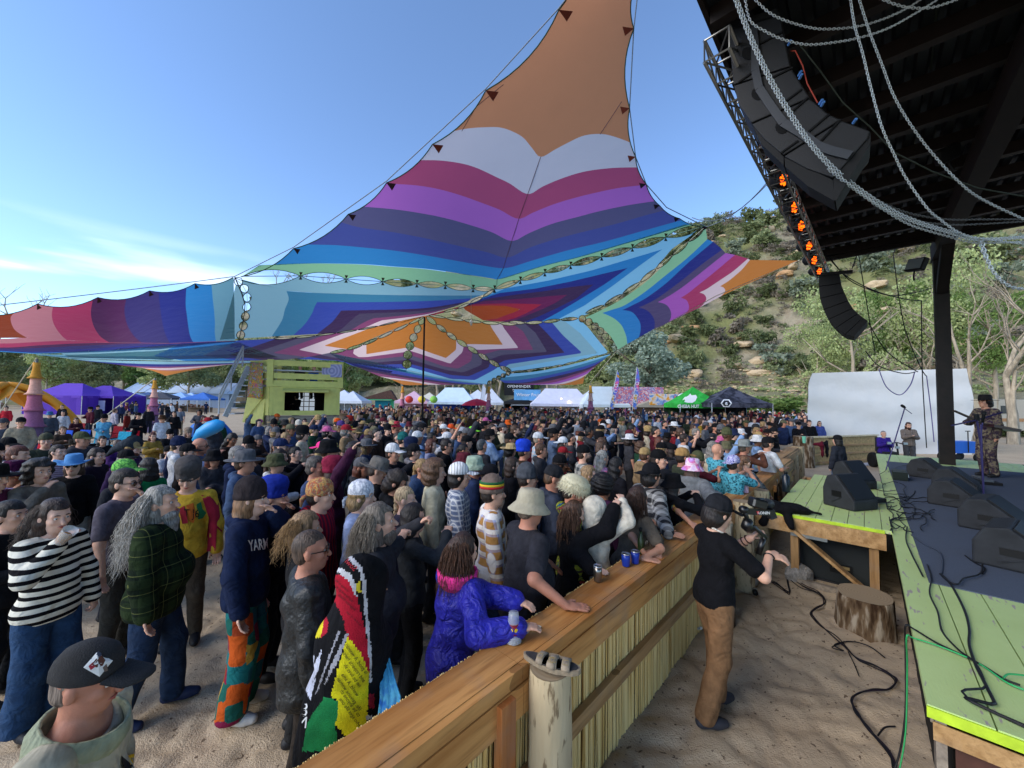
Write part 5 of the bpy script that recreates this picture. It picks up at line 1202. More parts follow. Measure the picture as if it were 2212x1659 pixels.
def hairm(h):
 k='hair_'+h
 if k in _M: return _M[k]
 q=NT(k,.55,.4); mp=q.t.nodes.new('ShaderNodeMapping'); mp.inputs['Scale'].default_value=(60,60,6); q.l(q.c,mp.inputs[0]); n_=q.noise(1.5,3,mp.outputs[0]); c=lin(h)
 q.base(q.mix(q.ramp(n_,[(.35,'#000000'),(.65,'#ffffff')]),tuple(x*.45 for x in c),tuple(min(1,x*1.5) for x in c))).bump(n_,.9,.01); return q.m
HL={}
def hl(name,P,Fq): HL[name]=mesh(name,P,Fq,(),smooth=True)
def hnoise(amp,fr,sd_=0): return None
def hairshape(name,prims,cuts,wr,wf,res=.011,seed=1):
 B=Body()
 for p in prims: B.e(*p) if len(p)<5 or p[0]!='c' else B.c(*p[1:])
 P,Fq=poly(B,res,cuts,wr,wf,seed); hl(name,P,Fq)
 if 'hair' in name or name=='braid':
  P,Fq=poly(B,res,list(cuts)+[lambda X,Y,Z:Z-.035+0*X+0*Y],wr*.6,wf,seed); hl(name+'+',P,Fq)
facecut=lambda X,Y,Z:np.minimum(X-.035-.9*np.maximum(Z-.02,0)*1.0,.0+X*0+Y*0+(.08-Z))
fc=lambda X,Y,Z:np.minimum(X-(.038)+0*Y,.072-Z+0*X)+0*Y
fc=lambda X,Y,Z:np.minimum((X-.035+0*Y+0*Z),(.075-.25*(X-.03)-Z+0*Y))
fcl=lambda X,Y,Z:np.minimum((X-.045+0*Y+0*Z),(.082-.2*(X-.03)-Z+0*Y))
sk=((-.012,0,.045),(.110,.088,.106),None,.02)
hairshape('short_hair',[sk,((-.045,0,-.03),(.068,.075,.06),None,.03)],[fc],.004,90)
hairshape('crop_hair',[((-.014,0,.038),(.102,.080,.103),None,.02),((-.05,0,-.03),(.052,.066,.05),None,.03)],[fc],.001,120)
hairshape('shaggy_hair',[((-.012,0,.045),(.120,.102,.115),None,.02),((-.05,0,-.05),(.085,.095,.085),None,.03)],[fcl],.011,62)
hairshape('curly_hair',[((-.02,0,.045),(.135,.128,.125),None,.02),((-.06,0,-.06),(.10,.12,.10),None,.03)],[fcl],.016,75)
hairshape('long_hair',[sk,((-.045,0,-.06),(.085,.100,.12),None,.03),((-.075,0,-.22),(.062,.110,.17),None,.04),((-.07,0,-.34),(.045,.09,.12),None,.04)],[fcl],.008,70)
hairshape('bob_hair',[sk,((-.035,0,-.04),(.088,.100,.10),None,.03),((-.05,0,-.11),(.075,.105,.08),None,.03)],[fcl],.006,80)
hairshape('tied_hair',[((-.012,0,.042),(.104,.083,.104),None,.02),((-.115,0,.02),(.035,.035,.04),None,.02),((-.13,0,-.10),(.028,.03,.12),None,.03)],[fc],.004,90)
hairshape('braid',[((-.012,0,.042),(.104,.083,.104),None,.02)]+[((-.10+.004*(i%2),.03-.012*(i%2),.02-.04*i),(.03,.03,.028),None,.006) for i in range(7)],[fc],.003,90)
hairshape('hood',[((-.030,0,.040),(.128,.108,.128),None,.02),((-.045,0,-.06),(.108,.112,.10),None,.04),((-.05,0,-.14),(.10,.14,.07),None,.05)],[lambda X,Y,Z:-(np.sqrt(((X-.09)/.13)**2+(Y/.078)**2+((Z+.01)/.112)**2)-1)*.08],.005,45)
hairshape('afro_hair',[((-.02,0,.06),(.155,.150,.150),None,.02)],[fcl],.012,110)
hairshape('beard',[((.050,0,-.085),(.052,.060,.050),None,.02),((.045,0,-.125),(.042,.045,.045),None,.03)],[lambda X,Y,Z:Z+.045+0*X+0*Y,lambda X,Y,Z:-(np.sqrt(((X-.098)/.022)**2+(Y/.026)**2+((Z+.06)/.012)**2)-1)*.012],.005,110,.009)
hairshape('long_beard',[((.050,0,-.09),(.056,.062,.055),None,.02),((.055,0,-.16),(.045,.05,.085),None,.03)],[lambda X,Y,Z:Z+.045+0*X+0*Y],.008,90,.010)
hairshape('short_beard',[((.036,0,-.075),(.060,.0625,.062),None,.02)],[lambda X,Y,Z:Z+.050+0*X+0*Y,lambda X,Y,Z:-(np.sqrt(((X-.098)/.03)**2+(Y/.024)**2+((Z+.062)/.011)**2)-1)*.011],.002,130,.009)
def hlm(name,f): mb=MB(); f(mb); HL[name]=mesh(name,mb.v,mb.f,(),mb.m,True)
def _cap(mb,front=1,rise=0,flat=False):
 n=20; prof=[(.100,.030),(.106,.034),(.107,.060),(.100,.095),(.082,.128),(.050,.150),(.015,.158),(.0001,.159)]
 mb.lathe(prof,n,(-.012,0,.0),1.06,.86)
 W=7; b=len(mb.v)
 for j in range(5):
  r=j/4
  for i in range(W+1):
   a=(-1+2*i/W)*1.15; x=.055+math.cos(a)*.045*1+r*.118*math.cos(a*.75)*front; y=math.sin(a)*.088*(1-.04*r); z=.042+.020*math.cos(a*1.1)*(1-.3*r)-.018*r-.004
   mb.v.append((x,y,z))
 for j in range(4):
  for i in range(W): q=b+j*(W+1)+i; mb.f.append((q,q+1,q+W+2,q+W+1)); mb.m.append(0)
 b2=len(mb.v)
 for k in range(5*(W+1)): p=mb.v[b+k]; mb.v.append((p[0],p[1],p[2]-.006))
 for j in range(4):
  for i in range(W): q=b2+j*(W+1)+i; mb.f.append((q,q+W+1,q+W+2,q+1)); mb.m.append(0)
 for i in range(W): q=b+4*(W+1)+i; mb.f.append((q,q+1,q+1+b2-b,q+b2-b)); mb.m.append(0)
hlm('cap',_cap)
def _bk(mb):
 i0=len(mb.v); _cap(mb)
 mb.v=[(-x-.02,-y,z) for x,y,z in mb.v]
hlm('backward_cap',_bk)
hlm('beanie',lambda mb:mb.lathe([(.098,.000),(.110,.004),(.112,.035),(.106,.045),(.108,.07),(.102,.105),(.084,.14),(.052,.168),(.018,.180),(.0001,.181)],22,(-.014,0,.01),1.05,.88))
hlm('slouch_beanie',lambda mb:mb.lathe([(.098,-.005),(.110,.0),(.112,.04),(.108,.05),(.118,.085),(.122,.13),(.105,.175),(.06,.20),(.0001,.205)],22,(-.022,0,.01),1.10,.90))
hlm('bucket_hat',lambda mb:mb.lathe([(.165,-.028),(.166,-.022),(.135,.012),(.108,.040),(.108,.045),(.100,.105),(.090,.135),(.06,.142),(.0001,.144)],24,(-.010,0,.015),1.06,.92))
hlm('brim_hat',lambda mb:mb.lathe([(.205,.020),(.207,.026),(.150,.022),(.108,.030),(.107,.040),(.104,.10),(.094,.138),(.07,.150),(.035,.135),(.0001,.130)],26,(-.006,0,.018),1.06,.90))
hlm('straw_hat',lambda mb:mb.lathe([(.225,.030),(.228,.038),(.150,.030),(.106,.036),(.104,.09),(.088,.125),(.05,.135),(.0001,.136)],26,(-.006,0,.018),1.03,.93))
hlm('hat_band',lambda mb:mb.lathe([(.1095,.034),(.1095,.058),(.106,.058)],24,(-.006,0,.018),1.06,.90))
def _cow(mb):
 n=28; b=len(mb.v)
 prof=[(.215,.0),(.217,.006),(.150,0),(.106,.012),(.103,.06),(.094,.115),(.07,.128),(.03,.108),(.0001,.10)]
 for (r,z) in prof:
  for k in range(n):
   a=2*math.pi*k/n; zz=z+(.055*abs(math.sin(a))**3*(r/.215)**2 if r>.12 else 0); mb.v.append((r*math.cos(a)*1.10-.006,r*math.sin(a)*.84,zz+.03))
 for i in range(len(prof)-1):
  for k in range(n): k2=(k+1)%n; mb.f.append((b+i*n+k,b+i*n+k2,b+(i+1)*n+k2,b+(i+1)*n+k)); mb.m.append(0)
hlm('cowboy_hat',_cow)
hlm('bandana',lambda mb:(mb.lathe([(.100,.0),(.106,.012),(.108,.05),(.100,.095),(.078,.125),(.04,.145),(.0001,.149)],22,(-.012,0,.008),1.05,.86),mb.tube([(-.11,0,.0),(-.15,.015,-.02),(-.165,.03,-.075)],[.016,.02,.008],6),mb.tube([(-.11,0,.0),(-.15,-.02,-.03),(-.15,-.03,-.09)],[.016,.02,.008],6)))
hlm('headband',lambda mb:mb.lathe([(.100,.02),(.107,.022),(.107,.045),(.102,.05)],20,(-.012,0,.008),1.04,.86))
def _sg(mb):
 for s in(1,-1):
  M=basis((s*.25,1,0),(0,0,1)); mb.lathe([(.0001,.004),(.018,.003),(.024,0),(.018,-.003),(.0001,-.004)],10,(.104,s*.033,.006),M=Matrix(((0,0,1),(1,0,0),(0,1,0))) )
  mb.tube([(.098,s*.055,.010),(.04,s*.080,.012),(-.02,s*.080,.008)],.0035,4)
 mb.tube([(.108,-.012,.010),(.110,0,.012),(.108,.012,.010)],.003,4)
hlm('sunglasses',_sg)
def _eyes(mb):
 for s in(1,-1): mb.lathe([(.0001,.011),(.007,.009),(.011,.004),(.012,0),(.0001,-.008)],8,(.080,s*.033,.008),M=Matrix(((0,0,1),(1,0,0),(0,1,0))))
hlm('eyes',_eyes)
def _iris(mb):
 for s in(1,-1): mb.lathe([(.0001,.0125),(.0045,.0115),(.0055,.010)],8,(.080,s*.033,.008),M=Matrix(((0,0,1),(1,0,0),(0,1,0))))
hlm('irises',_iris)
def _brow(mb):
 for s in(1,-1): mb.tube([(.094,s*.015,.029),(.095,s*.033,.035),(.082,s*.053,.029)],[.0035,.0045,.002],5)
hlm('eyebrows',_brow)
def _lips(mb):
 mb.tube([(.090,-.024,-.060),(.1005,-.010,-.056),(.102,0,-.058),(.1005,.010,-.056),(.090,.024,-.060)],[.001,.0045,.004,.0045,.001],5); mb.tube([(.090,-.023,-.062),(.100,0,-.067),(.090,.023,-.062)],[.001,.0055,.001],5)
hlm('lips',_lips)
def _fur(mb):
 mb.lathe([(.10,.0),(.125,.01),(.14,.05),(.13,.11),(.09,.15),(.04,.168),(.0001,.172)],18,(-.010,0,.0),1.05,.95)
 q=random.Random(4)
 for i in range(1500):
  a=q.uniform(0,6.28);z=q.uniform(.0,.16); r=.13*math.sqrt(max(.03,1-((z-.03)/.15)**2))+.005; p=Vector((r*1.05*math.cos(a)-.01,r*.95*math.sin(a),z)); d=(Vector((math.cos(a),math.sin(a),q.uniform(-.9,.5)))).normalized()*q.uniform(.02,.045)
  o_=Vector((-math.sin(a),math.cos(a),0))*.0035; mb.add([p-o_,p+o_,p+d+Vector((0,0,-.008))],[(0,1,2)])
hlm('fluffy_hat',_fur)
dark=mat('pupil','#0c0a09',.2,spec=.6); white_e=mat('eyeball','#cfc8c0',.3); lipm=mat('lips','#a65a50',.5); glass=mat('sunglass','#08080a',.15,spec=.7)
HATS={'cap','backward_cap','beanie','slouch_beanie','bucket_hat','brim_hat','straw_hat','cowboy_hat','bandana','headband','fluffy_hat'}
def head_things(root,J,sc_,hat=None,hatm=None,hair=None,hairmat=None,beard=None,shades=False,fine=False,mid=True):
 H=J['head']*sc_; M=Matrix([list(r) for r in J['RH']]).to_4x4(); M=Matrix.Translation(Vector(H))@M@Matrix.Scale(sc_,4)
 def put(k,name,m_):
  me=HL[k]; key=(k,m_.name);
  if key not in HL: c=me.copy(); c.name=name; c.materials.clear(); c.materials.append(m_); HL[key]=c
  o=bpy.data.objects.new(name,HL[key]); COL.objects.link(o); o.parent=root; o.matrix_local=M; return o
 if hair:
  k=hair+'+' if hat and hat!='headband' and hair+'+' in HL else hair
  put(k,'hood' if k=='hood' else 'hair',hairmat)
 if beard: put(beard,'beard',hairmat if hair!='hood' else hairm('#3a2a1e'))
 if hat: put(hat,hat,hatm)
 if shades: put('sunglasses','sunglasses',glass)
 if fine:
  put('eyes','eyes',white_e); put('irises','irises',dark); put('eyebrows','eyebrows',hairmat if hairmat and hair!='hood' else hairm('#3a2a1e')); put('lips','lips',lipm)
 elif mid: put('irises','eyes',dark); put('eyebrows','eyebrows',hairm('#2c2019'))
 return put
NP=[0]
def person(loc,yaw,h,label,group=None,J=None,skin=0,top='#222222',topm=None,bottom='#2a3040',botm=None,shoes='#1c1c1e',long=True,res=.016,loose=.014,hem=.84,hood=0,hat=None,hatc=None,hatm=None,hair='short_hair',hairc='#2e2118',beard=None,shades=False,fine=True,wide=0.0,flare=0,wr=.005,shoem=None,neckhole=.075,extra=None,sleevecut=True,openhead=None):
 NP[0]+=1; seed=NP[0]; e=empty('person',(loc[0],loc[1],loc[2] if len(loc)>2 else 0),yaw,label,'person',group); sc_=h/1.75
 B=skin_body(J); H=J['head']
 hb=(H+V3(-.15,-.13,-.14),H+V3(.15,.13,.16)); parts=[]; boxes=[]
 if fine:
  boxes=[hb]
  for s in(1,-1):
   ha=J['ha',s];
   if res<=.017: boxes.append((ha+V3(-.15,-.15,-.15),ha+V3(.15,.15,.15)))
  parts=[poly(B,.0075 if i==0 else .0065,box=b) for i,b in enumerate(boxes)]
 P,Fq=joinm([poly(B,res,drop=[(b[0]+res*1.1,b[1]-res*1.1) for b in boxes],cuts=[floor_cut])]+parts)
 link('body',mesh('body',P*sc_,Fq,[SKIN[skin]],smooth=True),e)
 T=top_body(J,loose,long,hem,hood=hood,flare=flare)
 cuts=[lambda X,Y,Z:(hem-.0)-Z+0*X+0*Y]
 nk=J['neck']; cuts.append(lambda X,Y,Z:-(np.sqrt((X-nk[0]-.03)**2+(Y-nk[1])**2+((Z-nk[2]-.045)*1.1)**2)-neckhole))
 P,Fq=poly(T,res,cuts,wr,30,seed); o=link('shirt' if not hood else 'hoodie',mesh('shirt',P*sc_,Fq,[topm or cloth(top)],smooth=True),e)
 Bt=leg_body(J,.010,wide); cz=hem+.10
 P,Fq=poly(Bt,res*1.15,[lambda X,Y,Z:Z-cz+0*X+0*Y,lambda X,Y,Z:.045-Z+0*X+0*Y],.005,24,seed+3); link('trousers',mesh('trousers',P*sc_,Fq,[botm or cloth(bottom)],smooth=True),e)
 P,Fq=poly(shoe_body(J),.013,[floor_cut]); link('shoes',mesh('shoes',P*sc_,Fq,[shoem or mat('shoe_'+shoes,shoes,.6)],smooth=True),e)
 e['_']=0; del e['_']
 put=head_things(e,J,sc_,hat,hatm or (cloth(hatc) if hatc else None),hair,(hairm(hairc) if hair!='hood' else (topm or cloth(top))),beard,shades,fine)
 return e,put
# ================= front rows, person by person =================
from mathutils.bvhtree import BVHTree
def plaid(name,base,l1,l2,sz=.09,w1=.18,w2=.5):
 q=NT('plaid_'+name,.95,.1); a=q.n('ADD',q.y,q.n('MULTIPLY',q.x,.75))
 f=lambda v,o:q.n('FRACT',q.n('ADD',q.n('DIVIDE',q.n('ADD',v,5),sz),o))
 h1=q.n('LESS_THAN',f(a,0),w2); h2=q.n('LESS_THAN',f(q.z,0),w2); s1=q.n('LESS_THAN',f(a,.33),w1); s2=q.n('LESS_THAN',f(q.z,.33),w1)
 c=q.mix(q.n('MULTIPLY',q.n('ADD',h1,h2),.5),base,l1); c=q.mix(q.n('MULTIPLY',q.n('MAXIMUM',s1,s2),.8),c,l2); q.base(c).bump(q.noise(18,3),.4,.01); return q.m
def stripes(name,c1,c2,per=.075,duty=.5,ax='z',tilt=0):
 q=NT('stripes_'+name,.95,.1); v={'z':q.z,'y':q.y,'x':q.x}[ax]; v=q.n('ADD',v,q.n('MULTIPLY',q.x,tilt)); v=q.n('ADD',v,q.n('MULTIPLY',q.noise(5,2),.02))
 q.base(q.mix(q.n('LESS_THAN',q.n('FRACT',q.n('DIVIDE',q.n('ADD',v,5),per)),duty),c1,c2)).bump(q.noise(20,3),.4,.01); return q.m
def tiedye(name,cols,sc_=4,dist=2.5):
 q=NT('tiedye_'+name,.95,.1); n_=q.t.nodes.new('ShaderNodeTexNoise'); n_.inputs['Scale'].default_value=sc_; n_.inputs['Detail'].default_value=3; n_.inputs['Distortion'].default_value=dist; q.l(q.c,n_.inputs['Vector'])
 q.base(q.ramp(n_.outputs['Fac'],[(.28+.44*i/(len(cols)-1),c) for i,c in enumerate(cols)])).bump(q.noise(18,3),.3,.01); return q.m
def patchwork(name,cols,sc_=7):
 q=NT('patch_'+name,.95,.1); v=q.t.nodes.new('ShaderNodeTexVoronoi'); v.inputs['Scale'].default_value=sc_; v.distance='CHEBYCHEV'; v.inputs['Randomness'].default_value=.55; q.l(q.c,v.inputs['Vector'])
 sp=q.t.nodes.new('ShaderNodeSeparateColor'); q.l(v.outputs['Color'],sp.inputs[0]); q.base(q.ramp(sp.outputs[0],[(i/len(cols),c) for i,c in enumerate(cols)],True)).bump(q.noise(20,3),.4,.01); return q.m
TGT=(10.2,8.4)
def face_to(p,j=0): return math.atan2(TGT[1]-p[1],TGT[0]-p[0])+j
def w2l(P,base,yaw,sc_):
 d=Vector(P)-Vector((base[0],base[1],0)); c,s=math.cos(-yaw),math.sin(-yaw); return V3(c*d.x-s*d.y,s*d.x+c*d.y,d.z)/sc_
def hero(u,v,h,label,pose='down',j=0,yaw=None,aw=None,hk=None,hd=None,hatrise=0,group=None,pos=None,**k):
 p=pos or G(u,v,h+hatrise); yw=face_to(p,j) if yaw is None else yaw; sc_=h/1.75
 fk={a:k.pop(a) for a in('fat','fem','lean','hy','hp','stride','feetf') if a in k}
 arms=None
 if aw:
  arms=[]
  for i in(0,1):
   arms.append(tuple(w2l(aw[i],p,yw,sc_)) if aw[i] is not None else tuple(ARMS[pose][i]))
 J=figure(pose,arms=arms,**fk)
 if hk:
  for s,i in((1,0),(-1,1)): J['hk',s]=hk[i]
 if hd:
  for s,i in((1,0),(-1,1)):
   if hd[i] is not None: dv=V3(*hd[i]); c,s2=math.cos(-yw),math.sin(-yw); J['hd',s]=V3(c*dv[0]-s2*dv[1],s2*dv[0]+c*dv[1],dv[2]); J['hn',s]=V3(0,0,1)
 e,put=person((p[0],p[1],0),yw,h,label,group,J,**k); OCC.append((p[0],p[1])); e['_yaw']=0; del e['_yaw']
 return e,put,J,p,yw,sc_
OCC=[]
def strands(e,J,sc_,col,n=140,L=.38,seed=1,r=.0019,back=.8,spread=.10):
 q=random.Random(seed); mb=MB(); H=Vector(J['head']*sc_); RH=Matrix([list(x) for x in J['RH']])
 for i in range(int(n*1.9)):
  a=math.pi+q.uniform(-1.75,1.75)*back; z=q.uniform(.03,.12); rr=math.sqrt(max(.05,1-((z-.03)/.11)**2)); p=RH@Vector((.105*rr*math.cos(a)-.012,.088*rr*math.sin(a),z))*sc_+H
  d=(RH@Vector((math.cos(a),math.sin(a),0))); pts=[p]; LL=L*q.uniform(.55,1.1); ph=q.uniform(0,6); y=0
  for k in range(1,8):
   t=k/7; y=math.sin(ph+t*q.uniform(4,8))*.012; out=.035*math.sin(min(1,t*2)*1.57)+spread*t*q.uniform(.5,1)
   pts.append(p+d*out+Vector((y,y,-LL*t**1.15)))
  mb.tube(pts,[r,r,r*.9,r*.9,r*.8,r*.7,r*.5,r*.2],3,False)
 return mb.build('hair_strands',hairm(col),e,True)
def bvh(objs):
 bpy.context.view_layer.update(); V=[];Fs=[]
 for o in objs:
  b=len(V); M=o.matrix_world; V+=[M@v.co for v in o.data.vertices]; Fs+=[[b+i for i in f.vertices] for f in o.data.polygons]
 return BVHTree.FromPolygons(V,Fs)
def decal(objs,verts,faces,m,name='print',parent=None,off=.003,tree=None):
 off=max(off,.005)
 T=tree or bvh(objs); out=[];ok=[]
 last=None
 for (u,v) in verts:
  d=ray(u,v).normalized(); h=T.ray_cast(EYE,d)
  if h[0] is None: out.append(None); continue
  out.append(h[0]-d*off);
 Fs=[f for f in faces if all(out[i] is not None for i in f)]
 if not Fs: return None
 V=[p if p is not None else Vector((0,0,0)) for p in out]
 P=parent or objs[0]; o=link(name,mesh(name,V,Fs,[m])); o.parent=P; o.matrix_parent_inverse=P.matrix_world.inverted(); return o
def dpoly(objs,poly,m,**k):
 n=len(poly); cu=sum(p[0] for p in poly)/n; cv=sum(p[1] for p in poly)/n; vs=[(cu,cv)]; K=7
 for r in range(1,K+1):
  for p in poly: vs.append((cu+(p[0]-cu)*r/K,cv+(p[1]-cv)*r/K))
 fs=[(0,1+i,1+(i+1)%n) for i in range(n)]
 for r in range(1,K):
  b=1+(r-1)*n;c=1+r*n; fs+=[(b+i,c+i,c+(i+1)%n,b+(i+1)%n) for i in range(n)]
 return decal(objs,vs,fs,m,**k)
_tx={}
def dtext(objs,body,u,v,size,m,ang=0,mirror=False,sx=1,shear=0,bold=0,**k):
 c=bpy.data.curves.new('tmp','FONT'); c.body=body; c.size=size; c.align_x='CENTER'; c.align_y='CENTER'; c.resolution_u=2; c.offset=bold*size
 o=bpy.data.objects.new('tmp',c); COL.objects.link(o); bpy.context.view_layer.update(); me=bpy.data.meshes.new_from_object(o.evaluated_get(bpy.context.evaluated_depsgraph_get()))
 ca,sa=math.cos(ang),math.sin(ang); vs=[]
 for w_ in me.vertices:
  x=w_.co.x*sx*(-1 if mirror else 1)+shear*w_.co.y; y=w_.co.y; vs.append((u+x*ca+y*sa,v+x*sa-y*ca))
 fs=[tuple(f.vertices) for f in me.polygons]; bpy.data.objects.remove(o); bpy.data.curves.remove(c); bpy.data.meshes.remove(me)
 return decal(objs,vs,fs,m,name='lettering',**k)
kid=lambda e,n:[c for c in e.children if c.name.split('.')[0]==n]
pw=mat('print_white','#dcdcd8',.8); pk_=mat('print_black','#111112',.8); py_=mat('print_yellow','#d9b52a',.8); pr_=mat('print_red','#9c1f2c',.8); pg_=mat('print_green','#1f6b3c',.8)
gr=G(1630,1160,1.35);
e,put,J,p,yw,sc_=hero(0,0,1.72,'camera operator in black tee, black cap and brown work trousers in the sand pit','phone',pos=G(1543,1545),yaw=.15,aw=[U(1622,1162,3.22),U(1662,1197,3.05)],hk=['grip','relax'],hd=[(1,.2,.7),(.9,-.3,-.2)],hat='cap',hatc='#1f2024',hair='shaggy_hair',hairc='#1d1612',top='#0f0f12',long=False,bottom='#7a5b3f',wide=.018,shoes='#34353c',lean=.07,hp=.2,stride=.12,hem=.90,skin=0,res=.014,wr=.004)
mb=MB(); H=J['neck']*sc_
for k,c in((0,'#d8d5cc'),): mb.tube([(H[0]+.07*math.cos(a)-.0,H[1]+.085*math.sin(a),H[2]-.0+.02-.035*math.cos(a)) for a in [i*math.pi/8 for i in range(17)]],.007,5)
mb.build('shell_necklace',mat('shells','#cfc9bb',.4,noise=.5,nscale=90),e)
for s,cc_ in((1,'#3a2117'),(-1,'#111111')):
 ha=J['ha',s]*sc_; el=J['el',s]*sc_; d=Vector(el-ha).normalized()
 for i_ in range(2 if s>0 else 1): mb=MB(); c=Vector(ha)+d*(.03+.04*i_); a=d.orthogonal().normalized(); b=d.cross(a); mb.tube([c+(a*math.cos(t*math.pi/6)+b*math.sin(t*math.pi/6))*.034 for t in range(13)],.006,4); mb.build('bracelet',mat('bracelet'+cc_,cc_,.5),e)
gy=empty('camera_gimbal',(0,0,0),0,'black camera on a handheld gimbal with white lettering held by the operator','camera rig'); gb=mat('gimbal_black','#101113',.35,spec=.6); gd=mat('gimbal_grey','#2a2c30',.45)
D0=3.16
gp=lambda x,y,dd=0:U(1371.5+.248*x,1014.9+.248*y,D0+dd)
mb=MB(); mb.tube([gp(1075,735),gp(1100,660),gp(1120,600)],[.024,.022,.02],10); mb.tube([gp(1120,600),gp(1140,590),gp(1040,500),gp(985,470)],[.022,.016,.016,.018],8); mb.build('handle',gb,gy,True)
mb=MB(); mb.tube([gp(1000,520,.02),gp(975,490,.0),gp(985,440,-.02)],[.035,.045,.035],12); mb.build('tilt_motor',gb,gy,True)
mb=MB(); mb.tube([gp(985,450),gp(965,390),gp(950,350)],.018,8); mb.tube([gp(940,345,-.04),gp(965,350,.05)],.032,12); mb.build('arm',gb,gy,True)
mb=MB(); mb.beam(gp(960,360),gp(1210,375),.03,.045); o1=mb.build('base_plate',gb,gy); mb=MB(); mb.beam(gp(1170,345,.03),gp(1200,420,.03),.05,.05); mb.build('roll_motor',gd,gy)
mb=MB(); mb.box(gp(1070,290),(.12,.09,.075),Matrix.Rotation(.25,3,'Y')); o=mb.build('camera_body',gb,gy); bv=o.modifiers.new('b','BEVEL'); bv.width=.012
mb=MB(); mb.tube([gp(1110,290,.04),gp(1150,292,.05),gp(1180,300,.06)],[.036,.04,.038],14); mb.build('lens',gd,gy,True)
mb=MB(); mb.tube([gp(1020,262),gp(1060,252),gp(1120,258)],.012,6); mb.build('top_handle',gb,gy,True)
dtext([o1],'RONIN',1371.5+.248*1122,1014.9+.248*377,8.5,pw,ang=.0,bold=.02,parent=gy); dpoly([o1],[(1371.5+.248*x,1014.9+.248*y) for x,y in((1058,362),(1085,362),(1072,392))],mat('print_red2','#c8202a'),parent=gy)
e,put,J,p,yw,sc_=hero(152,1396,1.57,'closest man at bottom left in faded black cap with white rooster patch and khaki jacket','down',yaw=.30,hat='cap',hatm=mat('cap_faded','#2a2a2b',.9,noise=.25,nscale=6,bump=.3,bscale=180),hatrise=.02,hair='crop_hair',hairc='#6e6258',top='#a9a38e',hood=0,skin=5,fat=.3,loose=.03,res=.013,hp=.15,lean=.08,wr=.006,neckhole=.135)
mb=MB(); _n=Vector(J['neck']*sc_); mb.lathe([(.125,-.085),(.135,-.04),(.118,.012),(.108,.010),(.112,-.04)],20,_n+Vector((.03,0,.0)),1.05,1.0,M=Matrix.Rotation(.35,3,'Y')); mb.build('collar',cloth('#8f957c'),e,True)
tb=bvh([kid(e,'cap')[0]]); dpoly([kid(e,'cap')[0]],[(180,1442),(209,1409),(244,1427),(215,1462)],pw,tree=tb,parent=e)
for pl_,c in(([(198,1435),(208,1422),(220,1416),(228,1426),(222,1438),(208,1442)],'#5a3426'),([(191,1439),(201,1430),(206,1440),(196,1448)],'#a0303a'),([(208,1414),(212,1406),(220,1412),(216,1422)],'#3b4150'),([(222,1442),(230,1434),(234,1448),(226,1452)],'#6a5a50')): dpoly([kid(e,'cap')[0]],pl_,mat('rooster_'+c,c),tree=tb,off=.0045,parent=e)
ts=bvh([kid(e,'shirt')[0]])
dpoly([kid(e,'shirt')[0]],[(262,1632),(292,1612),(318,1659),(330,1700),(280,1700)],pk_,tree=ts,parent=e); dpoly([kid(e,'shirt')[0]],[(276,1632),(290,1628),(306,1650),(300,1668),(282,1652)],py_,tree=ts,off=.006,parent=e)
e,put,J,p,yw,sc_=hero(117,1082,1.68,'woman in black and cream striped sweater and blue jeans drinking beer from a plastic cup','drink',yaw=-.25,fem=1,hair='bob_hair',hairc='#2e1f18',topm=stripes('sweater','#d6d2c2','#101014',.062,.45),bottom='#27405f',wide=.05,shoes='#22242a',fat=.15,loose=.02,res=.015,hk=['grip','relax'],skin=4,hp=.1)
strands(e,J,sc_,'#2e1f18',60,.30,4)
def cup(P,label,r=.042,h=.12,liq='#c07a1e',tilt=0,col=None,cat='cup',name='cup'):
 c=empty(name,P,0,label,cat); c.rotation_euler=(0,tilt,0); mb=MB(); mb.lathe([(r*.72,0),(r*.75,.003),(r,h),(r*1.04,h),(r*.97,h-.004),(r*.70,.006)],16)
 mb.build('shell',col or mat('clear_plastic','#dfe5e6',.08,alpha=.35,spec=.7),c,True)
 if liq: mb=MB(); mb.lathe([(r*.70,.008),(r*.85,h*.55),(.0001,h*.55)],14); mb.build('drink',mat('drink_'+liq,liq,.1,spec=.6),c,True)
 return c
hw=Vector(J['ha',-1]*sc_); cw=Matrix.Rotation(yw,3,'Z')@hw+Vector((p[0],p[1],0)); cup(cw+Vector((.03,-.02,.03)),'clear cup of amber beer at the striped woman mouth',.045,.12,tilt=.7)
hero(268,1016,1.78,'man with sunglasses in heather grey shirt and grey trousers behind the striped woman','mouth',yaw=.15,hair='short_hair',hairc='#251c16',shades=True,top='#55505a',bottom='#3d3a34',skin=0,res=.016,long=False)
e,put,J,p,yw,sc_=hero(345,1055,1.76,'man with very long silver hair and dark beard in green plaid flannel jacket','down',yaw=.45,hair='long_hair',hairc='#8c8880',beard='long_beard',topm=plaid('green','#131d14','#26331d','#5e6336',.13,.035,.5),bottom='#1f3049',shoes='#1d2a4a',fat=.5,loose=.035,hem=.80,hy=-.2,hp=-.12,res=.016,skin=0,wide=.02,stride=.14)
strands(e,J,sc_,'#aaa69e',220,.52,7,.0021,.85,.16); strands(e,J,sc_,'#7d786f',120,.45,8,.002,.9,.12)
e,put,J,p,yw,sc_=hero(409,1000,1.79,'smiling man in grey knit beanie and yellow, red and green tie dye tee looking down','down',yaw=-1.05,hatrise=.02,hat='slouch_beanie',hatc='#4a4645',hair='crop_hair',hairc='#6a625a',top='#c9a032',bottom='#4b4034',skin=0,hp=.35,long=True,res=.016,loose=.022)
ts=bvh(kid(e,'shirt'));
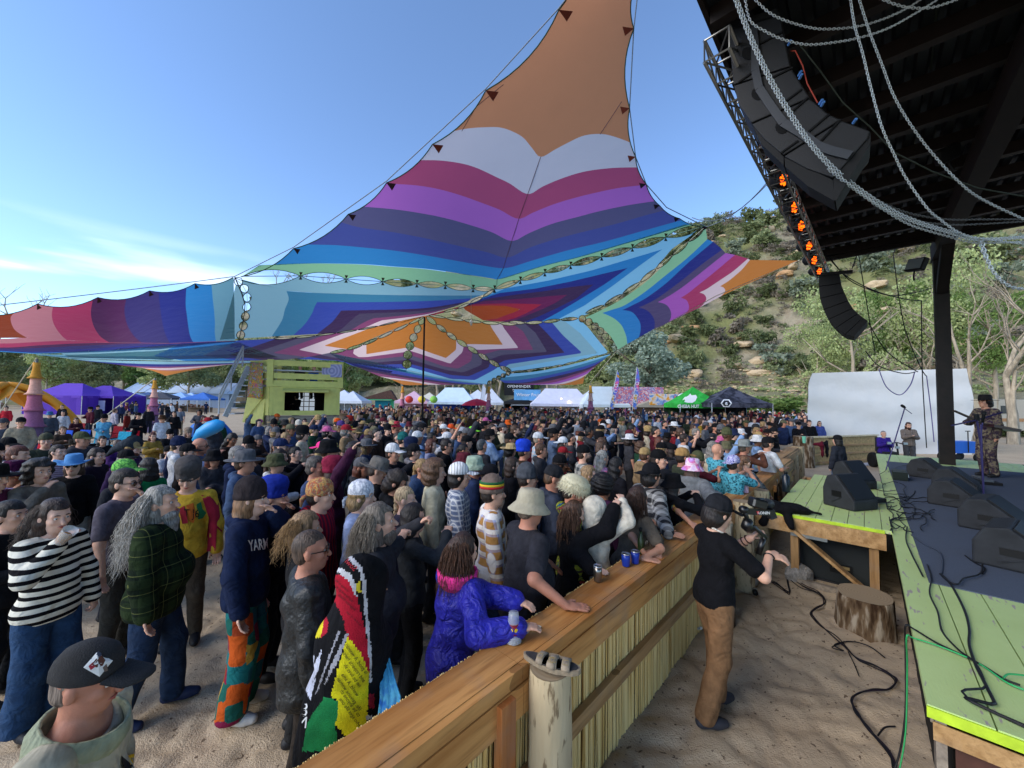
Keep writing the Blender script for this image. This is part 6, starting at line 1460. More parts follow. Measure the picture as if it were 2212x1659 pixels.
dpoly(kid(e,'shirt'),[(427,1045),(452,1050),(472,1085),(480,1150),(474,1235),(440,1238),(444,1180),(452,1110),(448,1070)],mat('dye_red','#a01e34',.9,noise=.2),tree=ts,parent=e); dpoly(kid(e,'shirt'),[(364,1062),(374,1054),(378,1080),(372,1110),(366,1100)],mat('dye_green','#2f8a6c',.9,noise=.2),tree=ts,parent=e)
for pl_,m_ in(([(386,1100),(398,1092),(404,1110),(406,1130),(394,1132)],pr_),([(402,1092),(418,1086),(424,1110),(418,1130),(408,1126)],mat('print_orange','#c4641e')),([(424,1090),(434,1084),(438,1100),(446,1108),(438,1120),(428,1122)],pg_)): dpoly(kid(e,'shirt'),pl_,m_,tree=ts,off=.005,parent=e)
dtext(kid(e,'shirt'),'T J6',414,1110,26,pk_,tree=ts,off=.007,parent=e,sx=.8)
hero(513,966,1.78,'grey haired man with black glasses in navy zipped hoodie','down',yaw=.25,hair='short_hair',hairc='#77736e',beard='short_beard',shades=True,top='#16213d',bottom='#20242c',hood=1)
e,put,J,p,yw,sc_=hero(541,1036,1.80,'long haired person in dark beanie, navy lettered hoodie and patchwork trousers','mouth',yaw=.25,hatrise=.03,hat='beanie',hatc='#2b2527',hair='bob_hair',hairc='#7a5a3e',top='#121e3a',botm=patchwork('trousers',['#b4501e','#1e6a6c','#7a2040','#b08a3a','#1f5a50','#8c3a1e','#245a6a'],8),shoes='#c9c6c0',wide=.045,loose=.03,hem=.84,hood=1,res=.015,skin=4)
ts=bvh(kid(e,'hoodie')+kid(e,'shirt')); dtext(kid(e,'hoodie')+kid(e,'shirt'),'YARMOU',572,1176,33,pw,ang=-.12,sx=.5,bold=.02,tree=ts,parent=e)
hero(593,1038,1.70,'person in royal blue velvet beanie and black top with hands at mouth','mouth',yaw=.1,hatrise=.03,hat='slouch_beanie',hatc='#1c2f8c',hair='short_hair',hairc='#2a1f1a',top='#0f1016',bottom='#15161c',skin=0)
e,put,J,p,yw,sc_=hero(690,1036,1.77,'young man in paisley orange bandana and red woven baja hoodie','down',yaw=.12,hatrise=.01,hat='bandana',hatm=tiedye('paisley',['#a8482a','#c59a5a','#8a6a5a','#b4532e','#90a06a'],30,1),hair='short_hair',hairc='#1e1612',topm=stripes('baja','#a3182a','#5a1d33',.05,.62,'y',.8),bottom='#2a2a30',hood=1,skin=0,loose=.03)
hero(779,1040,1.74,'blond youth in white bandana with red sunglasses on top and pale blue denim shirt','down',yaw=.12,hatrise=.01,hat='bandana',hatm=tiedye('spots','#c9cbd2 #d6d8de #9aa0ac #d9dbe0'.split(),26,0),hair='shaggy_hair',hairc='#8f744e',top='#8797bd',bottom='#3a3f4e',skin=4,loose=.028)
e,put,J,p,yw,sc_=hero(657,1110,1.62,'person with dark blond shoulder hair just behind the leather jacket','down',yaw=.5,hair='bob_hair',hairc='#86694a',top='#17181b',bottom='#222'+'222'); strands(e,J,sc_,'#94764f',90,.26,5)
lea=mat('leather_black','#1a1d1f',.5,spec=.4,noise=.3,nscale=5,bump=.6,bscale=14)
lea.node_tree.nodes['Bump'].inputs['Distance'].default_value=.045
e,put,J,p,yw,sc_=hero(667,1150,1.66,'shaved head man in shiny black leather jacket seen from behind','down',yaw=.62,hair='crop_hair',hairc='#4a3b30',topm=lea,bottom='#2a241f',fat=.18,loose=.03,hem=.72,res=.014,skin=5,hy=-.25,shades=True,wr=.010)
e,put,J,p,yw,sc_=hero(816,1092,1.74,'man with long wavy grey hair and beard in charcoal long sleeve, fists raised','clap',yaw=.25,hair='long_hair',hairc='#6c6257',beard='beard',top='#34353a',bottom='#191a1e',fat=.45,hp=-.15,hk=['fist','fist'],aw=[G(905,1130,1.48),G(862,1170,1.42)],skin=0,res=.015); strands(e,J,sc_,'#857b6d',180,.34,9,.002,.9,.09)
e,put,J,p,yw,sc_=hero(977,1162,1.60,'brown haired woman in shiny royal purple jacket with hot pink collar leaning on the rail','lean',yaw=.75,fem=1,hair='long_hair',hairc='#3a2820',topm=mat('nylon_purple','#28289c',.5,spec=.35,noise=.14,nscale=7,bump=1,bscale=13),bottom='#1e2026',hood=1,loose=.034,fat=.12,lean=.14,aw=[S(-1.05,-1.68,1.17),S(-1.30,-1.72,1.17)],hem=.74,res=.013,wr=.009,skin=0)
_b=_M['nylon_purple'].node_tree.nodes['Bump']; _b.inputs['Distance'].default_value=.05; _b.inputs['Height'].links[0].from_node.inputs['Distortion'].default_value=1
strands(e,J,sc_,'#54392a',170,.30,11,.002,.9,.05)
mb=MB(); N_=Vector(J['neck']*sc_); mb.lathe([(.105,-.055),(.122,-.02),(.128,.045),(.112,.05),(.10,.0)],18,N_+Vector((-.01,0,.0)),1.0,1.12); mb.build('collar',cloth('#e0398a'),e,True)
e,put,J,p,yw,sc_=hero(1129,1060,1.77,'heavy man in tan brimmed hat and charcoal tee with a hand on the rail','lean',yaw=.50,hatrise=.02,hat='bucket_hat',hatm=mat('hat_khaki','#a59d87',.9,noise=.12,nscale=9,bump=.3,bscale=60),hair='crop_hair',hairc='#6a5a4c',top='#2b2b31',long=False,bottom='#39507a',fat=.62,lean=.10,aw=[None,G(1222,1308,1.14)],hk=['relax','flat'],hd=[None,(.9,.05,-.1)],skin=5,res=.014,hem=.80,hp=.12)
e,put,J,p,yw,sc_=hero(1062,1030,1.74,'young man in taupe beanie with green, yellow and red bands and blue gold plaid flannel','down',yaw=.22,hatrise=.03,hat='beanie',hatc='#6d5d54',hair='short_hair',hairc='#201712',topm=plaid('gold','#9fa6c4','#a87c46','#e3ddd0',.12,.3,.5),bottom='#223350',loose=.03,hem=.78,skin=0)
for z,c in((.098,'#1f5c34'),(.076,'#d8b52e'),(.056,'#b3252c')):
 k='band'+c; HL[k]=None; mb=MB(); mb.lathe([(.1105+.001,z-.011),(.1115-.02*max(0,z-.07),z+.010)],22,(-.014,0,.01),1.05,.89); HL[k]=mesh('band',mb.v,mb.f,(),smooth=True); put(k,'hat_band',mat('bandm'+c,c,.9))
hero(990,1002,1.77,'youth in black cap with white pinstripes and grey blue plaid shirt','down',yaw=.15,hatrise=.01,hat='cap',hatm=stripes('capw','#dcdcdc','#121318',.03,.14,'x'),hair='shaggy_hair',hairc='#18120f',topm=plaid('greyblue','#9aa0ac','#5d6880','#d8d8d4',.05,.16,.5),bottom='#20242c',skin=0,loose=.025)
hero(938,997,1.77,'youth with wavy light brown hair in cream collared shirt','down',yaw=.15,hair='curly_hair',hairc='#5e4430',top='#c2bea4',bottom='#33363c',skin=4,loose=.025)
e,put,J,p,yw,sc_=hero(873,1054,1.62,'blond woman with a thick braid in front of the youth in cream shirt','down',yaw=.1,fem=1,hair='braid',hairc='#b39a76',top='#3a3440',bottom='#20222a',skin=4)
hero(890,1092,1.60,'dark haired person in grey green top with a fist raised, behind the purple jacket','fist',yaw=.35,hair='bob_hair',hairc='#1b1412',top='#2a2e33',bottom='#15171c',skin=0,hk=['relax','fist'])
hero(838,1018,1.72,'dark floppy haired youth in black hoodie looking down','mouth',yaw=.2,hair='shaggy_hair',hairc='#231912',top='#111216',bottom='#15161a',hood=1,hp=.45,lean=.12,skin=1)
hero(812,993,1.76,'man under a wide grey felt hat, head lowered','down',yaw=.4,hatrise=.01,hat='brim_hat',hatc='#6b6660',hair='crop_hair',hairc='#3a2f28',top='#0f1014',bottom='#15161a',hp=.35,skin=0)
hero(721,993,1.72,'person in crimson knit hat and plum sweater with a hand raised high','raise',yaw=.25,hatrise=.03,hat='slouch_beanie',hatc='#7c1f38',hair='bob_hair',hairc='#3a241c',top='#3b1830',bottom='#241b24',skin=0,loose=.025)
hero(680,988,1.77,'grey haired smiling man in slate blue top above the red baja','down',yaw=.1,hair='short_hair',hairc='#4a443f',top='#3a4766',bottom='#20222a',skin=5)
e,put,J,p,yw,sc_=hero(1236,1030,1.76,'man in big fluffy cream fur hat and colourful tie dye hoodie','down',yaw=.0,hatrise=.02,hat='fluffy_hat',hatm=mat('fur_cream','#c9c2a4',.9,noise=.1),hair='crop_hair',hairc='#2d221c',topm=tiedye('rainbow',['#14202f','#1d5f86','#16181c','#8a8f2a','#14202f','#9c3a2a','#202a50'],5),bottom='#1b1d24',hood=1,hp=.3,skin=5,fat=.2)
e,put,J,p,yw,sc_=hero(1237,1086,1.58,'girl in black hoodie reaching an arm up beside the rail','raise',yaw=.35,fem=1,hair='long_hair',hairc='#4d3527',top='#0e0e12',bottom='#15161b',hood=1,loose=.035,aw=[G(1290,1245,1.12),G(1326,1100,1.52)],hk=['flat','relax'],hd=[(.8,-.3,-.15),None],skin=4,res=.015)
strands(e,J,sc_,'#5d4232',90,.28,12,.0028,.9,.03)
hero(1286,1078,1.60,'person with cream white hood pulled up beside the black hoodie girl','raise',yaw=.45,fem=1,hair='hood',top='#c7c0b0',bottom='#2a2a30',hood=0,loose=.018,aw=[None,G(1345,1085,1.55)],skin=4,hem=.82)
e,put,J,p,yw,sc_=hero(1352,1052,1.66,'woman with very long dark brown hair leaning bare arms on the rail','lean',yaw=.55,fem=1,hair='long_hair',hairc='#33211a',top='#5a5248',long=False,bottom='#202229',lean=.3,aw=[G(1393,1196,1.13),G(1388,1206,1.13)],hk=['flat','flat'],hd=[(1,-.1,-.1),(1,-.2,-.1)],skin=1); strands(e,J,sc_,'#3a261c',160,.50,13,.002,.9,.04)
hero(1386,1001,1.76,'man in black cap, sunglasses and black and white checked flannel leaning on the rail','lean',yaw=.35,hatrise=.01,hat='backward_cap',hatc='#15161a',hair='shaggy_hair',hairc='#1a1512',shades=True,topm=plaid('bw','#2b2b2e','#9a9a98','#121214',.10,.0,.5),bottom='#22242c',lean=.22,aw=[G(1418,1155,1.14),G(1446,1165,1.13)],hk=['fist','flat'],hd=[None,(1,-.3,-.1)],skin=1,fat=.25,loose=.03)
hero(1424,1014,1.62,'dark haired woman in green tie dye tee and black cap with white front panel','lean',yaw=.25,fem=1,hatrise=.02,hat='cap',hatc='#1a1b20',hair='long_hair',hairc='#121014',shades=True,topm=tiedye('green',['#2f7a4a','#7fae5a','#c9a83a','#9c3550','#3a8a6a','#8fae8a'],5),long=False,bottom='#22242c',aw=[None,G(1500,1140,1.14)],hk=['relax','flat'],lean=.15,skin=1)
hero(1452,1024,1.60,'person in fuzzy black hat and black jacket filming with a phone','phone',yaw=.35,hatrise=.02,hat='bucket_hat',hatc='#0d0d10',hair='bob_hair',hairc='#141013',top='#101116',bottom='#15161a',hood=1,skin=4,hk=['grip','grip'])
hero(1421,973,1.77,'smiling man in flat black cap with red plaid collar','down',yaw=-.6,hatrise=.01,hat='cap',hatc='#0e0e10',hair='short_hair',hairc='#2a1f18',topm=plaid('red','#5a1a20','#9c2a30','#15151a',.07,.15,.5),bottom='#1b1d22',skin=0)
hero(1473,969,1.76,'bearded man in tan suede cap','down',yaw=.1,hatrise=.01,hat='cap',hatc='#9c7a4c',hair='short_hair',hairc='#2a2019',beard='beard',top='#3a4030',bottom='#22242a',skin=5)
e,put,J,p,yw,sc_=hero(1539,1004,1.70,'person in pink and lilac tie dye bucket hat and grey hoodie at the rail','lean',yaw=.75,hatrise=.02,hat='bucket_hat',hatm=tiedye('pink',['#c79ad2','#e3d3dc','#cf6a9c','#b88ad6','#e6dce6'],9,.3),hair='bob_hair',hairc='#4a382c',top='#6f7274',bottom='#2a3036',hood=1,loose=.045,lean=.25,pos=S(2.55,-2.02),aw=[S(2.95,-1.66,1.15),S(2.65,-1.66,1.15)],skin=0)
hero(1549,960,1.74,'bald bearded man in teal patterned shirt filming','phone',yaw=.2,hair=None,beard='long_beard',hairc='#1e1815',topm=tiedye('teal',['#14303a','#3f93a6','#5fb0c0','#14303a','#4c9fb4'],22,0),long=False,bottom='#22242a',fat=.4,skin=1,shades=True,hk=['grip','grip'])
hero(1583,985,1.66,'person in glittery violet cap and teal patterned shirt holding hands up','phone',yaw=.45,hatrise=.01,hat='backward_cap',hatm=tiedye('glitter',['#15152a','#5a55a8','#d4d4e8','#2a2a66'],60,0),hair='short_hair',hairc='#2a2019',topm=_M.get('tiedye_teal'),long=False,bottom='#22242a',skin=1)
hero(1602,985,1.60,'light brown haired woman in grey patterned jacket at the rail','lean',yaw=.5,fem=1,hair='tied_hair',hairc='#6a4c36',topm=plaid('grey2','#5a5e62','#44484e','#7a7e82',.06,.2,.5),bottom='#22242a',lean=.15,skin=4)
hero(1657,945,1.78,'man in black cap and white tee with blue jacket round his waist at the rail','cup',yaw=.1,hatrise=.01,hat='cap',hatc='#15161a',hair='crop_hair',hairc='#1d1714',beard='beard',shades=True,top='#c6c9cc',long=False,bottom='#22242a',skin=1)
hero(1606,952,1.74,'person in grey felt hat with teal band taking a photo','phone',yaw=.1,hatrise=.01,hat='brim_hat',hatc='#7b7f7c',hair='short_hair',hairc='#55483c',top='#5c3a2e',bottom='#22242a',skin=5)
hero(1137,1004,1.74,'person in slate grey beanie with black jacket behind the tan hat','down',yaw=.2,hatrise=.03,hat='beanie',hatc='#45484e',hair='short_hair',hairc='#2a211c',top='#121318',bottom='#15161a',shades=True,skin=0)
hero(1192,1008,1.75,'man in charcoal cap and blue grey hoodie looking down','pockets',yaw=.15,hatrise=.01,hat='cap',hatc='#212226',hair='crop_hair',hairc='#4a3524',top='#363c4a',bottom='#1d1f26',hood=1,hp=.3,fat=.3,skin=5)
hero(1024,988,1.73,'person in sage green wide cap and blue hoodie','down',yaw=.2,hatrise=.01,hat='bucket_hat',hatc='#93a591',hair='short_hair',hairc='#4a3a2e',top='#2e3b5c',bottom='#22242a',hood=1,skin=5)
e,put,J,p,yw,sc_=hero(1058,1005,1.66,'woman with long dark blond hair and a cap with pink visor','down',yaw=.25,fem=1,hatrise=.01,hat='backward_cap',hatc='#14151a',hair='long_hair',hairc='#7a6248',top='#14151a',bottom='#202228',skin=4)
hero(1105,990,1.66,'woman with brown shoulder hair in black between the two beanies','down',yaw=.15,fem=1,hair='bob_hair',hairc='#33241b',top='#121217',bottom='#202228',skin=4)
hero(1302,1034,1.58,'person with a round curly black afro','down',yaw=.5,hair='afro_hair',hairc='#0f0d0e',top='#3a1c3a',bottom='#202228',skin=2)
hero(1330,990,1.68,'person with waist long black hair','down',yaw=.4,fem=1,hair='long_hair',hairc='#0e0c0d',top='#1a1a20',bottom='#202228',skin=2)
hero(1300,975,1.66,'grey haired woman in pink and violet tie dye hoodie','down',yaw=.4,fem=1,hair='long_hair',hairc='#9a978f',topm=tiedye('violet',['#5a2a55','#b45a8a','#7a6a8a','#4a2a5a','#c08aa8'],6),bottom='#202228',skin=0)
hero(1270,1008,1.62,'blond child with fringe beside the fluffy hat','down',yaw=-.2,hair='bob_hair',hairc='#8f7350',top='#4a4a40',bottom='#202228',skin=4)
hero(1259,963,1.76,'man in black cap and grey plaid flannel','down',yaw=.15,hatrise=.01,hat='cap',hatc='#101114',hair='crop_hair',hairc='#3a2a20',beard='short_beard',topm=plaid('grey','#a6a49c','#3c4246','#d0cec8',.11,0,.5),bottom='#202228',skin=0)
hero(1300,947,1.70,'laughing woman with sunglasses pushed up on brown hair','down',yaw=2.6,fem=1,hair='long_hair',hairc='#4a3426',top='#101014',bottom='#202228',skin=0)
hero(1215,945,1.70,'long haired person in white round cap and denim vest','down',yaw=.3,fem=1,hatrise=.01,hat='backward_cap',hatc='#c9ccce',hair='long_hair',hairc='#2e2119',top='#3c5270',long=False,bottom='#202228',skin=0)
hero(1131,955,1.76,'person in bright cobalt blue beanie','down',yaw=.25,hatrise=.03,hat='slouch_beanie',hatc='#1f3fb8',hair='short_hair',hairc='#33271f',top='#33271d',bottom='#202228',skin=5)
hero(1162,935,1.80,'man in white and grey cap and pale blue checked shirt','down',yaw=.2,hatrise=.01,hat='cap',hatc='#b9bcbf',hair='crop_hair',hairc='#8a7a68',topm=plaid('pale','#b9c4cc','#7fa0b4','#c8a49a',.08,.15,.5),bottom='#39424e',skin=5,shades=True)
hero(1100,937,1.76,'bearded man in black cap and olive parka','down',yaw=.25,hatrise=.01,hat='cap',hatc='#131417',hair='short_hair',hairc='#4a3322',beard='beard',top='#2b332a',bottom='#202228',hood=1,skin=5)
hero(161,985,1.70,'woman in pale blue felt cowboy hat and sunglasses holding a can','cup',yaw=-.9,fem=1,hatrise=.0,hat='cowboy_hat',hatm=mat('felt_blue','#4f86b8',.9),hair='long_hair',hairc='#3e2c22',shades=True,top='#101013',bottom='#8d8f8c',skin=4,hk=['relax','grip'])
hero(268,995,1.74,'person in bright green floral cap','down',yaw=.1,hatrise=.01,hat='cap',hatm=tiedye('floral',['#2f8a3a','#7fc45a','#2a6a3a','#9fd46a'],30,0),hair='short_hair',hairc='#6a5a4a',top='#22242a',bottom='#202228',skin=5)
hero(322,992,1.68,'woman with dark hair, emerald green coat and orange tie dye scarf','down',yaw=2.9,fem=1,hair='bob_hair',hairc='#15110f',top='#0f6a3c',bottom='#202228',skin=4)
hero(30,1000,1.70,'person in plum hat with white dots and lilac tie dye hoodie at the left edge','drink',yaw=-.4,hatrise=.0,hat='bucket_hat',hatm=tiedye('dots',['#3a1030','#4a1a3a','#3a1030','#cfc6cc'],14,0),hair='short_hair',hairc='#1d1512',topm=tiedye('lilac',['#5d567a','#9a8fb4','#6f6890','#b0a8c4'],7),bottom='#202228',skin=2)
hero(85,996,1.74,'dark curly haired man in taupe jacket raising a glass','drink',yaw=-.2,hair='curly_hair',hairc='#17110e',top='#6a6258',bottom='#202228',skin=0)
hero(20,1085,1.60,'person in black jacket at the left edge beside the striped woman','cup',yaw=.2,hair='short_hair',hairc='#15110f',top='#101216',bottom='#101216',skin=0,hatrise=.0)
hero(-15,1010,1.72,'person in dark wide hat cut off by the left edge','down',yaw=.2,hat='brim_hat',hatc='#15120f',hair='long_hair',hairc='#2a1d16',top='#5a2038',bottom='#202228',skin=0)
hero(100,937,1.76,'man in olive cap and olive jacket with wire glasses','down',yaw=-.6,hat='backward_cap',hatc='#4a4a3a',hair='short_hair',hairc='#4a3524',top='#2c332a',bottom='#202228',skin=0,hatrise=.01)
hero(125,962,1.66,'woman with headband and striped burgundy shawl','down',yaw=.0,fem=1,hair='tied_hair',hairc='#241812',topm=stripes('shawl','#4a1530','#a89aa8',.03,.75,'z',.6),bottom='#202228',skin=4)
hero(208,970,1.66,'brown haired woman in black with a purple print top','down',yaw=.1,fem=1,hair='long_hair',hairc='#2e2019',top='#1a1220',bottom='#202228',skin=0)
hero(405,960,1.70,'person in black cap with a small white badge looking right','down',yaw=.25,hatrise=.01,hat='cap',hatc='#131417',hair='short_hair',hairc='#3a2a20',top='#2a2320',bottom='#202228',skin=0)
hero(431,948,1.78,'bald man in sunglasses pointing over the crowd','fist',yaw=.35,hair=None,hairc='#2a1f1a',shades=True,top='#4a5878',bottom='#202228',skin=5)
hero(500,937,1.72,'long dark curly haired person with head bowed','down',yaw=-.2,hair='long_hair',hairc='#17100d',top='#2a1f1c',bottom='#202228',hp=.4,skin=2)
hero(538,944,1.66,'woman in black beret style beanie and black coat','down',yaw=3.3,fem=1,hatrise=.02,hat='beanie',hatc='#0d0d10',hair='long_hair',hairc='#2e1f18',top='#101013',bottom='#101013',skin=4)
hero(603,972,1.66,'woman with long brown hair holding up a lilac phone','phone',yaw=.2,fem=1,hair='long_hair',hairc='#2f211a',top='#17171c',bottom='#202228',skin=0,hk=['grip','grip'])
hero(637,966,1.66,'pale woman with black hair tied back','down',yaw=.0,fem=1,hair='tied_hair',hairc='#100d0e',top='#14161e',bottom='#202228',skin=4)
hero(606,949,1.78,'bearded man in navy cap with white logo','down',yaw=.2,hatrise=.01,hat='cap',hatc='#1a2648',hair='crop_hair',hairc='#2a1f1a',beard='short_beard',top='#17181e',bottom='#202228',skin=0)
hero(695,955,1.66,'person in hot pink cap with blond hair','down',yaw=.2,fem=1,hatrise=.01,hat='backward_cap',hatc='#e8408a',hair='long_hair',hairc='#b39a6a',top='#3a4a6a',bottom='#202228',skin=4)
hero(715,955,1.74,'person in brown and yellow striped knit beanie','down',yaw=.4,hatrise=.03,hat='beanie',hatm=stripes('knit','#6a4a38','#9a9a5a',.045,.5),hair='short_hair',hairc='#2a1f1a',top='#24486a',bottom='#202228',skin=0)
hero(845,955,1.76,'red faced man in black mesh cap and black band tee','down',yaw=.1,hatrise=.01,hat='cap',hatc='#101115',hair='crop_hair',hairc='#8a8078',beard='short_beard',top='#131418',long=False,bottom='#202228',skin=5,fat=.2)
hero(893,960,1.72,'young man in black flat brim cap and grey hoodie','down',yaw=.15,hatrise=.01,hat='cap',hatc='#17181c',hair='short_hair',hairc='#15110f',top='#77757a',bottom='#202228',hood=1,skin=0)
hero(930,950,1.68,'pale woman with auburn hair in lavender top','down',yaw=.0,fem=1,hair='bob_hair',hairc='#5a3022',top='#7f84a0',bottom='#202228',skin=4)
hero(963,950,1.74,'man with swept dark hair and sunglasses in black hoodie','down',yaw=.1,hair='short_hair',hairc='#211813',shades=True,top='#101014',bottom='#202228',hood=1,skin=1)
hero(1000,960,1.66,'woman with dark hair covering her mouth','mouth',yaw=.1,fem=1,hair='tied_hair',hairc='#17110f',top='#15151a',bottom='#202228',skin=2)
hero(1040,950,1.74,'man with grey cropped hair seen from behind','down',yaw=.8,hair='crop_hair',hairc='#45484a',top='#22242a',bottom='#202228',skin=1)
hero(765,958,1.70,'person with dark curly hair pinned up in a black leather jacket','down',yaw=.3,hair='curly_hair',hairc='#1d1512',topm=lea,bottom='#15161a',skin=0)
P0=G(757,1205,1.68); yw=.40
J=figure('clap',lean=.10)
for s in(1,-1): J['sh',s]=V3(.02,s*.12,1.40); J['el',s]=V3(.03,s*.12,1.2); J['ha',s]=V3(.06,s*.08,1.02)
e,put=person((P0[0],P0[1],0),yw,1.64,'person draped in black, red, yellow and green printed beach towel at the rail',None,J,hair='short_hair',top='#101013',bottom='#101013',fine=False,res=.02); OCC.append((P0[0],P0[1]))
B=Body(); H=J['head']; B.e(H+V3(-.01,0,.05),(.135,.115,.13),J['RH'],.03); B.e(H+V3(-.03,0,-.11),(.14,.15,.13),None,.06); B.e(J['chest']+V3(-.02,0,.04),(.18,.235,.17),J['Rl'],.08); B.c(J['chest'],V3(-.02,0,.80),.175,.215,.08); B.e(V3(.0,0,.95),(.22,.25,.32),None,.08)
P,Fq=poly(B,.010,[lambda X,Y,Z:.62+.10*np.sin(9*X)+.06*np.sin(14*Y)-Z],.010,17,5)
COLS=[('#0d0d10',None),('#a8182c',[(830,340),(1000,370),(1090,460),(1130,600),(1200,880),(1235,1250),(1150,1050),(1030,905),(1000,740),(905,560),(850,440)]),('#d9cf1e',[(1035,900),(1150,1040),(1225,1220),(1200,1700),(1150,1900),(1000,1750),(930,1659),(960,1460),(890,1420),(960,1150)]),('#1e7f45',[(830,1430),(960,1460),(930,1700),(960,1900),(640,1900),(690,1640)]),
 ('#1e8a48',[(790,650),(830,650),(820,760),(745,905),(725,860),(740,760)]),('#d4c62a',[(800,700),(835,660),(850,700),(800,905),(750,915),(770,800)]),('#a81e30',[(840,690),(870,780),(860,860),(800,915),(820,820)]),('#a8182c',[(785,530),(830,560),(860,620),(800,610)]),
 ('#c9ccda',[(690,930),(705,1000),(700,1120),(750,1050),(740,1150),(815,1000),(780,1200),(720,1310),(760,1260),(715,1450),(650,1320),(620,1270),(655,1100)]),('#c4c7d2',[(605,1170),(625,1180),(625,1270),(605,1260)]),
 ('#b9b9bd',[(1010,185),(1060,190),(1160,290),(1195,420),(1215,700),(1250,1100),(1245,1290),(1222,1100),(1185,700),(1165,450),(1140,330)]),('#b9b9bd',[(850,280),(940,285),(1060,350),(1110,450),(1120,560),(1090,520),(1050,420),(960,340),(850,320)]),('#9b9ba2',[(950,850),(970,860),(770,1390),(755,1400)]),('#9b9ba2',[(1025,870),(1040,880),(960,1100),(830,1330),(900,1130)]),('#c9b92c',[(1110,430),(1150,420),(1155,510),(1120,520)]),('#c9c9cd',[(1230,1200),(1250,1260),(1250,1300),(1225,1300)]),('#8a1a2c',[(1215,1400),(1270,1400),(1275,1520),(1225,1520)]),('#b9b9bd',[(1190,1580),(1280,1590),(1275,1630),(1190,1620)])]
ca,sa=math.cos(yw),math.sin(yw); sc_=1.64/1.75; pts_=P*sc_; wx=pts_[:,0]*ca-pts_[:,1]*sa+P0[0]; wy=pts_[:,0]*sa+pts_[:,1]*ca+P0[1]
rt_,up_2,fw_=[np.array(v) for v in(rt,up,fw)]; d=np.stack([wx,wy,pts_[:,2]-2.5],1); kk=F/(d@fw_); uu=1106+(d@rt_)*kk; vv=829.5-(d@up_2)*kk
ctr=pts_[Fq].mean(1); fu=uu[Fq].mean(1); fv=vv[Fq].mean(1); cx=(fu-493.7)/.248; cy=(fv-1152.1)/.248
def inpoly(x,y,pl):
 ins=np.zeros(len(x),bool); n=len(pl)
 for i in range(n):
  x1,y1=pl[i];x2,y2=pl[i-1]; c=((y1>y)!=(y2>y))&(x<(x2-x1)*(y-y1)/(y2-y1+1e-9)+x1); ins^=c
 return ins
mi=np.zeros(len(Fq),int)
for i,(c,pl) in enumerate(COLS):
 if pl: mi[inpoly(cx,cy,pl)]=i
tow=link('printed_towel',mesh('printed_towel',pts_,Fq,[cloth(c,bump=.5,bscale=200) for c,_ in COLS],mi,True),e)
tt_=bvh([tow]); T_=lambda b,x,y,s,a,m_=pk_: dtext([tow],b,493.7+.248*x,1152.1+.248*y,s,m_,ang=a,mirror=True,tree=tt_,parent=tow,sx=.85)
for b,x,y in (('is good. A woman.',1110,1090),('and respects herse',1090,1160),('no be lives sh',1080,1240),('world. A ama',1060,1320),('life. genuine woman',1050,1400),('to be anyone sh',1060,1480),('who ages life one',1060,1560)): T_(b,x,y,12.5,.95)
for b,x,y in (('money in numbers',960,430),('but cannot go in it',1000,520),('happiness friends',1030,600),('is never in vain',1090,740)): T_(b,x,y,8.5,.75,mat('print_darkred','#4a0c18'))
T_('8',655,1540,44,.1,pw); T_('M',640,1650,36,.1,pw); T_('Sowk',1060,270,18,.8,pr_)
bt=tiedye('bluetowel',['#1f4fb0','#3f9ccc','#5fb4d8','#2a6ac4'],4); mb=MB()
q=random.Random(2); rows=[(0,.02),(.15,.08),(.4,.14),(.6,.17),(.78,.19)]
TP_=[(835,1355,2.05,2),(850,1400,2.02,34),(862,1450,1.98,52),(866,1500,1.94,60),(864,1540,1.88,64)]
C_=empty('towel',(0,0,0),0,'sky blue tie dye towel with knotted fringe hanging over the rail','towel'); L1=[U(809,1355,2.12),U(813,1400,2.08),U(822,1450,2.0),U(822,1505,1.92),U(815,1560,1.84)]; L2=[U(811,1356,2.12),U(838,1405,2.05),U(852,1455,1.98),U(868,1500,1.92),U(866,1560,1.84)]
rows=[];
for i in range(9):
 t=i/8*4; j=min(3,int(t)); f=t-j; a=L1[j].lerp(L1[j+1],f); b=L2[j].lerp(L2[j+1],f); rows.append([a.lerp(b,k/10)+fw*(-.012*math.sin(k*1.9+i*.3)) for k in range(11)])
V=[p for r_ in rows for p in r_]; fs=[(i*11+k,i*11+k+1,(i+1)*11+k+1,(i+1)*11+k) for i in range(8) for k in range(10)]; o=link('cloth',mesh('cloth',V,fs,[bt],smooth=True),C_); o.modifiers.new('s','SOLIDIFY').thickness=.006
mb=MB()
for k in range(14): p=rows[-1][0].lerp(rows[-1][-1],k/13); mb.tube([p,p+Vector((q.uniform(-.02,.02),q.uniform(-.02,.0),-.05)),p+Vector((q.uniform(-.03,.03),q.uniform(-.03,0),-.10-.05*q.random()))],[.005,.004,.002],4)
o=mb.build('fringe',bt,C_); o['kind']='stuff'
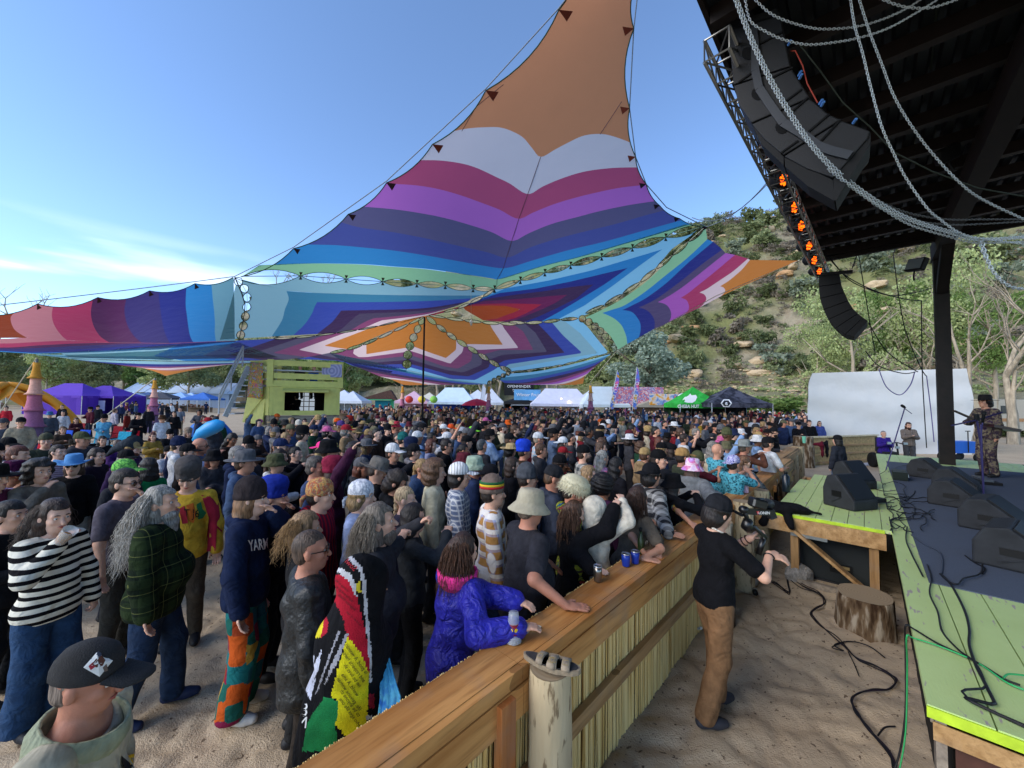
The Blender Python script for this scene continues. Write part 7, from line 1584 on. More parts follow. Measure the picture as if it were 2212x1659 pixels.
# ================= the crowd behind: proportioned archetypes, copied with their parts =================
ARC={}
def arch(key,res=.024,**kw):
 fk={a:kw.pop(a) for a in('fat','fem','lean') if a in kw}; pose=kw.pop('pose')
 J=figure(pose,**fk); D={}
 P,Fq=poly(skin_body(J),res,cuts=[floor_cut],drop=[(J['head']+V3(-.12,-.10,-.11),J['head']+V3(.12,.10,.13))]); P2,F2=poly(skin_body(J),.0125,box=(J['head']+V3(-.15,-.13,-.14),J['head']+V3(.15,.13,.16)))
 P,Fq=joinm([(P,Fq),(P2,F2)]); D['body']=mesh('body',P,Fq,(),smooth=True)
 nk=J['neck']; nc=lambda X,Y,Z:-(np.sqrt((X-nk[0]-.03)**2+(Y-nk[1])**2+((Z-nk[2]-.045)*1.1)**2)-.075)
 for nm,lg,hd in(('shirt',False,0),('jacket',True,0),('hoodie',True,1)):
  P,Fq=poly(top_body(J,.016 if nm=='shirt' else .026,lg,.84,hood=hd),res,[lambda X,Y,Z:.84-Z+0*X+0*Y,nc],.005,30,len(ARC)+1); D[nm]=mesh(nm,P,Fq,(),smooth=True)
 P,Fq=poly(leg_body(J,.012,.01),res*1.2,[lambda X,Y,Z:Z-.94+0*X+0*Y,lambda X,Y,Z:.03-Z+0*X+0*Y],.004,24,3); D['trousers']=mesh('trousers',P,Fq,(),smooth=True)
 P,Fq=poly(shoe_body(J),.024,[floor_cut]); D['shoes']=mesh('shoes',P,Fq,(),smooth=True); D['J']=J; ARC[key]=D
for pz in('down','pockets','phone','raise','cup','clap','fold','mouth'):
 arch((pz,0),pose=pz,fat=.06); arch((pz,1),pose=pz,fem=1)
_mc={}
def withm(me,m_,name):
 k=(me.name,m_.name)
 if k not in _mc: c=me.copy(); c.materials.clear(); c.materials.append(m_); c.name=name; _mc[k]=c
 return _mc[k]
def mid(p,yaw,h,label,pose='down',fem=0,skin=0,kind='jacket',top=None,bottom='#1d2230',hat=None,hatm=None,hair='short_hair',hairc='#2a1f18',beard=None,shades=False,group='people in the festival crowd',z=0,cat='person'):
 D=ARC[(pose,fem)]; sc_=h/1.75; e=empty('person',(p[0],p[1],z),yaw,label,cat,group)
 for nm,m_ in(('body',SKIN[skin]),(kind,top),('trousers',cloth(bottom)),('shoes',mat('shoe_x','#1c1c1e',.6))):
  o=bpy.data.objects.new(nm,withm(D[nm],m_,nm)); COL.objects.link(o); o.parent=e; o.scale=(sc_,)*3
 J=D['J']; head_things(e,J,sc_,hat,hatm,hair,hairm(hairc) if hair!='hood' else top,beard,shades)
 return e
TOPS=[('black','#1a1b20',14),('charcoal','#35363b',11),('navy','#1f2a48',8),('dark brown','#35271f',6),('olive','#363b29',5),('grey','#6a6b6e',6),('maroon','#4a1722',4),('white','#c4c5c6',5),('denim blue','#3b4f70',5),('cream','#b5ab94',3),('forest green','#1f3f2c',2),('purple','#2e1c42',1.2),('pale blue','#7b97bd',3),('red','#7a2028',1.6),('orange','#9a4a22',.5),('teal','#2a4f55',1),('pink','#b8698a',1),('mustard','#9a7a2a',1),('tan','#8a7354',3),('dusty blue','#536580',3)]
HATC=[('black','#111114',14),('grey','#55565a',5),('navy','#1b2440',4),('tan','#9c8358',4),('white','#c3c4c6',4),('olive','#4a4d35',3),('maroon','#54202a',2),('orange','#c4551c',.8),('lime green','#7fc43a',.3),('pink','#b85a88',.6),('red','#8a2028',1.2),('purple','#4a3570',.5),('brown','#4d3626',3),('camouflage','#5c5a44',2)]
HAIRC=[('black','#110e0d',6),('dark brown','#2b1e17',10),('brown','#4a3323',8),('blond','#94784f',4),('grey','#77736d',4),('auburn','#5c2f1f',2)]
def pick(q,L):
 t=q.uniform(0,sum(x[-1] for x in L))
 for x in L:
  t-=x[-1]
  if t<=0: return x
 return L[-1]
HN={'cap':'cap','backward_cap':'backward cap','beanie':'beanie','slouch_beanie':'slouchy beanie','bucket_hat':'bucket hat','brim_hat':'brimmed hat','straw_hat':'straw hat'}
PN={'down':'standing still','pockets':'hands in pockets','phone':'holding up a phone','raise':'one arm raised','cup':'holding a drink','clap':'hands together','fold':'arms folded','mouth':'hand at mouth'}
def place(u,y):
 if y<8: P=[(520,'near the bald man in sunglasses'),(700,'behind the pink cap'),(880,'behind the black mesh cap'),(1060,'left of the cobalt beanie'),(1200,'around the cobalt beanie'),(1350,'behind the fluffy fur hat'),(1480,'behind the tan suede cap'),(2300,'near the bald bearded man')]
 elif y<13: P=[(520,'left of the yellow tower'),(720,'below the yellow tower'),(900,'left of the centre pole'),(1000,'right of the centre pole'),(1150,'below the red umbrella'),(1280,'below the long white tent'),(1420,'below the feather flags'),(1600,'below the green tent'),(2300,'near the pale straw barrier')]
 else: P=[(520,'far left by the camp chairs'),(720,'at the foot of the yellow tower'),(860,'far back by the teal stall'),(1000,'far back by the blue walled tent'),(1150,'far back by the black sign'),(1280,'far back by the long white tent'),(1420,'far back by the feather flags'),(1540,'far back by the green tent'),(2300,'far back by the dark hexagon tent')]
 for a,b in P:
  if u<a: return b
USED=set()
def spec(q,u,y):
 for t in range(200):
  fem=int(q.random()<.42); top=pick(q,TOPS); kind=q.choice(['shirt','jacket','jacket','hoodie','hoodie']); pose=q.choices(list(PN),[9,6,5,2.6,5,3,3,2])[0]
  hat=q.choices([None,'cap','backward_cap','beanie','slouch_beanie','bucket_hat','brim_hat','straw_hat'],[9,7 if not fem else 3,2,2.5,1,1.5,1.2,.6])[0]; hc=pick(q,HATC); hrc=pick(q,HAIRC)
  hair=q.choice(['long_hair','long_hair','bob_hair','tied_hair','curly_hair']) if fem else q.choices(['short_hair','crop_hair','shaggy_hair','long_hair','curly_hair',None],[7,4,3,1.5,1.2,.8])[0]
  beard=None if fem or q.random()<.5 else q.choice(['beard','short_beard','short_beard']); sh=q.random()<.25
  if hat=='straw_hat': hc=('pale','#a8936a',1)
  who=(f"{hc[0]} {HN[hat]}" if hat else (f"{hrc[0]} {hair.replace('_hair',' hair')}" if hair else 'bald head'))
  lab=f"{'woman' if fem else 'man'} with {who}, {top[0]} {kind}, {PN[pose]}, {place(u,y)}"
  if len(lab.split())>16: lab=f"{'woman' if fem else 'man'} with {who}, {top[0]} {kind}, {place(u,y)}"
  if len(lab.split())>16: continue
  if lab in USED: continue
  USED.add(lab); return lab,fem,top,kind,pose,hat,hc,hrc,hair,beard,sh
q=random.Random(77)
pts=[];
def uof(x,y): d=Vector((x,y,1.7))-EYE; return project(Vector((x,y,1.7)))[0]
grid={}
def okp(x,y,r):
 for (a,b) in OCC:
  if abs(a-x)<r and abs(b-y)<r and (a-x)**2+(b-y)**2<r*r: return False
 return True
tries=0
while tries<26000 and len(pts)<900:
 tries+=1
 u=q.uniform(440,1760) if tries%5 else q.uniform(-60,520); y=4.6+34*q.random()**1.25 if u>439 else q.uniform(4.4,7.6); x=(u-1106)/F*y
 s_=(x-CO.x)*dS.x+(y-CO.y)*dS.y; t_=(x-CO.x)*nS.x+(y-CO.y)*nS.y
 lim=-2.2 if s_<11.5 else -2.5
 if t_>lim: continue
 if u<760 and y>14.5+.0*(u):
  if not (y<16): continue
 if u>1700 and y<14: continue
 if s_>16 and ((x-P0[0])*-(P1-P0).y+(y-P0[1])*(P1-P0).x)<0 and False: continue
 r=.50+.010*y if y<20 else .62
 if u<560: r=1.1 if y>8 else .68
 if okp(x,y,r): OCC.append((x,y)); pts.append((x,y))
B0=S(16.1,-2.0);B1=S(20.3,.15)
pts.sort(key=lambda p:p[0]**2+p[1]**2)
NI=178
for x,y in pts[:NI]:
 u=uof(x,y); lab,fem,top,kind,pose,hat,hc,hrc,hair,beard,sh=spec(q,u,y); h=q.uniform(1.55,1.70) if fem else q.uniform(1.66,1.86)
 mid((x,y),face_to((x,y),q.gauss(0,.3)),h,lab,pose,fem,q.choices(range(6),[5,4,2,1,4,2])[0],kind,cloth(top[1]),q.choice(['#1d2230','#26344f','#15161a','#3a3226','#2b2b2e']),hat,cloth(hc[1]) if hat else None,hair,hrc[1],beard,sh)
LOW={}
for pz in('down','phone','raise','cup'):
 for fem in(0,1):
  J=figure(pz,fem=fem,fat=.15); b=poly(skin_body(J,False),.036,[lambda X,Y,Z:.8-Z+0*X+0*Y]); t=poly(top_body(J,.03,True,.84,hood=fem),.05,[lambda X,Y,Z:.8-Z+0*X+0*Y],.006,25,2); LOW[(pz,fem)]=(b,t,J['head'])
def arr_of(me,sub=1):
 V=np.zeros(len(me.vertices)*3,dtype=np.float32); me.vertices.foreach_get('co',V); return V.reshape(-1,3).astype(float),[tuple(f.vertices) for f in me.polygons]
HB=Body(); HB.e((-.015,0,.04),(.118,.098,.112),None,.02); HB.e((-.05,0,-.05),(.07,.09,.09),None,.03); hp_,hf_=poly(HB,.03,[fc]); HB=Body(); HB.e((-.02,0,.04),(.115,.10,.11),None,.02); HB.e((-.06,0,-.12),(.07,.10,.15),None,.04); hpl,hfl=poly(HB,.035,[fcl])
HB=Body(); HB.e((-.012,0,.07),(.118,.10,.10),None,.02); HB.e((.10,0,.045),(.08,.085,.018),None,.02); cp_,cf_=poly(HB,.028,[lambda X,Y,Z:.025-Z+0*X+0*Y])
HB=Body(); HB.e((-.012,0,.06),(.12,.105,.12),None,.02); HB.e((-.0,0,.04),(.19,.17,.022),None,.02); bp_,bf_=poly(HB,.034,[lambda X,Y,Z:.015-Z+0*X+0*Y])
pal=[SKIN[i] for i in range(6)]+[cloth(t[1]) for t in TOPS]+[cloth(t[1]) for t in HATC]+[hairm(t[1]) for t in HAIRC]
VV=[];FF=[];MI=[];n=0
def addm(P,Fq,mi_,sc_,yaw,x,y,off=None):
 global n
 P=np.array(P);
 if off is not None: P=P+off
 P=P*sc_; c,s=math.cos(yaw),math.sin(yaw); VV.append(np.stack([P[:,0]*c-P[:,1]*s+x,P[:,0]*s+P[:,1]*c+y,P[:,2]],1)); FF.append(np.array(Fq)+n); MI.append(np.full(len(Fq),mi_)); n+=len(P)
for x,y in pts[NI:]:
 fem=int(q.random()<.42); pz=q.choices(['down','phone','raise','cup'],[8,2,.5,3])[0]; b,t,H=LOW[(pz,fem)]; yaw=face_to((x,y),q.gauss(0,.35)); sc_=(q.uniform(1.55,1.7) if fem else q.uniform(1.66,1.86))/1.75
 addm(*b,q.choices(range(6),[5,4,2,1,4,2])[0],sc_,yaw,x,y); addm(*t,6+TOPS.index(pick(q,TOPS)),sc_,yaw,x,y)
 r=q.random(); hm_=6+len(TOPS)+len(HATC)+HAIRC.index(pick(q,HAIRC))
 addm(hpl if fem else hp_,hfl if fem else hf_,hm_,sc_,yaw,x,y,H)
 if r<.42: addm(cp_,cf_,6+len(TOPS)+HATC.index(pick(q,HATC)),sc_,yaw if r>.08 else yaw+3.1,x,y,H+V3(0,0,.004))
 elif r<.52: addm(bp_,bf_,6+len(TOPS)+HATC.index(pick(q,HATC)),sc_,yaw,x,y,H+V3(0,0,.004))
if VV:
 o=link('crowd',mesh('crowd',np.concatenate(VV),np.concatenate(FF),pal,np.concatenate(MI),True)); tag(o,'dense far crowd filling the field up to the vendor tents',kind='stuff')
CL=lambda h:cloth(h)
def mp(u,v,h,label,pose='down',j=0,yaw=None,z=0,**k):
 p=G(u,v,h+z); mid(p,face_to(p,j) if yaw is None else yaw,h,label,pose,z=z,**k); return p
mp(46,903,1.82,'man in dark cap and oatmeal hoodie with red print standing at the left','pockets',yaw=-.7,top=CL('#8c826e'),kind='hoodie',hat='cap',hatm=CL('#15161a'),bottom='#2f4670',skin=0)
mp(226,897,1.72,'broad man in sky blue fleece with a bag strap leaning on red chairs','fold',yaw=-1.3,top=CL('#4f93b5'),hat='beanie',hatm=CL('#131417'),bottom='#35507c',skin=1)
mp(351,898,1.72,'person in white tee and furry brown hat between chairs','down',yaw=-.5,top=CL('#c9ccd2'),kind='shirt',hat='bucket_hat',hatm=CL('#4a3020'),skin=1)
mp(431,886,1.76,'curly haired man in slate sweater standing by the blue dome tent','cup',yaw=-1.2,top=CL('#4f525c'),hair='curly_hair',hairc='#15100e',bottom='#33466a',skin=1)
mp(377,889,1.70,'person with long black hair and white sleeves near the blue dome tent','cup',yaw=-.9,fem=1,top=CL('#17181c'),hair='long_hair',hairc='#110d0c')
mp(390,880,1.76,'man in grey tee with crossed strap in front of the blue tents','down',yaw=-1.4,top=CL('#5a6470'),kind='shirt',bottom='#8a7a60')
mp(196,880,1.76,'person in burgundy shirt and dark hat beside the purple tent','cup',yaw=-1.8,top=CL('#4a1826'),hat='brim_hat',hatm=CL('#131214'))
mp(135,875,1.76,'person in black shirt before the first purple tent','down',yaw=-1.4,top=CL('#15151a'),hair='crop_hair')
mp(138,888,1.66,'woman in white top and dark jacket before the first purple tent','cup',yaw=-1.1,fem=1,top=CL('#a5a7ad'),hair='long_hair',hairc='#17110e')
mp(108,890,1.70,'person in blue hat beside the nearest flared mast','cup',yaw=-.8,top=CL('#3c4450'),hat='bucket_hat',hatm=CL('#3f6a94'))
mp(14,878,1.72,'person in bright red top by the orange arched tent','down',yaw=-1.2,top=CL('#a51f2c'))
mp(8,905,1.78,'person in grey cap and slate jacket at the far left edge','down',yaw=-1.0,top=CL('#3e4450'),hat='cap',hatm=CL('#46484c'))
mp(68,893,1.72,'person in dark grey behind the oatmeal hoodie','down',yaw=-.8,top=CL('#30343a'))
mp(212,876,1.74,'person in black hat and dark jacket left of the sky blue fleece','down',yaw=-1.3,top=CL('#1a1b20'),hat='cap',hatm=CL('#101014'))
mp(248,883,1.72,'person in white and grey football jersey with backpack walking away','down',yaw=1.2,top=CL('#9a95a0'),hairc='#5a4030')
mp(299,892,1.74,'person in black cap and black jacket left of the second mast','cup',yaw=-.3,top=CL('#15161b'),hat='cap',hatm=CL('#101014'))
mp(322,880,1.72,'person in pink cap right behind the second mast','down',yaw=-.6,top=CL('#1c1d22'),hat='cap',hatm=CL('#b06a7a'))
mp(276,888,1.66,'woman in rust red dress near the second mast','down',yaw=.4,fem=1,top=CL('#6a1f1a'),hair='long_hair',hairc='#2a1712')
mp(548,891,1.76,'man in olive hooded jacket and black cap below the tower door','down',yaw=-.4,top=CL('#3a4034'),kind='hoodie',hat='cap',hatm=CL('#15161a'),skin=5)
mp(570,893,1.66,'person in white hooded shawl below the tower','mouth',yaw=-.8,fem=1,top=CL('#b9b9b4'),hair='hood')
mp(592,908,1.78,'man in black beanie with small white tag below the tower','down',yaw=-.8,top=CL('#131419'),hat='beanie',hatm=CL('#0f1013'),skin=3)
mp(616,908,1.76,'man in black bucket hat and black coat below the tower window','down',yaw=-.5,top=CL('#17191c'),hat='bucket_hat',hatm=CL('#2a2b2c'),skin=2)
mp(645,910,1.74,'person in white beanie and blue and red windbreaker','down',yaw=-.6,top=CL('#1f3f7c'),hat='beanie',hatm=CL('#b9b4a8'),skin=1)
mp(658,905,1.66,'woman with brown hair in dusty pink jacket below the tower','down',yaw=-1.0,fem=1,top=CL('#8a5a60'),hair='long_hair',hairc='#3a241c')
mp(675,915,1.64,'woman with black curls and glasses in a black coat below the tower','down',yaw=-.9,fem=1,top=CL('#141318'),hair='long_hair',hairc='#100c0c')
mp(729,905,1.78,'man in orange cap and olive shirt turned away','down',yaw=.9,top=CL('#454c3a'),hat='cap',hatm=CL('#d8521c'),skin=3)
mp(755,902,1.76,'person with green, yellow and red striped shawl and long dreadlocks','down',yaw=.5,top=stripes('rasta','#1f6a34','#c49a22',.30,.5),hat='slouch_beanie',hatm=CL('#a32a20'),hair='long_hair',hairc='#15100e',skin=3)
mp(842,898,1.80,'white haired bearded man in grey sweatshirt','down',yaw=-.6,top=CL('#75777b'),hair='short_hair',hairc='#b9b7b2',beard='beard',skin=0)
mp(855,912,1.76,'man in red bucket hat and salmon hoodie looking at a phone','phone',yaw=.1,top=CL('#bd8468'),kind='hoodie',hat='bucket_hat',hatm=CL('#a8303f'),skin=5)
mp(808,923,1.76,'man in camouflage cap with head tilted back','down',yaw=.1,top=CL('#23252a'),hat='cap',hatm=tiedye('camo',['#5d5a44','#77715a','#454433','#8a846c'],18,1),skin=1)
mp(1020,923,1.76,'man in lime green cap and dark sunglasses','down',yaw=-.1,top=CL('#17191c'),hat='cap',hatm=CL('#76c83a'),shades=True,skin=0)
mp(1000,925,1.74,'person in pale grey hoodie with hood raised','mouth',yaw=-.1,top=CL('#8f929a'),kind='hoodie',hair='hood')
mp(958,918,1.76,'man in white cap and navy hood with moustache','down',yaw=-.1,top=CL('#1c2233'),kind='hoodie',hat='cap',hatm=CL('#c3c4c4'),shades=True,skin=1)
mp(974,918,1.76,'man in orange cap with a round logo','down',yaw=-.2,top=CL('#17191c'),hat='cap',hatm=CL('#c8491c'),skin=0)
mp(705,921,1.78,'tall young man in mauve bucket hat','down',yaw=-.5,top=CL('#1a1a22'),hat='bucket_hat',hatm=CL('#7d5468'),skin=0)
mp(870,938,1.74,'man in teal and green knit cap','down',yaw=.3,top=CL('#6a6a5a'),hat='beanie',hatm=CL('#1d5f5c'),skin=0)
for i,(u,v,h,l,k) in enumerate([(1725,912,1.72,'man in black cap and black jacket with white cords at the pale barrier',dict(top=CL('#101116'),hat='cap',hatm=CL('#111115'))),(1748,908,1.74,'dark haired man in black jacket with a red badge at the pale barrier',dict(top=CL('#0f1014'))),
 (1770,910,1.62,'woman with brown bob in blue jacket at the pale barrier',dict(top=CL('#3a4a84'),fem=1,hair='bob_hair',hairc='#4a3324',shades=True)),(1790,894,1.84,'dreadlocked man in grey tee with a tall brown head wrap at the barrier',dict(top=CL('#2b2f38'),hair='long_hair',hairc='#2d1f18',skin=3,beard='beard')),
 (1808,903,1.62,'woman peeking behind the dreadlocked man',dict(top=CL('#3a2a24'),fem=1,hair='tied_hair',hairc='#5a2f24',skin=5)),(1844,898,1.66,'auburn haired woman in brown zipped jacket at the end of the pale barrier',dict(top=CL('#3a2a24'),fem=1,hair='long_hair',hairc='#5c3524',skin=4)),
 (1738,898,1.70,'bald smiling man behind the white cords jacket',dict(top=CL('#30271f'),hair=None,skin=0)),(1760,896,1.76,'man in grey cap behind the red badge jacket',dict(top=CL('#23201c'),hat='cap',hatm=CL('#55504a')))]):
 mp(u,v,h,l,'down' if i%3 else 'clap',yaw=-1.9 if i<6 else -1.8,**k)
mp(1632,917,1.80,'man in grey cap and black jacket turned to the stage','down',yaw=-.3,top=CL('#121317'),hat='cap',hatm=CL('#2a2c30')); mp(1650,922,1.66,'woman with long auburn hair beside the grey cap','down',yaw=-.7,fem=1,top=CL('#33241d'),hair='long_hair',hairc='#4a2a1e'); mp(1670,925,1.74,'man in black cap and black jacket with white collar','down',yaw=-1.0,top=CL('#111216'),hat='cap',hatm=CL('#15161a'),beard='beard')
mp(1580,900,1.76,'person in maroon jersey with yellow mark near the dark hexagon tent','down',yaw=-1.3,top=CL('#4a1620')); mp(1616,890,1.76,'man in red jersey far right of the crowd','phone',yaw=-1.5,top=CL('#b3202a'),hair='crop_hair'); mp(1638,884,1.78,'person in pale blue tee standing with back turned','down',yaw=1.2,top=CL('#6f92cf'),kind='shirt',hat='cap',hatm=CL('#17181c'))
p=G(1810,945,1.62); mid(p,1.9,1.66,'dark haired person in grey top and denim walking through the pit','down',fem=1,top=CL('#262a33'),bottom='#5a6a86',hair='bob_hair',hairc='#15110f',hat='cap',hatm=CL('#15161a'))
for u,l in((1460,'left hiker standing on the far bank'),(1468,'right hiker in dark top on the far bank')):
 x=(u-1106)/F*56; mid((x,56),-1.5,1.75,l,'pockets',top=CL('#2a2226'),bottom='#3c5070',group='hikers on the bank',z=hillz(x,56)-.05)
# ================= tents =================
tw=mat('tent_white','#c3c9d2',.75,noise=.04,nscale=2,bump=.3,bscale=2); legm=mat('tent_leg','#b9bdc0',.5,.4)
def tent(u,D,w_,d,label,top='#c3c9d2',eave=2.15,peak=3.3,yaw=0,walls='',wallc=None,hip=0,sag_=.0,legs=True,group=None,topm=None,cat='canopy tent',val=.28,zb=0):
 x=(u-1106)/F*D; e=empty('canopy_tent',(x,D,zb),yaw,label,cat,group); m_=topm or (mat('tent_'+top,top,.75,noise=.05,nscale=2,bump=.3,bscale=2)); wm=mat('tent_'+(wallc or top),wallc or top,.8,noise=.05,nscale=2,bump=.3,bscale=3)
 hw,hd=w_/2,d/2; r=hip/2; n=6; mb=MB()
 P4=[(-hw,-hd),(hw,-hd),(hw,hd),(-hw,hd)]; R_=[(-r,0),(r,0),(r,0),(-r,0)]
 for i in range(4):
  a,b=P4[i],P4[(i+1)%4]; ra,rb=R_[i],R_[(i+1)%4]; rows=[]
  for j in range(n+1):
   t=j/n; z=eave+(peak-eave)*(t**1.18); row=[]
   for k in range(5):
    s_=k/4; p=(a[0]*(1-s_)+b[0]*s_,a[1]*(1-s_)+b[1]*s_); qx=(ra[0]*(1-s_)+rb[0]*s_,0); row.append((p[0]*(1-t)+qx[0]*t,p[1]*(1-t)+qx[1]*t,z-.05*math.sin(s_*math.pi)*(1-t)))
   rows.append(row)
  base=len(mb.v); mb.v+=[p for r_ in rows for p in r_]
  for j in range(n):
   for k in range(4): mb.f.append((base+j*5+k,base+j*5+k+1,base+(j+1)*5+k+1,base+(j+1)*5+k)); mb.m.append(0)
 mb.build('canopy',m_,e,True)
 mb=MB()
 for i in range(4):
  a,b=P4[i],P4[(i+1)%4]; mb.beam((a[0],a[1],eave-val/2+.01),(b[0],b[1],eave-val/2+.01),.012,val)
 mb.build('valance',m_,e)
 if legs:
  for a in P4: mb=MB(); mb.beam((a[0],a[1],0),(a[0],a[1],eave),.045,.045,(1,0,0)); mb.build('leg',legm,e)
 for k in walls:
  a,b={'f':(P4[0],P4[1]),'r':(P4[1],P4[2]),'b':(P4[2],P4[3]),'l':(P4[3],P4[0])}[k]; mb=MB(); pts_=[]
  for i in range(11):
   t=i/10; off=.04*math.sin(i*2.3); pts_.append((a[0]*(1-t)+b[0]*t+off,a[1]*(1-t)+b[1]*t+off))
  base=len(mb.v); mb.v+=[(x_,y_,0) for x_,y_ in pts_]+[(x_,y_,eave-.02) for x_,y_ in pts_]; mb.f+=[(base+i,base+i+1,base+12+i,base+11+i) for i in range(10)]; mb.m+=[0]*10; o=mb.build('side_wall',wm,e)
 return e
inner=mat('tent_inside','#3a3432',.9,noise=.4,nscale=2)
def dress(e,w_,d,seed):   # tables, racks and goods inside
 q=random.Random(seed); mb=MB(); mb.box((0,-d*.25,.75),(w_*.85,.6,.06)); mb.box((0,-d*.25+.3,.37),(w_*.82,.03,.72)); mb.build('table',mat('cloth_'+'#6a5a4a','#6a5a4a'),e)
 mb=MB()
 for i in range(14): mb.box((q.uniform(-w_*.4,w_*.4),q.uniform(-d*.35,-d*.15),.85+q.uniform(0,.1)),(q.uniform(.1,.3),.2,q.uniform(.1,.3)))
 o=mb.build('goods',mat('goods','#9a7a5a',.8,noise=.6,nscale=3,col2='#5a3a4a'),e); o['kind']='stuff'
T=tent
T(76,58,4.6,3,'pale blue white pop up tent behind the orange arches','#a9c1dc',2.3,3.6,val=.3)
e=T(159,50,7.4,4.5,'larger purple tent with purple walls','#5a34a8',2.35,3.95,hip=2.4,walls='flrb',wallc='#4a2596');
e=T(231,52,6.6,4.5,'smaller purple tent with an open front panel','#4d2a9c',2.35,3.75,hip=1.2,walls='lrb',wallc='#43208c'); mb=MB(); mb.box((.6,-2.3,1.1),(3.4,.03,1.3)); mb.build('clear_panel',mat('clear_panel','#a5a3c4',.3),e)
for i,(u,D,w_,c,l) in enumerate([(290,66,4.5,'#b3c3da','white tent with blue cast right of the purple tents'),(268,74,4,'#aebfd6','small white tent right behind the purple tents'),(320,68,6,'#34507c','low dark blue tent'),(350,62,6,'#3a3c46','low charcoal tent with shaded stall'),(392,64,5,'#8fb2e0','pale sky blue tent'),(414,70,5,'#9db9e2','small pale blue tent behind the others'),(440,60,4.6,'#3568b4','strong blue tent right of the pale blue ones'),(5,64,4,'#a08098','dusty pink tent at the left edge')]):
 e=T(u,D,w_,3.2,l,c,2.1,3.1,val=.25); dress(e,w_,3,i)
mb=MB(); e=empty('marquee',((405-1106)/F*84,84,0),0,'long white marquee roof behind the blue tents','marquee'); mb.prism([(-11.5,-3,3.2),(-10.4,0,5.6),(10.8,0,5.4),(12.6,-3,3.0)],(0,.15,0)); mb.build('roof',mat('tent_#b9c9de','#b9c9de',.7,noise=.05,nscale=1),e); mb=MB(); mb.box((0,-1.5,1.5),(22,2,3)); mb.build('side_wall',mat('tent_#9aa9bf','#9aa9bf'),e)
for k in range(6): mb=MB(); mb.beam((-11+4.4*k,-3.03,3.2),(-10+4.2*k,-.03,5.5),.05,.05); mb.build('seam',mat('tent_#8a99af','#8a99af'),e)
e=empty('arched_tent',(-24.2,22.5+5,0),0,'orange inflatable arched tent at the left edge','tent'); oc=mat('tent_orange','#d58a1e',.6,bump=.2,bscale=4)
oo=(G(22,905,0)); e.location=((15-1106)/F*26,26,0)
for a in range(4):
 an=a*math.pi/2+.5; mb=MB(); pts_=[]
 for k in range(13):
  t=k/12; r=3.6*(1-t); z=3.1*math.sin(t*math.pi/2)**.8; pts_.append((r*math.cos(an),r*math.sin(an),z))
 mb.tube(pts_,[.30-.08*(k/12) for k in range(13)],8); mb.build('arch_leg',oc,e,True)
 mb=MB(); b_=[]; n2=10
 for k in range(n2+1):
  t=k/n2; a2=an+t*math.pi/2; rr=3.6*(1-.45*math.sin(t*math.pi))*.75; b_.append((rr*math.cos(a2),rr*math.sin(a2),1.3+1.3*math.sin(t*math.pi)))
 mb.add([(0,0,3.15)]+b_,[(0,i+1,i+2) for i in range(n2)]); mb.build('canopy_panel',oc,e)
MW='white pop up vendor tents along the field'
for i,(u,D,w_,d,l,kw) in enumerate([(744,48,4.4,3,'white tent touching the yellow tower',dict(peak=3.5,hip=0,walls='lb')),(763,44,3.2,3,'small white tent with green sign strip',dict(peak=3.3)),
 (895,50,4.2,3,'pink roofed stall tent',dict(top='#c9a3b4',peak=3.5,walls='b')),(928,54,4,3,'cream tent right of the pink stall',dict(top='#cdc6b4',peak=3.4)),(958,54,4,3,'pale tent between two round lanterns',dict(peak=3.45,top='#bcc9de')),
 (982,47,5.6,3.6,'white tent with royal blue side walls',dict(peak=3.9,hip=2.2,walls='rb',wallc='#1f3f9c',top='#c3d4e0')),(1032,47,4.6,3,'white tent behind the red umbrella',dict(peak=3.7)),(1062,45,3.2,3,'narrow white tent right of the red umbrella',dict(peak=3.8,walls='r')),
 (1146,44,4.4,3,'white tent with the pale blue banner',dict(peak=3.55)),(1212,41,6.4,3.4,'long white tent with warm lit shelves',dict(peak=3.75,hip=3.4,walls='rb',top='#c9cada')),(1272,43,4.2,3,'small white tent right of the warm lit one',dict(peak=3.6)),(1302,39,4.6,3.4,'tall white tent with grey curtain wall',dict(peak=3.95,hip=2.2,walls='rl',wallc='#a9b2b8',top='#bcc8cc'))]):
 e=T(u,D,w_,d,l,group=MW if 'top' not in kw else None,**kw); dress(e,w_,d,i+20)
warm=mat('warm_bulb','#ffd9a0',.5,emit=9)
def lamp(u,v,D,l): c=U(u,v,D); mb=MB(); mb.lathe([(.0001,-.07),(.06,-.04),(.075,0),(.05,.05),(.02,.08)],8,c); tag(mb.build('bulb',warm,None,True),l,'light bulb','warm bulbs hanging in the vendor tents')
for i,(u,v,D) in enumerate([(1112,858,44),(1175,864,40),(1212,862,40),(1230,868,39.5),(1368,877,38),(1383,877,38),(1427,874,37),(1441,873,37),(1461,873,37)]): lamp(u,v,D,['leftmost warm bulb under the pale blue banner','first bulb in the long white tent','second bulb in the long white tent','third bulb in the long white tent','left bulb at the colourful food stall','right bulb at the colourful food stall','left bulb at the wooden stall','middle bulb at the wooden stall','right bulb at the wooden stall'][i])
def sign(u,v,D,w_,h,m_,label,cat='sign',z=None,depth=.05):
 c=U(u,v,D); e=empty('sign',c,0,label,cat); mb=MB(); mb.box((0,0,0),(w_,depth,h)); mb.build('board',m_,e); return e,c
def lab(body,u,v,D,size,m_,parent=None,sx=1):
 c=U(u,v,D); o=text('lettering',body,c,basis((1,0,0),(0,0,1)),size,m_,None,.004); o.scale=(sx,1,1)
 if parent: o.parent=parent; o.matrix_parent_inverse=parent_inv(parent)
 return o
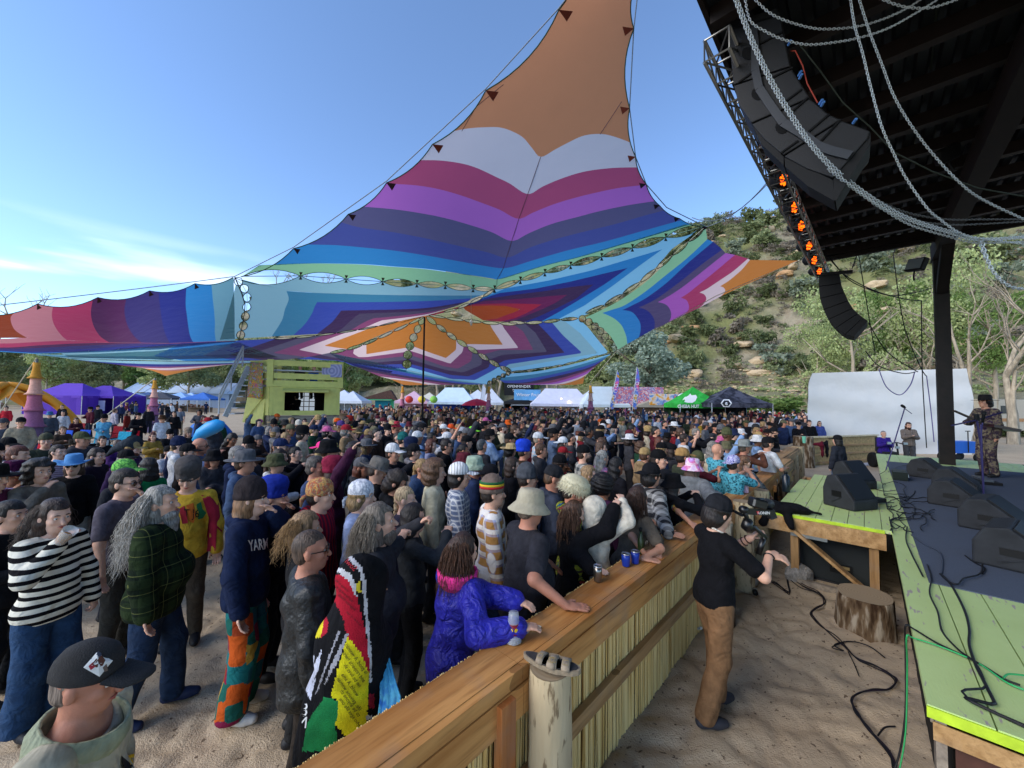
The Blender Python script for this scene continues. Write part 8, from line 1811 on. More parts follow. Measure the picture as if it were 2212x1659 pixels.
e,c=sign(1121+0,846,43.0,3.3,1.5,mat('sign_black','#121214',.6),'black sign with white lettering above a dark booth'); e.location=U(1121,840,43); lab('OPENMINDER',1121,835,42.9,.42,pw,e); lab('ELECTRONICS',1121,842,42.9,.22,pw,e); lab('SOUND - AUDIO',1121,846,42.9,.18,pw,e)
e=T(1121,43.8,3.4,3,'dark booth tent under the black sign','#1c1d20',2.3,2.9,walls='brl')
e,c=sign(1137,856,42.2,2.9,1.15,mat('banner_blue','#5f9ac6',.7,noise=.15,nscale=2),'pale blue banner with white script hung on a white tent','banner'); e.location=U(1139,853,42.2); lab('Winter Fruit',1141,853,42.1,.50,pw,e)
e,c=sign(1380,864,37.5,5.0,2.0,tiedye('foodstall',['#b8404a','#cfc4c8','#c25a60','#6a7fb0','#d8b0b0','#b03848'],3,.5),'colourful patterned food stall board between the feather flags'); e.location=U(1378,858,37.5)
mb=MB(); mb.box((0,1.2,-2.0),(5,2.2,2.4)); mb.build('stall_body',mat('stall_dark','#3a2a44',.8),e)
for i,(u0,v0,u1,v1,l) in enumerate([(1316,884,1334,800,'left rainbow feather flag leaning right'),(1366,884,1376,792,'right rainbow feather flag')]):
 D=34; e=empty('feather_flag',U(u0,v0,D),0,l,'flag'); e.location.z=0; P_=lambda t,o:Vector(U(u0+(u1-u0)*t+o,v0+(v1-v0)*t,D))-e.location
 mb=MB(); L=[]; Rr=[]
 for k in range(13):
  t=k/12; w_=9*min(1,(1-t)*3.2)**.6; L.append(P_(t,0)); Rr.append(P_(t,w_))
 V=L+Rr; mb.add(V,[(k,13+k,14+k,k+1) for k in range(12)]); o=mb.build('banner',tiedye('feather',['#c9404a','#d86a9a','#7a6ac0','#4a7ac8','#d8a840','#c8404a','#9a4ab0'],1.2,.3),e); o.modifiers.new('s','SOLIDIFY').thickness=.02
 for k_,ch in enumerate('COCO'):
  o=text('lettering',ch,U(u0+(u1-u0)*(.18+.14*k_)+4.5,v0+(v1-v0)*(.18+.14*k_),D-.05),basis((1,0,0),(0,0,1)),.45,pw,None,.004); o.parent=e; o.matrix_parent_inverse=parent_inv(e)
 mb=MB(); mb.tube([Vector((L[0].x,L[0].y,0)),L[0],L[6],L[12]],.03,6); mb.build('pole',legm,e)
e=empty('feather_flag',(0,0,0),0,'white feather flag beside the red umbrella','flag'); mb=MB(); D=42; Ls=[U(1036+8*k/8,872-44*k/8,D) for k in range(9)]; Rs=[U(1045+3*k/8+(2 if k<7 else -2),872-44*k/8,D) for k in range(9)]; mb.add(Ls+Rs,[(k,9+k,10+k,k+1) for k in range(8)]); o=mb.build('banner',tw,e); o.modifiers.new('s','SOLIDIFY').thickness=.02; mb=MB(); mb.tube([G(1034,900,0) if False else Vector((Ls[0].x,D,0)),Ls[0],Ls[-1]],.03,5); mb.build('pole',legm,e)
D=38; c=U(1030,866,D); e=empty('umbrella',(c.x,D,0),0,'bright red market umbrella in the crowd','umbrella'); mb=MB(); mb.lathe([(1.55,c.z-.45),(1.1,c.z-.12),(.5,c.z+.12),(.001,c.z+.22)],8); mb.build('canopy',mat('umb_red','#c9243c',.7),e); mb=MB(); mb.tube([(0,0,0),(0,0,c.z+.3)],.025,6); mb.build('pole',legm,e)
for u,c_,l in((884,'#c8382c','red round paper lantern'),(911,'#d8b83a','yellow round paper lantern'),(937,'#7fb84a','green round paper lantern')):
 c=U(u,848+15,44); mb=MB(); mb.lathe([(.0001,-.42),(.25,-.36),(.42,-.15),(.46,0),(.42,.15),(.25,.36),(.0001,.42)],14,c); tag(mb.build('paper_lantern',mat('lantern'+c_,c_,.6),None,True),l+' hung among the middle tents','lantern')
e=empty('stall',((832-1106)/F*52,52,0),.2,'teal and green painted wooden stall with brown roof','stall'); mb=MB(); mb.box((0,0,1.1),(2.2,2,2.2)); mb.build('wall',mat('stall_teal','#1f93a0',.6),e); mb=MB(); mb.box((1.1,-1.02,1.2),(.5,.1,2.2)); mb.build('corner_post',mat('stall_green','#3cae74',.6),e); mb=MB(); mb.prism([(-3.2,-1.6,2.3),(1.6,-1.6,2.3),(.8,-1.6,3.6)],(0,3.2,0)); mb.build('roof',mat('stall_roof','#5a3f34',.8,noise=.3),e); mb=MB(); mb.box((-1.0,-1.65,2.3),(4.2,.08,.12)); mb.build('trim',mat('stall_green','#3cae74'),e)
e,c=sign(1435,868,36.2,2.8,1.05,tiedye('fire',['#c9442a','#e0a02a','#d8d0c8','#4a8ac8','#e07a2a'],1.6,.5),'small orange and blue printed board on a wooden stall'); e.location=U(1435,863,36.2); mb=MB(); mb.box((0,1.3,-1.8),(5,2.4,2.2)); mb.build('wall',mat('stall_wood','#4a3826',.8,noise=.3),e); mb=MB(); mb.prism([(-2.9,.0,-.75),(0,.0,.3),(2.9,.0,-.75)],(0,2.8,0)); mb.build('roof',mat('stall_canvas','#a39a88',.8),e)
c=U(1480,872,34); q_=NT('ball_print',.6,.3); q_.base(q_.ramp(q_.noise(3.2,1),[(.5,'#121216'),(.58,'#c9c9c9')],True)); mb=MB(); mb.lathe([(.001,-1.0),(.5,-.87),(.87,-.5),(1,0),(.87,.5),(.5,.87),(.001,1.0)],18,(0,0,0)); o=mb.build('printed_ball',q_.m,None,True); o.location=c; tag(o,'big round black balloon with white print beside the green tent','balloon')
gm=NT('tent_lime',.7,.2); gm.base(gm.mix(gm.ramp(gm.noise(2.6,2),[(.45,'#000000'),(.6,'#ffffff')]),'#2a9436','#35ad42'))
e=T(1497,31.5,3.5,3.2,'bright green canopy tent with white cow logo','#35ad42',2.35,3.75,topm=gm.m,walls='b',wallc='#1d3a22',val=.34); GT=[c_ for c_ in e.children if c_.name.startswith('canopy') or c_.name.startswith('valance')]
tt_=bvh(GT); dtext(GT,'CHEBA HUT',1487,878,9.5,pw,bold=.03,tree=tt_,parent=e,off=.02,sx=.9); dpoly(GT,[(1478,868),(1474,864),(1480,857),(1488,854),(1491,850),(1494,854),(1503,853),(1506,858),(1502,866),(1496,870),(1486,870)],pw,tree=tt_,parent=e,off=.02)
dm=NT('tent_slate',.7,.2); dm.base(dm.mix(dm.ramp(dm.noise(2.2,3),[(.42,'#000000'),(.6,'#ffffff')]),'#23242c','#4d4e5a'))
e=T(1577,30,4.5,3.2,'dark camouflage canopy tent with white hexagon logo','#2a2b33',2.45,3.75,topm=dm.m,walls='b',wallc='#1a1b20',val=.34); GT=[c_ for c_ in e.children if c_.name.startswith('canopy') or c_.name.startswith('valance')]; tt_=bvh(GT)
hx_=lambda r,cx,cy:[(cx+r*1.3*math.cos(k*math.pi/3),cy+r*math.sin(k*math.pi/3)) for k in range(6)]
dpoly(GT,hx_(9.5,1569,871),pw,tree=tt_,parent=e,off=.02); dpoly(GT,hx_(7,1569,871),mat('logo_dark','#1c1d24'),tree=tt_,parent=e,off=.035); dtext(GT,'e',1569,871,13,pw,bold=.03,tree=tt_,parent=e,off=.05); dtext(GT,'LAMAR TERPENES',1567,884,6.0,pw,bold=.02,tree=tt_,parent=e,off=.02)
for u,c_ in((1525,'#35ad42'),): T(1545,40,3,3,'second small green tent behind the bright green one','#2f9a3c',2.2,3.1,topm=gm.m)
# ================= yellow two-storey tower =================
yl=mat('yellow_paint','#cdc872',.7,noise=.07,nscale=4,bump=.2,bscale=9); TL_=U(651,700,17.5)
tx=lambda u,D=17.5:(u-1106)/F*D
e=empty('sound_tower',(0,0,0),0,'lime yellow two storey sound booth tower with railed deck','booth'); Dt=17.5; x0,x1=tx(583),tx(735); zt=U(660,777,Dt).z; zf=U(660,836,Dt).z; zb=U(660,898,Dt).z; zo1=U(660,848,Dt).z; zo2=U(660,888,Dt).z; ox0,ox1=tx(614),tx(700)
def pb(name,c,d,m_,par=None): mb=MB(); mb.box(c,d); return mb.build(name,m_,par or e)
pb('wall',((x0+ox0)/2,Dt,(zf+zb)/2),(ox0-x0,.12,zf-zb),yl); pb('wall',((ox1+x1)/2,Dt,(zf+zb)/2),(x1-ox1,.12,zf-zb),yl); pb('wall',((ox0+ox1)/2,Dt,(zf+zo1)/2),(ox1-ox0-.01,.11,zf-zo1),yl); pb('wall',((ox0+ox1)/2,Dt,(zo2+zb)/2),(ox1-ox0-.01,.11,zo2-zb),yl)
dp=3.2; xs0=x0-1.05
mb=MB(); mb.prism([(x0-.02,Dt-.05,zb),(xs0,Dt+1.3,zb),(xs0,Dt+1.3,zf),(x0-.02,Dt-.05,zf)],(.05,.06,0)); mb.build('side_wall',yl,e)
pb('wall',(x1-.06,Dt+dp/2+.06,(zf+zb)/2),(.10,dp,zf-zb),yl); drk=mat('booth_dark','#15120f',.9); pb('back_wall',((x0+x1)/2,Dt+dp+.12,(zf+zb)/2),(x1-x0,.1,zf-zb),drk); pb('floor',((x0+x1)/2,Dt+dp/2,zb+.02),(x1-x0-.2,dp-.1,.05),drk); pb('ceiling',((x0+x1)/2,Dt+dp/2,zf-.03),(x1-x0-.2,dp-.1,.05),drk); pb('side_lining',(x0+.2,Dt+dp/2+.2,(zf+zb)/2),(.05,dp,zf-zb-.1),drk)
wx0=(tx(640,Dt+dp)); gx=pb('window',(tx(652),Dt+dp-.02,(U(644,867,Dt+dp).z)),(.85,.03,1.15),mat('window_light','#c3cfdd',.3,emit=.25))
for k in range(2): pb('glazing_bar',(tx(652)-.14+.28*k,Dt+dp-.05,U(644,867,Dt+dp).z),(.04,.03,1.15),drk,gx)
for k in range(3): pb('glazing_bar',(tx(652),Dt+dp-.05,U(644,867,Dt+dp).z-.28+.28*k),(.85,.03,.035),drk,gx)
mb=MB(); mb.prism([(ox0-.05,Dt-.06,zo1+.12),(ox0-.05,Dt-.75,zo1+.02),(ox0-.05,Dt-.75,zo1+.07),(ox0-.05,Dt-.06,zo1+.2)],(ox1-ox0+.25,0,0)); mb.build('hatch',yl,e)
pb('deck',((x0+x1)/2,Dt+dp/2,zf+.06),(x1-x0+.1,dp+.2,.1),yl)
for xx in(x0,x1): pb('corner_post',(xx,Dt-.02,(zf+zt)/2),(.26,.2,zt-zf),yl)
for xx in(x1,x0): pb('corner_post',(xx,Dt+dp,(zf+zt)/2),(.2,.2,zt-zf),yl)
mb=MB(); mb.beam((xs0+.06,Dt+1.3,zf),(xs0+.06,Dt+1.3,zt),.2,.2,(1,0,0)); mb.build('corner_post',yl,e)
for v0,v1,nm in((778,790,'top_rail'),(806,818,'rail'),(822,832,'rail')):
 za,zb_=U(660,v1,Dt).z,U(660,v0,Dt).z; pb(nm,((x0+x1)/2,Dt-.03,(za+zb_)/2),(x1-x0-.27,.07,zb_-za),yl); mb=MB(); mb.beam((x0-.1,Dt+.05,(za+zb_)/2),(xs0+.05,Dt+1.25,(za+zb_)/2),.06,zb_-za); mb.build(nm,yl,e)
 if nm!='top_rail': mb=MB(); mb.beam((x1,Dt+.1,(za+zb_)/2),(x1,Dt+dp-.1,(za+zb_)/2),.06,zb_-za); mb.build(nm,yl,e)
pb('plinth',((x0+x1)/2+.0,Dt+.05,zb/2-.02),(x1-x0-.05,.1,zb),pineold); mb=MB(); mb.prism([(x0,Dt+.02,0),(xs0,Dt+1.35,0),(xs0,Dt+1.35,zb),(x0,Dt+.02,zb)],(.04,.05,0)); mb.build('plinth',pineold,e)
for a,b in (((x0+.12,Dt-.065,(zf+zb)/2+.0),(.06,.02,zf-zb-.1)),((ox0-.1,Dt-.065,(zf+zb)/2),(.06,.02,zf-zb-.1)),((x1-.15,Dt-.065,(zf+zb)/2),(.06,.02,zf-zb-.1)),((x0+ (ox0-x0)/2,Dt-.065,zb+.5),(ox0-x0-.3,.02,.06))): pb('trim_batten',a,b,yl)
mb=MB(); mb.prism([(xs0-.15,Dt+.9,zf-1.65),(x0-.25,Dt+.15,zf-1.72),(x0-.12,Dt+.25,zf-.25),(xs0+.02,Dt+1.15,zf-.18)],(-.05,-.05,0)); mb.build('open_hatch',yl,e)
for a,b in (((xs0-.15,Dt+.82,zf-1.6),(x0-.18,Dt+.16,zf-.3)),): mb=MB(); mb.beam(a,b,.03,.06); mb.build('hatch_brace',yl,e)
tpm=tiedye('tapestry',['#2a8a9a','#c9386a','#d8a02a','#3a9a6a','#c8462a','#5ab0c8','#c02a5a'],5,1.5); mb=MB(); a0=U(544,782,Dt+.45); a1=U(572,784,Dt+.0); V=[]
for j in range(9):
 for i in range(7): p=Vector(a0).lerp(Vector(a1),i/6); V.append((p.x-.02*j*(1-i/6)*.6,p.y-.10+.03*math.sin(i*2+j*.3),p.z-.205*j))
mb.add(V,[(j*7+i,j*7+i+1,(j+1)*7+i+1,(j+1)*7+i) for j in range(8) for i in range(6)]); o=mb.build('tapestry',tpm,None,True); o.modifiers.new('s','SOLIDIFY').thickness=.02; tag(o,'orange, pink and teal tie dye tapestry hung on the tower rail','tapestry')
_S=Matrix.Translation((x0,Dt,0))@Matrix.Rotation(R(25),4,'Z')@Matrix.Diagonal((2.92/(x1-x0),1,1,1))@Matrix.Translation((-x0,-Dt,0)); e.matrix_world=_S
TWP=lambda x,y:(_S@Vector((x,y,0)))
st_=empty('staircase',(0,0,0),0,'white steep metal staircase up the left side of the tower','staircase'); wst=mat('stair_white','#b9bdc2',.5,noise=.1)
A0,A1=U(486,900,17.9),U(537,792,17.9+.9); off=Vector((.55,.9,0))
for o_ in(Vector((0,0,0)),off): mb=MB(); mb.beam(Vector(A0)+o_,Vector(A1)+o_,.06,.22); mb.build('stringer',wst,st_)
for o_ in(Vector((0,0,.75)),Vector((0,0,1.05))): mb=MB(); mb.beam(Vector(A0)+o_-Vector((.3,0,0)),Vector(A1)+o_-Vector((.3,0,0)),.05,.07); mb.build('handrail',wst,st_)
for k in range(9): mb=MB(); c=Vector(A0).lerp(Vector(A1),(k+.5)/9)+off/2; mb.box(c,(.30,1.0,.05)); mb.build('tread',wst,st_)
for k in range(3): mb=MB(); c=Vector(A0).lerp(Vector(A1),k/2)-Vector((.3,0,0)); mb.beam(c,c+Vector((0,0,1.05)),.05,.05,(1,0,0)); mb.build('baluster',wst,st_)
for x_,l,c_ in((tx(640)+.0,'person seated on the tower deck in black','#17181c'),(tx(672),'person in blue on the tower deck','#2a5aa0')): mid(TWP(x_,Dt+1.4),-1.5,1.7,l,'clap',top=CL(c_),z=zf-.55,group='people on the tower')
for x_,l in((tx(630,Dt+1.6),'sound engineer silhouette left of the window'),(tx(672,Dt+1.6),'sound engineer silhouette right of the window')): mid(TWP(x_,Dt+1.6),-1.5,1.72,l,'clap',top=CL('#121216'),z=zb-.75,group='people inside the tower',hat='cap',hatm=CL('#111114'))
q_=NT('spiral_cloth',.9,.1); _r=q_.n('SQRT',q_.n('ADD',q_.n('MULTIPLY',q_.x,q_.x),q_.n('MULTIPLY',q_.z,q_.z))); q_.base(q_.mix(q_.n('GREATER_THAN',q_.n('SINE',q_.n('MULTIPLY',_r,42)),.1),'#8a8ab0','#a9a9c8')); mb=MB(); mb.box((0,0,0),(.95,.03,.62)); o=mb.build('tapestry',q_.m); o.location=(tx(716,18.5),18.5,U(716,801,18.5).z); tag(o,'lilac tapestry with ring pattern on the tower deck','tapestry')
c=empty('folding_table',TWP(tx(655),Dt+.55)+Vector((0,0,zf)),R(25),'white trestle table on the tower deck','table'); pb('tabletop',(0,0,.78),(2.7,.6,.05),tw,c);
for s_ in(-1.2,1.2): mb=MB(); mb.beam((s_,0,0),(s_,0,.76),.04,.04,(1,0,0)); mb.build('leg',legm,c)
c=empty('mixing_console',(tx(690,13.5),13.5,0),0,'black mixing console with a monitor in front of the tower','console'); mb=MB(); mb.prism([(-1.3,0,1.0),(-1.3,.9,1.0),(-1.3,.9,1.32),(-1.3,0,1.06)],(2.6,0,0)); mb.build('desk',blk,c); pb('table',(0,.45,.94),(2.9,1.0,.06),mat('stall_wood','#4a3826'),c); pb('screen',(-.35,.75,1.55),(.55,.06,.38),armd,c)
for s_ in(-1.3,1.3): mb=MB(); mb.beam((s_,.4,0),(s_,.4,.92),.06,.06,(1,0,0)); mb.build('leg',blk,c)
# ================= white shelter =================
Ds=19.6; e=empty('white_shelter',(0,0,0),0,'large white fabric arched shelter behind the pale barrier','shelter'); shm=NT('shelter_fabric',.75,.25); shm.base(shm.mix(shm.noise(.8,4),'#d3d1ca','#e2dfd8')); shm.bump(shm.n('ADD',shm.noise(.9,3),shm.n('MULTIPLY',shm.n('SINE',shm.n('ADD',shm.n('MULTIPLY',shm.z,5.5),shm.n('MULTIPLY',shm.noise(.5,2),9))),.06)),.4,.2)
ol=[(1745,990),(1745,900),(1745,850),(1748,825),(1755,806),(2086,796),(2099,836),(2103,880),(2100,990)]
pts_=[U(u,v,Ds) for u,v in ol]
for p in pts_[:1]+pts_[-1:]: p.z=-.05
cx_=sum(p.x for p in pts_)/len(pts_);
NX,NZ=40,24; V=[];Fc=[]
import bisect
zs_=[p.z for p in pts_]; Lz=sorted([(p.z,p.x) for p in pts_[:5]]); Rz=sorted([(p.z,p.x) for p in pts_[5:]]); zt0,zt1=pts_[4].z,pts_[5].z
for j in range(NZ+1):
 t=j/NZ;
 for i in range(NX+1):
  s_=i/NX; ztop=zt0+(zt1-zt0)*s_; z=-.05+(ztop+.05)*t; xl=np.interp(z,[a for a,_ in Lz],[b for _,b in Lz]); xr=np.interp(z,[a for a,_ in Rz],[b for _,b in Rz]); x=xl+(xr-xl)*s_
  bow=-.10*math.sin(s_*math.pi)*math.sin(t*math.pi)+.035*math.sin(z*4.2+1.3*math.cos((s_-.5)*5))+.03*math.sin(x*3+z*2)*max(0,1-t*1.5); V.append((x,Ds+bow,z))
Fc=[(j*(NX+1)+i,j*(NX+1)+i+1,(j+1)*(NX+1)+i+1,(j+1)*(NX+1)+i) for j in range(NZ) for i in range(NX)]
link('end_wall',mesh('end_wall',V,Fc,[shm.m],smooth=True),e)
mb=MB(); k=len(pts_)
for i in range(k-1): a,b=pts_[i],pts_[i+1]; mb.add([a+Vector((0,.02,0)),b+Vector((0,.02,0)),b+dS*7,a+dS*7],[(0,1,2,3)])
mb.build('roof_cover',shm.m,e)
# ================= stage people =================
pm=tiedye('patchjacket',['#241a2c','#4a3a4a','#7a6f58','#2a2034','#5a4a44','#8a8068'],9,0); P=S(10.35,1.75); e=mid(P,math.pi*.97,1.76,'musician in dark patterned suit and brimmed hat walking on stage behind the microphone','cup',top=pm,bottom='#2a2030',hat='brim_hat',hatm=mat('hat_black','#120d0e',.8),hair='shaggy_hair',hairc='#1a1210',z=ZD+.01,group=None,skin=1)
for o in e.children:
 if o.name.startswith('trousers'): o.data=withm(ARC[('cup',0)]['trousers'],pm,'trousers')
Pz=Vector((P.x,P.y,ZD)); mb=MB(); mb.beam(Pz+Vector((-.35,-.3,1.15)),Pz+Vector((.15,-.35,1.05)),.25,.06); g_=empty('bass_guitar',(0,0,0),0,'dark guitar held across the musician body','guitar'); mb.build('body',mat('guitar_body','#2a0f14',.3,spec=.6),g_); mb=MB(); mb.beam(Pz+Vector((-.35,-.3,1.15)),Pz+Vector((-1.0,-.25,1.45)),.05,.03); mb.build('neck',mat('guitar_neck','#3a2a22',.4),g_)
def micstand(base,h,boom,label,col='#3a3560',r=.011):
 e=empty('microphone_stand',base,0,label,'microphone stand'); m_=mat('stand'+col,col,.4,.5); mb=MB(); mb.tube([(0,0,0),(0,0,h)],r,8); mb.build('pole',m_,e); mb=MB(); mb.lathe([(.16,0),(.16,.015),(.02,.05)],14); mb.build('base',armd,e)
 a,b=boom; mb=MB(); mb.tube([a,b],r*.8,6); mb.build('boom',m_,e); mb=MB(); d=(Vector(b)-Vector(a)).normalized(); mb.tube([Vector(b),Vector(b)+d*.13,Vector(b)+d*.14,Vector(b)+d*.19],[.016,.022,.032,.028],8); mb.build('microphone',armd,e,True); return e
b_=G(1663.4+.248*1862,822.9+.248*1030,ZD); D=b_.y
micstand(b_,1.25,((.0,0,1.22),(-.25,0,.0)) if False else ((.0,0,1.1),(.03,0,1.28)),'dark violet microphone stand at the right side of the stage')
e=empty('microphone_stand',(0,0,0),0,'long boom arm of a microphone stand crossing in front of the musician','microphone stand'); q3_=lambda x,y,D:U(1663.4+.248*x,822.9+.248*y,D); mb=MB(); mb.tube([q3_(1580,388,7.0),q3_(1800,340,7.0),q3_(2020,275,7.0)],.014,7); mb.build('boom',mat('stand#3a3560','#3a3560',.4),e); mb=MB(); mb.tube([q3_(1800,340,7.0),q3_(1838,560,7.0),q3_(1855,850,7.0),b_],.016,7); mb.build('pole',mat('stand#3a3560','#3a3560'),e); mb=MB(); mb.tube([q3_(1795,290,7.0),q3_(1805,345,7.0)],.035,8); mb.build('clamp',armd,e)
b_=G(1952,1000,ZD) if False else S(9.9,.12,ZD); e=empty('microphone_stand',(0,0,0),0,'tall microphone stand against the white shelter','microphone stand'); tp_=q3_(1155,215,b_.y); mb=MB(); mb.tube([b_,q3_(1172,240,b_.y)],.012,7); mb.build('pole',mat('stand#3a3560','#3a3560'),e); mb=MB(); mb.tube([q3_(1172,240,b_.y),q3_(1235,285,b_.y)],.008,6); mb.build('boom',mat('stand#3a3560','#3a3560'),e); mb=MB(); mb.tube([q3_(1178,235,b_.y),q3_(1160,222,b_.y),q3_(1145,212,b_.y)],[.02,.035,.03],8); mb.build('microphone',armd,e,True)
for i,(s_,t_,dx,h,l) in enumerate([(8.2,2.9,1.0,1.75,'tall black speaker cabinet at the right edge of the stage'),(10.8,3.1,1.2,1.3,'black amplifier cabinet behind the musician')]):
 e=empty('amplifier',S(s_,t_,ZD),YAW_S,l,'amplifier'); pb('cabinet',(0,0,h/2),(dx,.9,h),blk,e); pb('grille',(-dx/2-.01,0,h/2),(.02,.8,h*.85),blk2,e); pb('feet_rail',(0,0,.02),(dx*.9,.95,.04),armd,e)
for i,(s_,t_,l) in enumerate([(2.9,1.9,'black pedal board at the right edge of the carpet'),(5.2,2.1,'black pedal board near the microphone stand'),(9.2,1.5,'low black box behind the microphone stand')]):
 e=empty('pedal_board',S(s_,t_,ZD+.012),YAW_S+.2,l,'pedal board'); pb('board',(0,0,.03),(.6,.32,.05),armd,e)
 for k in range(5): pb('pedal',(-.22+.11*k,0,.075),(.08,.13,.045),mat('pedal_grey','#5a6068',.4,.5),e)
p=G(1928,962,1.25); e=empty('mobility_scooter',(G(1925,1015,0).x,G(1925,1015,0).y,0),-1.9,'black off road mobility scooter with fat wheels behind the platform','scooter')
for (x_,y_) in((.55,.3),(.55,-.3),(-.45,.34),(-.45,-.34)):
 mb=MB(); mb.lathe([(.16,-.07),(.27,-.08),(.30,-.04),(.30,.04),(.27,.08),(.16,.07)],16,(x_,y_,.30),M=Matrix(((1,0,0),(0,0,1),(0,1,0)))); w__=mb.build('wheel',mat('rubber','#121213',.8),e,True); mb=MB(); mb.lathe([(.16,-.05),(.16,.05)],10,(x_,y_,.30),M=Matrix(((1,0,0),(0,0,1),(0,1,0)))); mb.build('rim',galv,w__)
pb('frame',(0,0,.42),(1.2,.35,.12),armd,e); pb('seat',(-.25,0,.62),(.45,.45,.12),blk,e); pb('backrest',(-.5,0,.92),(.1,.45,.55),blk,e); mb=MB(); mb.tube([(.5,0,.45),(.38,0,1.05)],.03,6); mb.tube([(.36,-.3,1.0),(.38,0,1.08),(.36,.3,1.0)],.02,6); mb.build('handlebar',armd,e)
for k,(y_,z_) in enumerate([(-.12,1.05),(.12,1.05),(0,.9)]): pb('mirror' if k<2 else 'headlight',(.42,y_*2,z_),(.05,.12,.08),galv,e)
c_=G(1925,1015,0); Jx=figure('clap',fem=1,fat=.3)
mid((c_.x-.05,c_.y+.22),-1.9,1.68,'seated looking woman with cropped hair and purple jacket on the mobility scooter','clap',fem=1,top=CL('#35247c'),hair='crop_hair',hairc='#8a8078',z=-.22,group=None)
P=G(1965,1010,0); mid(P,-2.0,1.78,'bearded long haired man in glasses and brown plaid shirt beside the black column','clap',top=plaid('brown','#4a3c34','#7a7068','#8a7f74',.10,.15,.5),hair='long_hair',hairc='#3a2018',beard='beard',bottom='#4a4a4c',group=None)
c=empty('wagon',(tx(2067,17.5),17.5,0),.1,'bright blue folding wagon in front of the white shelter','wagon'); pb('bin',(0,0,.62),(1.3,.6,.5),mat('wagon_blue','#1a5fb8',.6,bump=.3,bscale=6),c)
for x_ in(-.5,.5):
 for y_ in(-.3,.3): mb=MB(); mb.lathe([(.02,-.04),(.16,-.04),(.16,.04),(.02,.04)],12,(x_,y_,.17),M=Matrix(((1,0,0),(0,0,1),(0,1,0)))); mb.build('wheel',mat('rubber','#121213'),c)
mb=MB(); mb.tube([(0,-.35,.4),(0,-.35,1.35)],.02,6); mb.tube([(-.12,-.35,1.35),(.12,-.35,1.35)],.02,6); mb.build('handle',armd,c)
e=empty('camper',(tx(2185,31),31,.2),0,'cream camper behind the musician','camper'); pb('body',(0,0,1.6),(6,2.3,2.4),mat('camper_cream','#b3a995',.5),e); pb('window',(-1.9,-1.17,2.0),(.9,.04,.6),mat('camper_glass','#2a2f33',.2),e); pb('window',(.2,-1.17,2.0),(.9,.04,.6),mat('camper_glass','#2a2f33',.2),e); pb('stripe',(0,-1.17,1.2),(6,.03,.25),mat('camper_tan','#a67a4e',.5),e)
# ================= small things in and around the pit =================
for i,(du,dv,yaw) in enumerate([(-14,-22,.9),(12,-8,.75)]):
 c=G(1176+26*i,1428+8*i,1.14); e=empty('sandal',c,-.55+.25*i,['worn tan two strap sandal on the left of the log top','worn tan two strap sandal on the right of the log top'][i],'sandal','pair of sandals on the log')
 n=16; out=[];
 for k in range(n): a=2*math.pi*k/n; out.append((.125*math.cos(a),(.043+.008*math.cos(a))*math.sin(a),0))
 mb=MB(); mb.prism([(x,y,-.018) for x,y,z in out],(0,0,.024)); mb.build('sole',mat('sole_cork','#8b7d68',.9,noise=.2,nscale=30),e); mb=MB(); mb.prism([(x*.9,y*.86,.006) for x,y,z in out],(0,0,.003)); mb.build('footbed',mat('footbed','#3c3a3a',.9,noise=.3,nscale=20),e)
 for x_,w_ in((.052,.042),(-.012,.036)):
  mb=MB(); rr=[]
  for k in range(9): a=math.pi*k/8; rr.append((x_,.046*math.cos(a),.030*math.sin(a)**.7+.004))
  V=[(x-w_/2,y,z) for x,y,z in rr]+[(x+w_/2,y,z) for x,y,z in rr]; mb.add(V,[(k,k+1,10+k,9+k) for k in range(8)]); o=mb.build('strap',mat('suede','#8f8270',.95,noise=.2,nscale=30),e,True); o.modifiers.new('s','SOLIDIFY').thickness=.004
  mb=MB(); mb.tube([(x_-.014,-.020,.046),(x_+.014,-.020,.046),(x_+.014,-.038,.034),(x_-.014,-.038,.034),(x_-.014,-.020,.046)],.0018,4); mb.build('buckle',mat('brassy','#8d7b52',.4,.8),e)
c=G(1109,1384,1.112); e=empty('cup_stack',c,0,'stack of upturned clear plastic cups with red and yellow print on the rail','cups'); cm=mat('clear_cup','#c9ced3',.12,alpha=.42,spec=.8);
mb=MB(); mb.lathe([(.046,0),(.044,.01),(.043,.012),(.041,.03),(.034,.115),(.031,.13),(.028,.160),(.0001,.162)],18); mb.build('cup',cm,e,True)
for z in(.0,.009,.018,.027): mb=MB(); mb.lathe([(.0465-z*.1,z),(.0485-z*.1,z+.003),(.0465-z*.1,z+.006)],18); mb.build('rim',cm,e,True)
mb=MB(); mb.lathe([(.0425,.05),(.0358,.105)],18); mb.build('print_band',mat('cup_red','#7a1c2c',.5),e,True)
for a in(-1.9,-1.2,-.5): mb=MB(); mb.lathe([(.0001,.002),(.011,.001),(.011,0)],10,(.0405*math.cos(a),.0405*math.sin(a),.078),M=basis((math.cos(a+1.57),math.sin(a+1.57),0),(0,0,1))); mb.build('logo_dot',py_,e)
c=G(1133,1361,1.125); o=link('rail_stone',RK[0].copy()); o.data.materials.clear(); o.data.materials.append(mat('pebble','#9a9389',.7,noise=.2)); o.location=c; o.scale=(.022,.02,.022); tag(o,'round grey stone on the rail beside the cup stack','stone')
mb=MB(); c=G(1157,1357,1.113); mb.prism([c+Vector((x,y,0)) for x,y in((-.045,0),(-.02,.02),(.02,.024),(.035,.012),(.02,-.008),(-.015,-.01))],(0,0,.006)); tag(mb.build('shell_piece',mat('shell_white','#d8cfb8',.6)),'flat white shell fragment on the rail','shell')
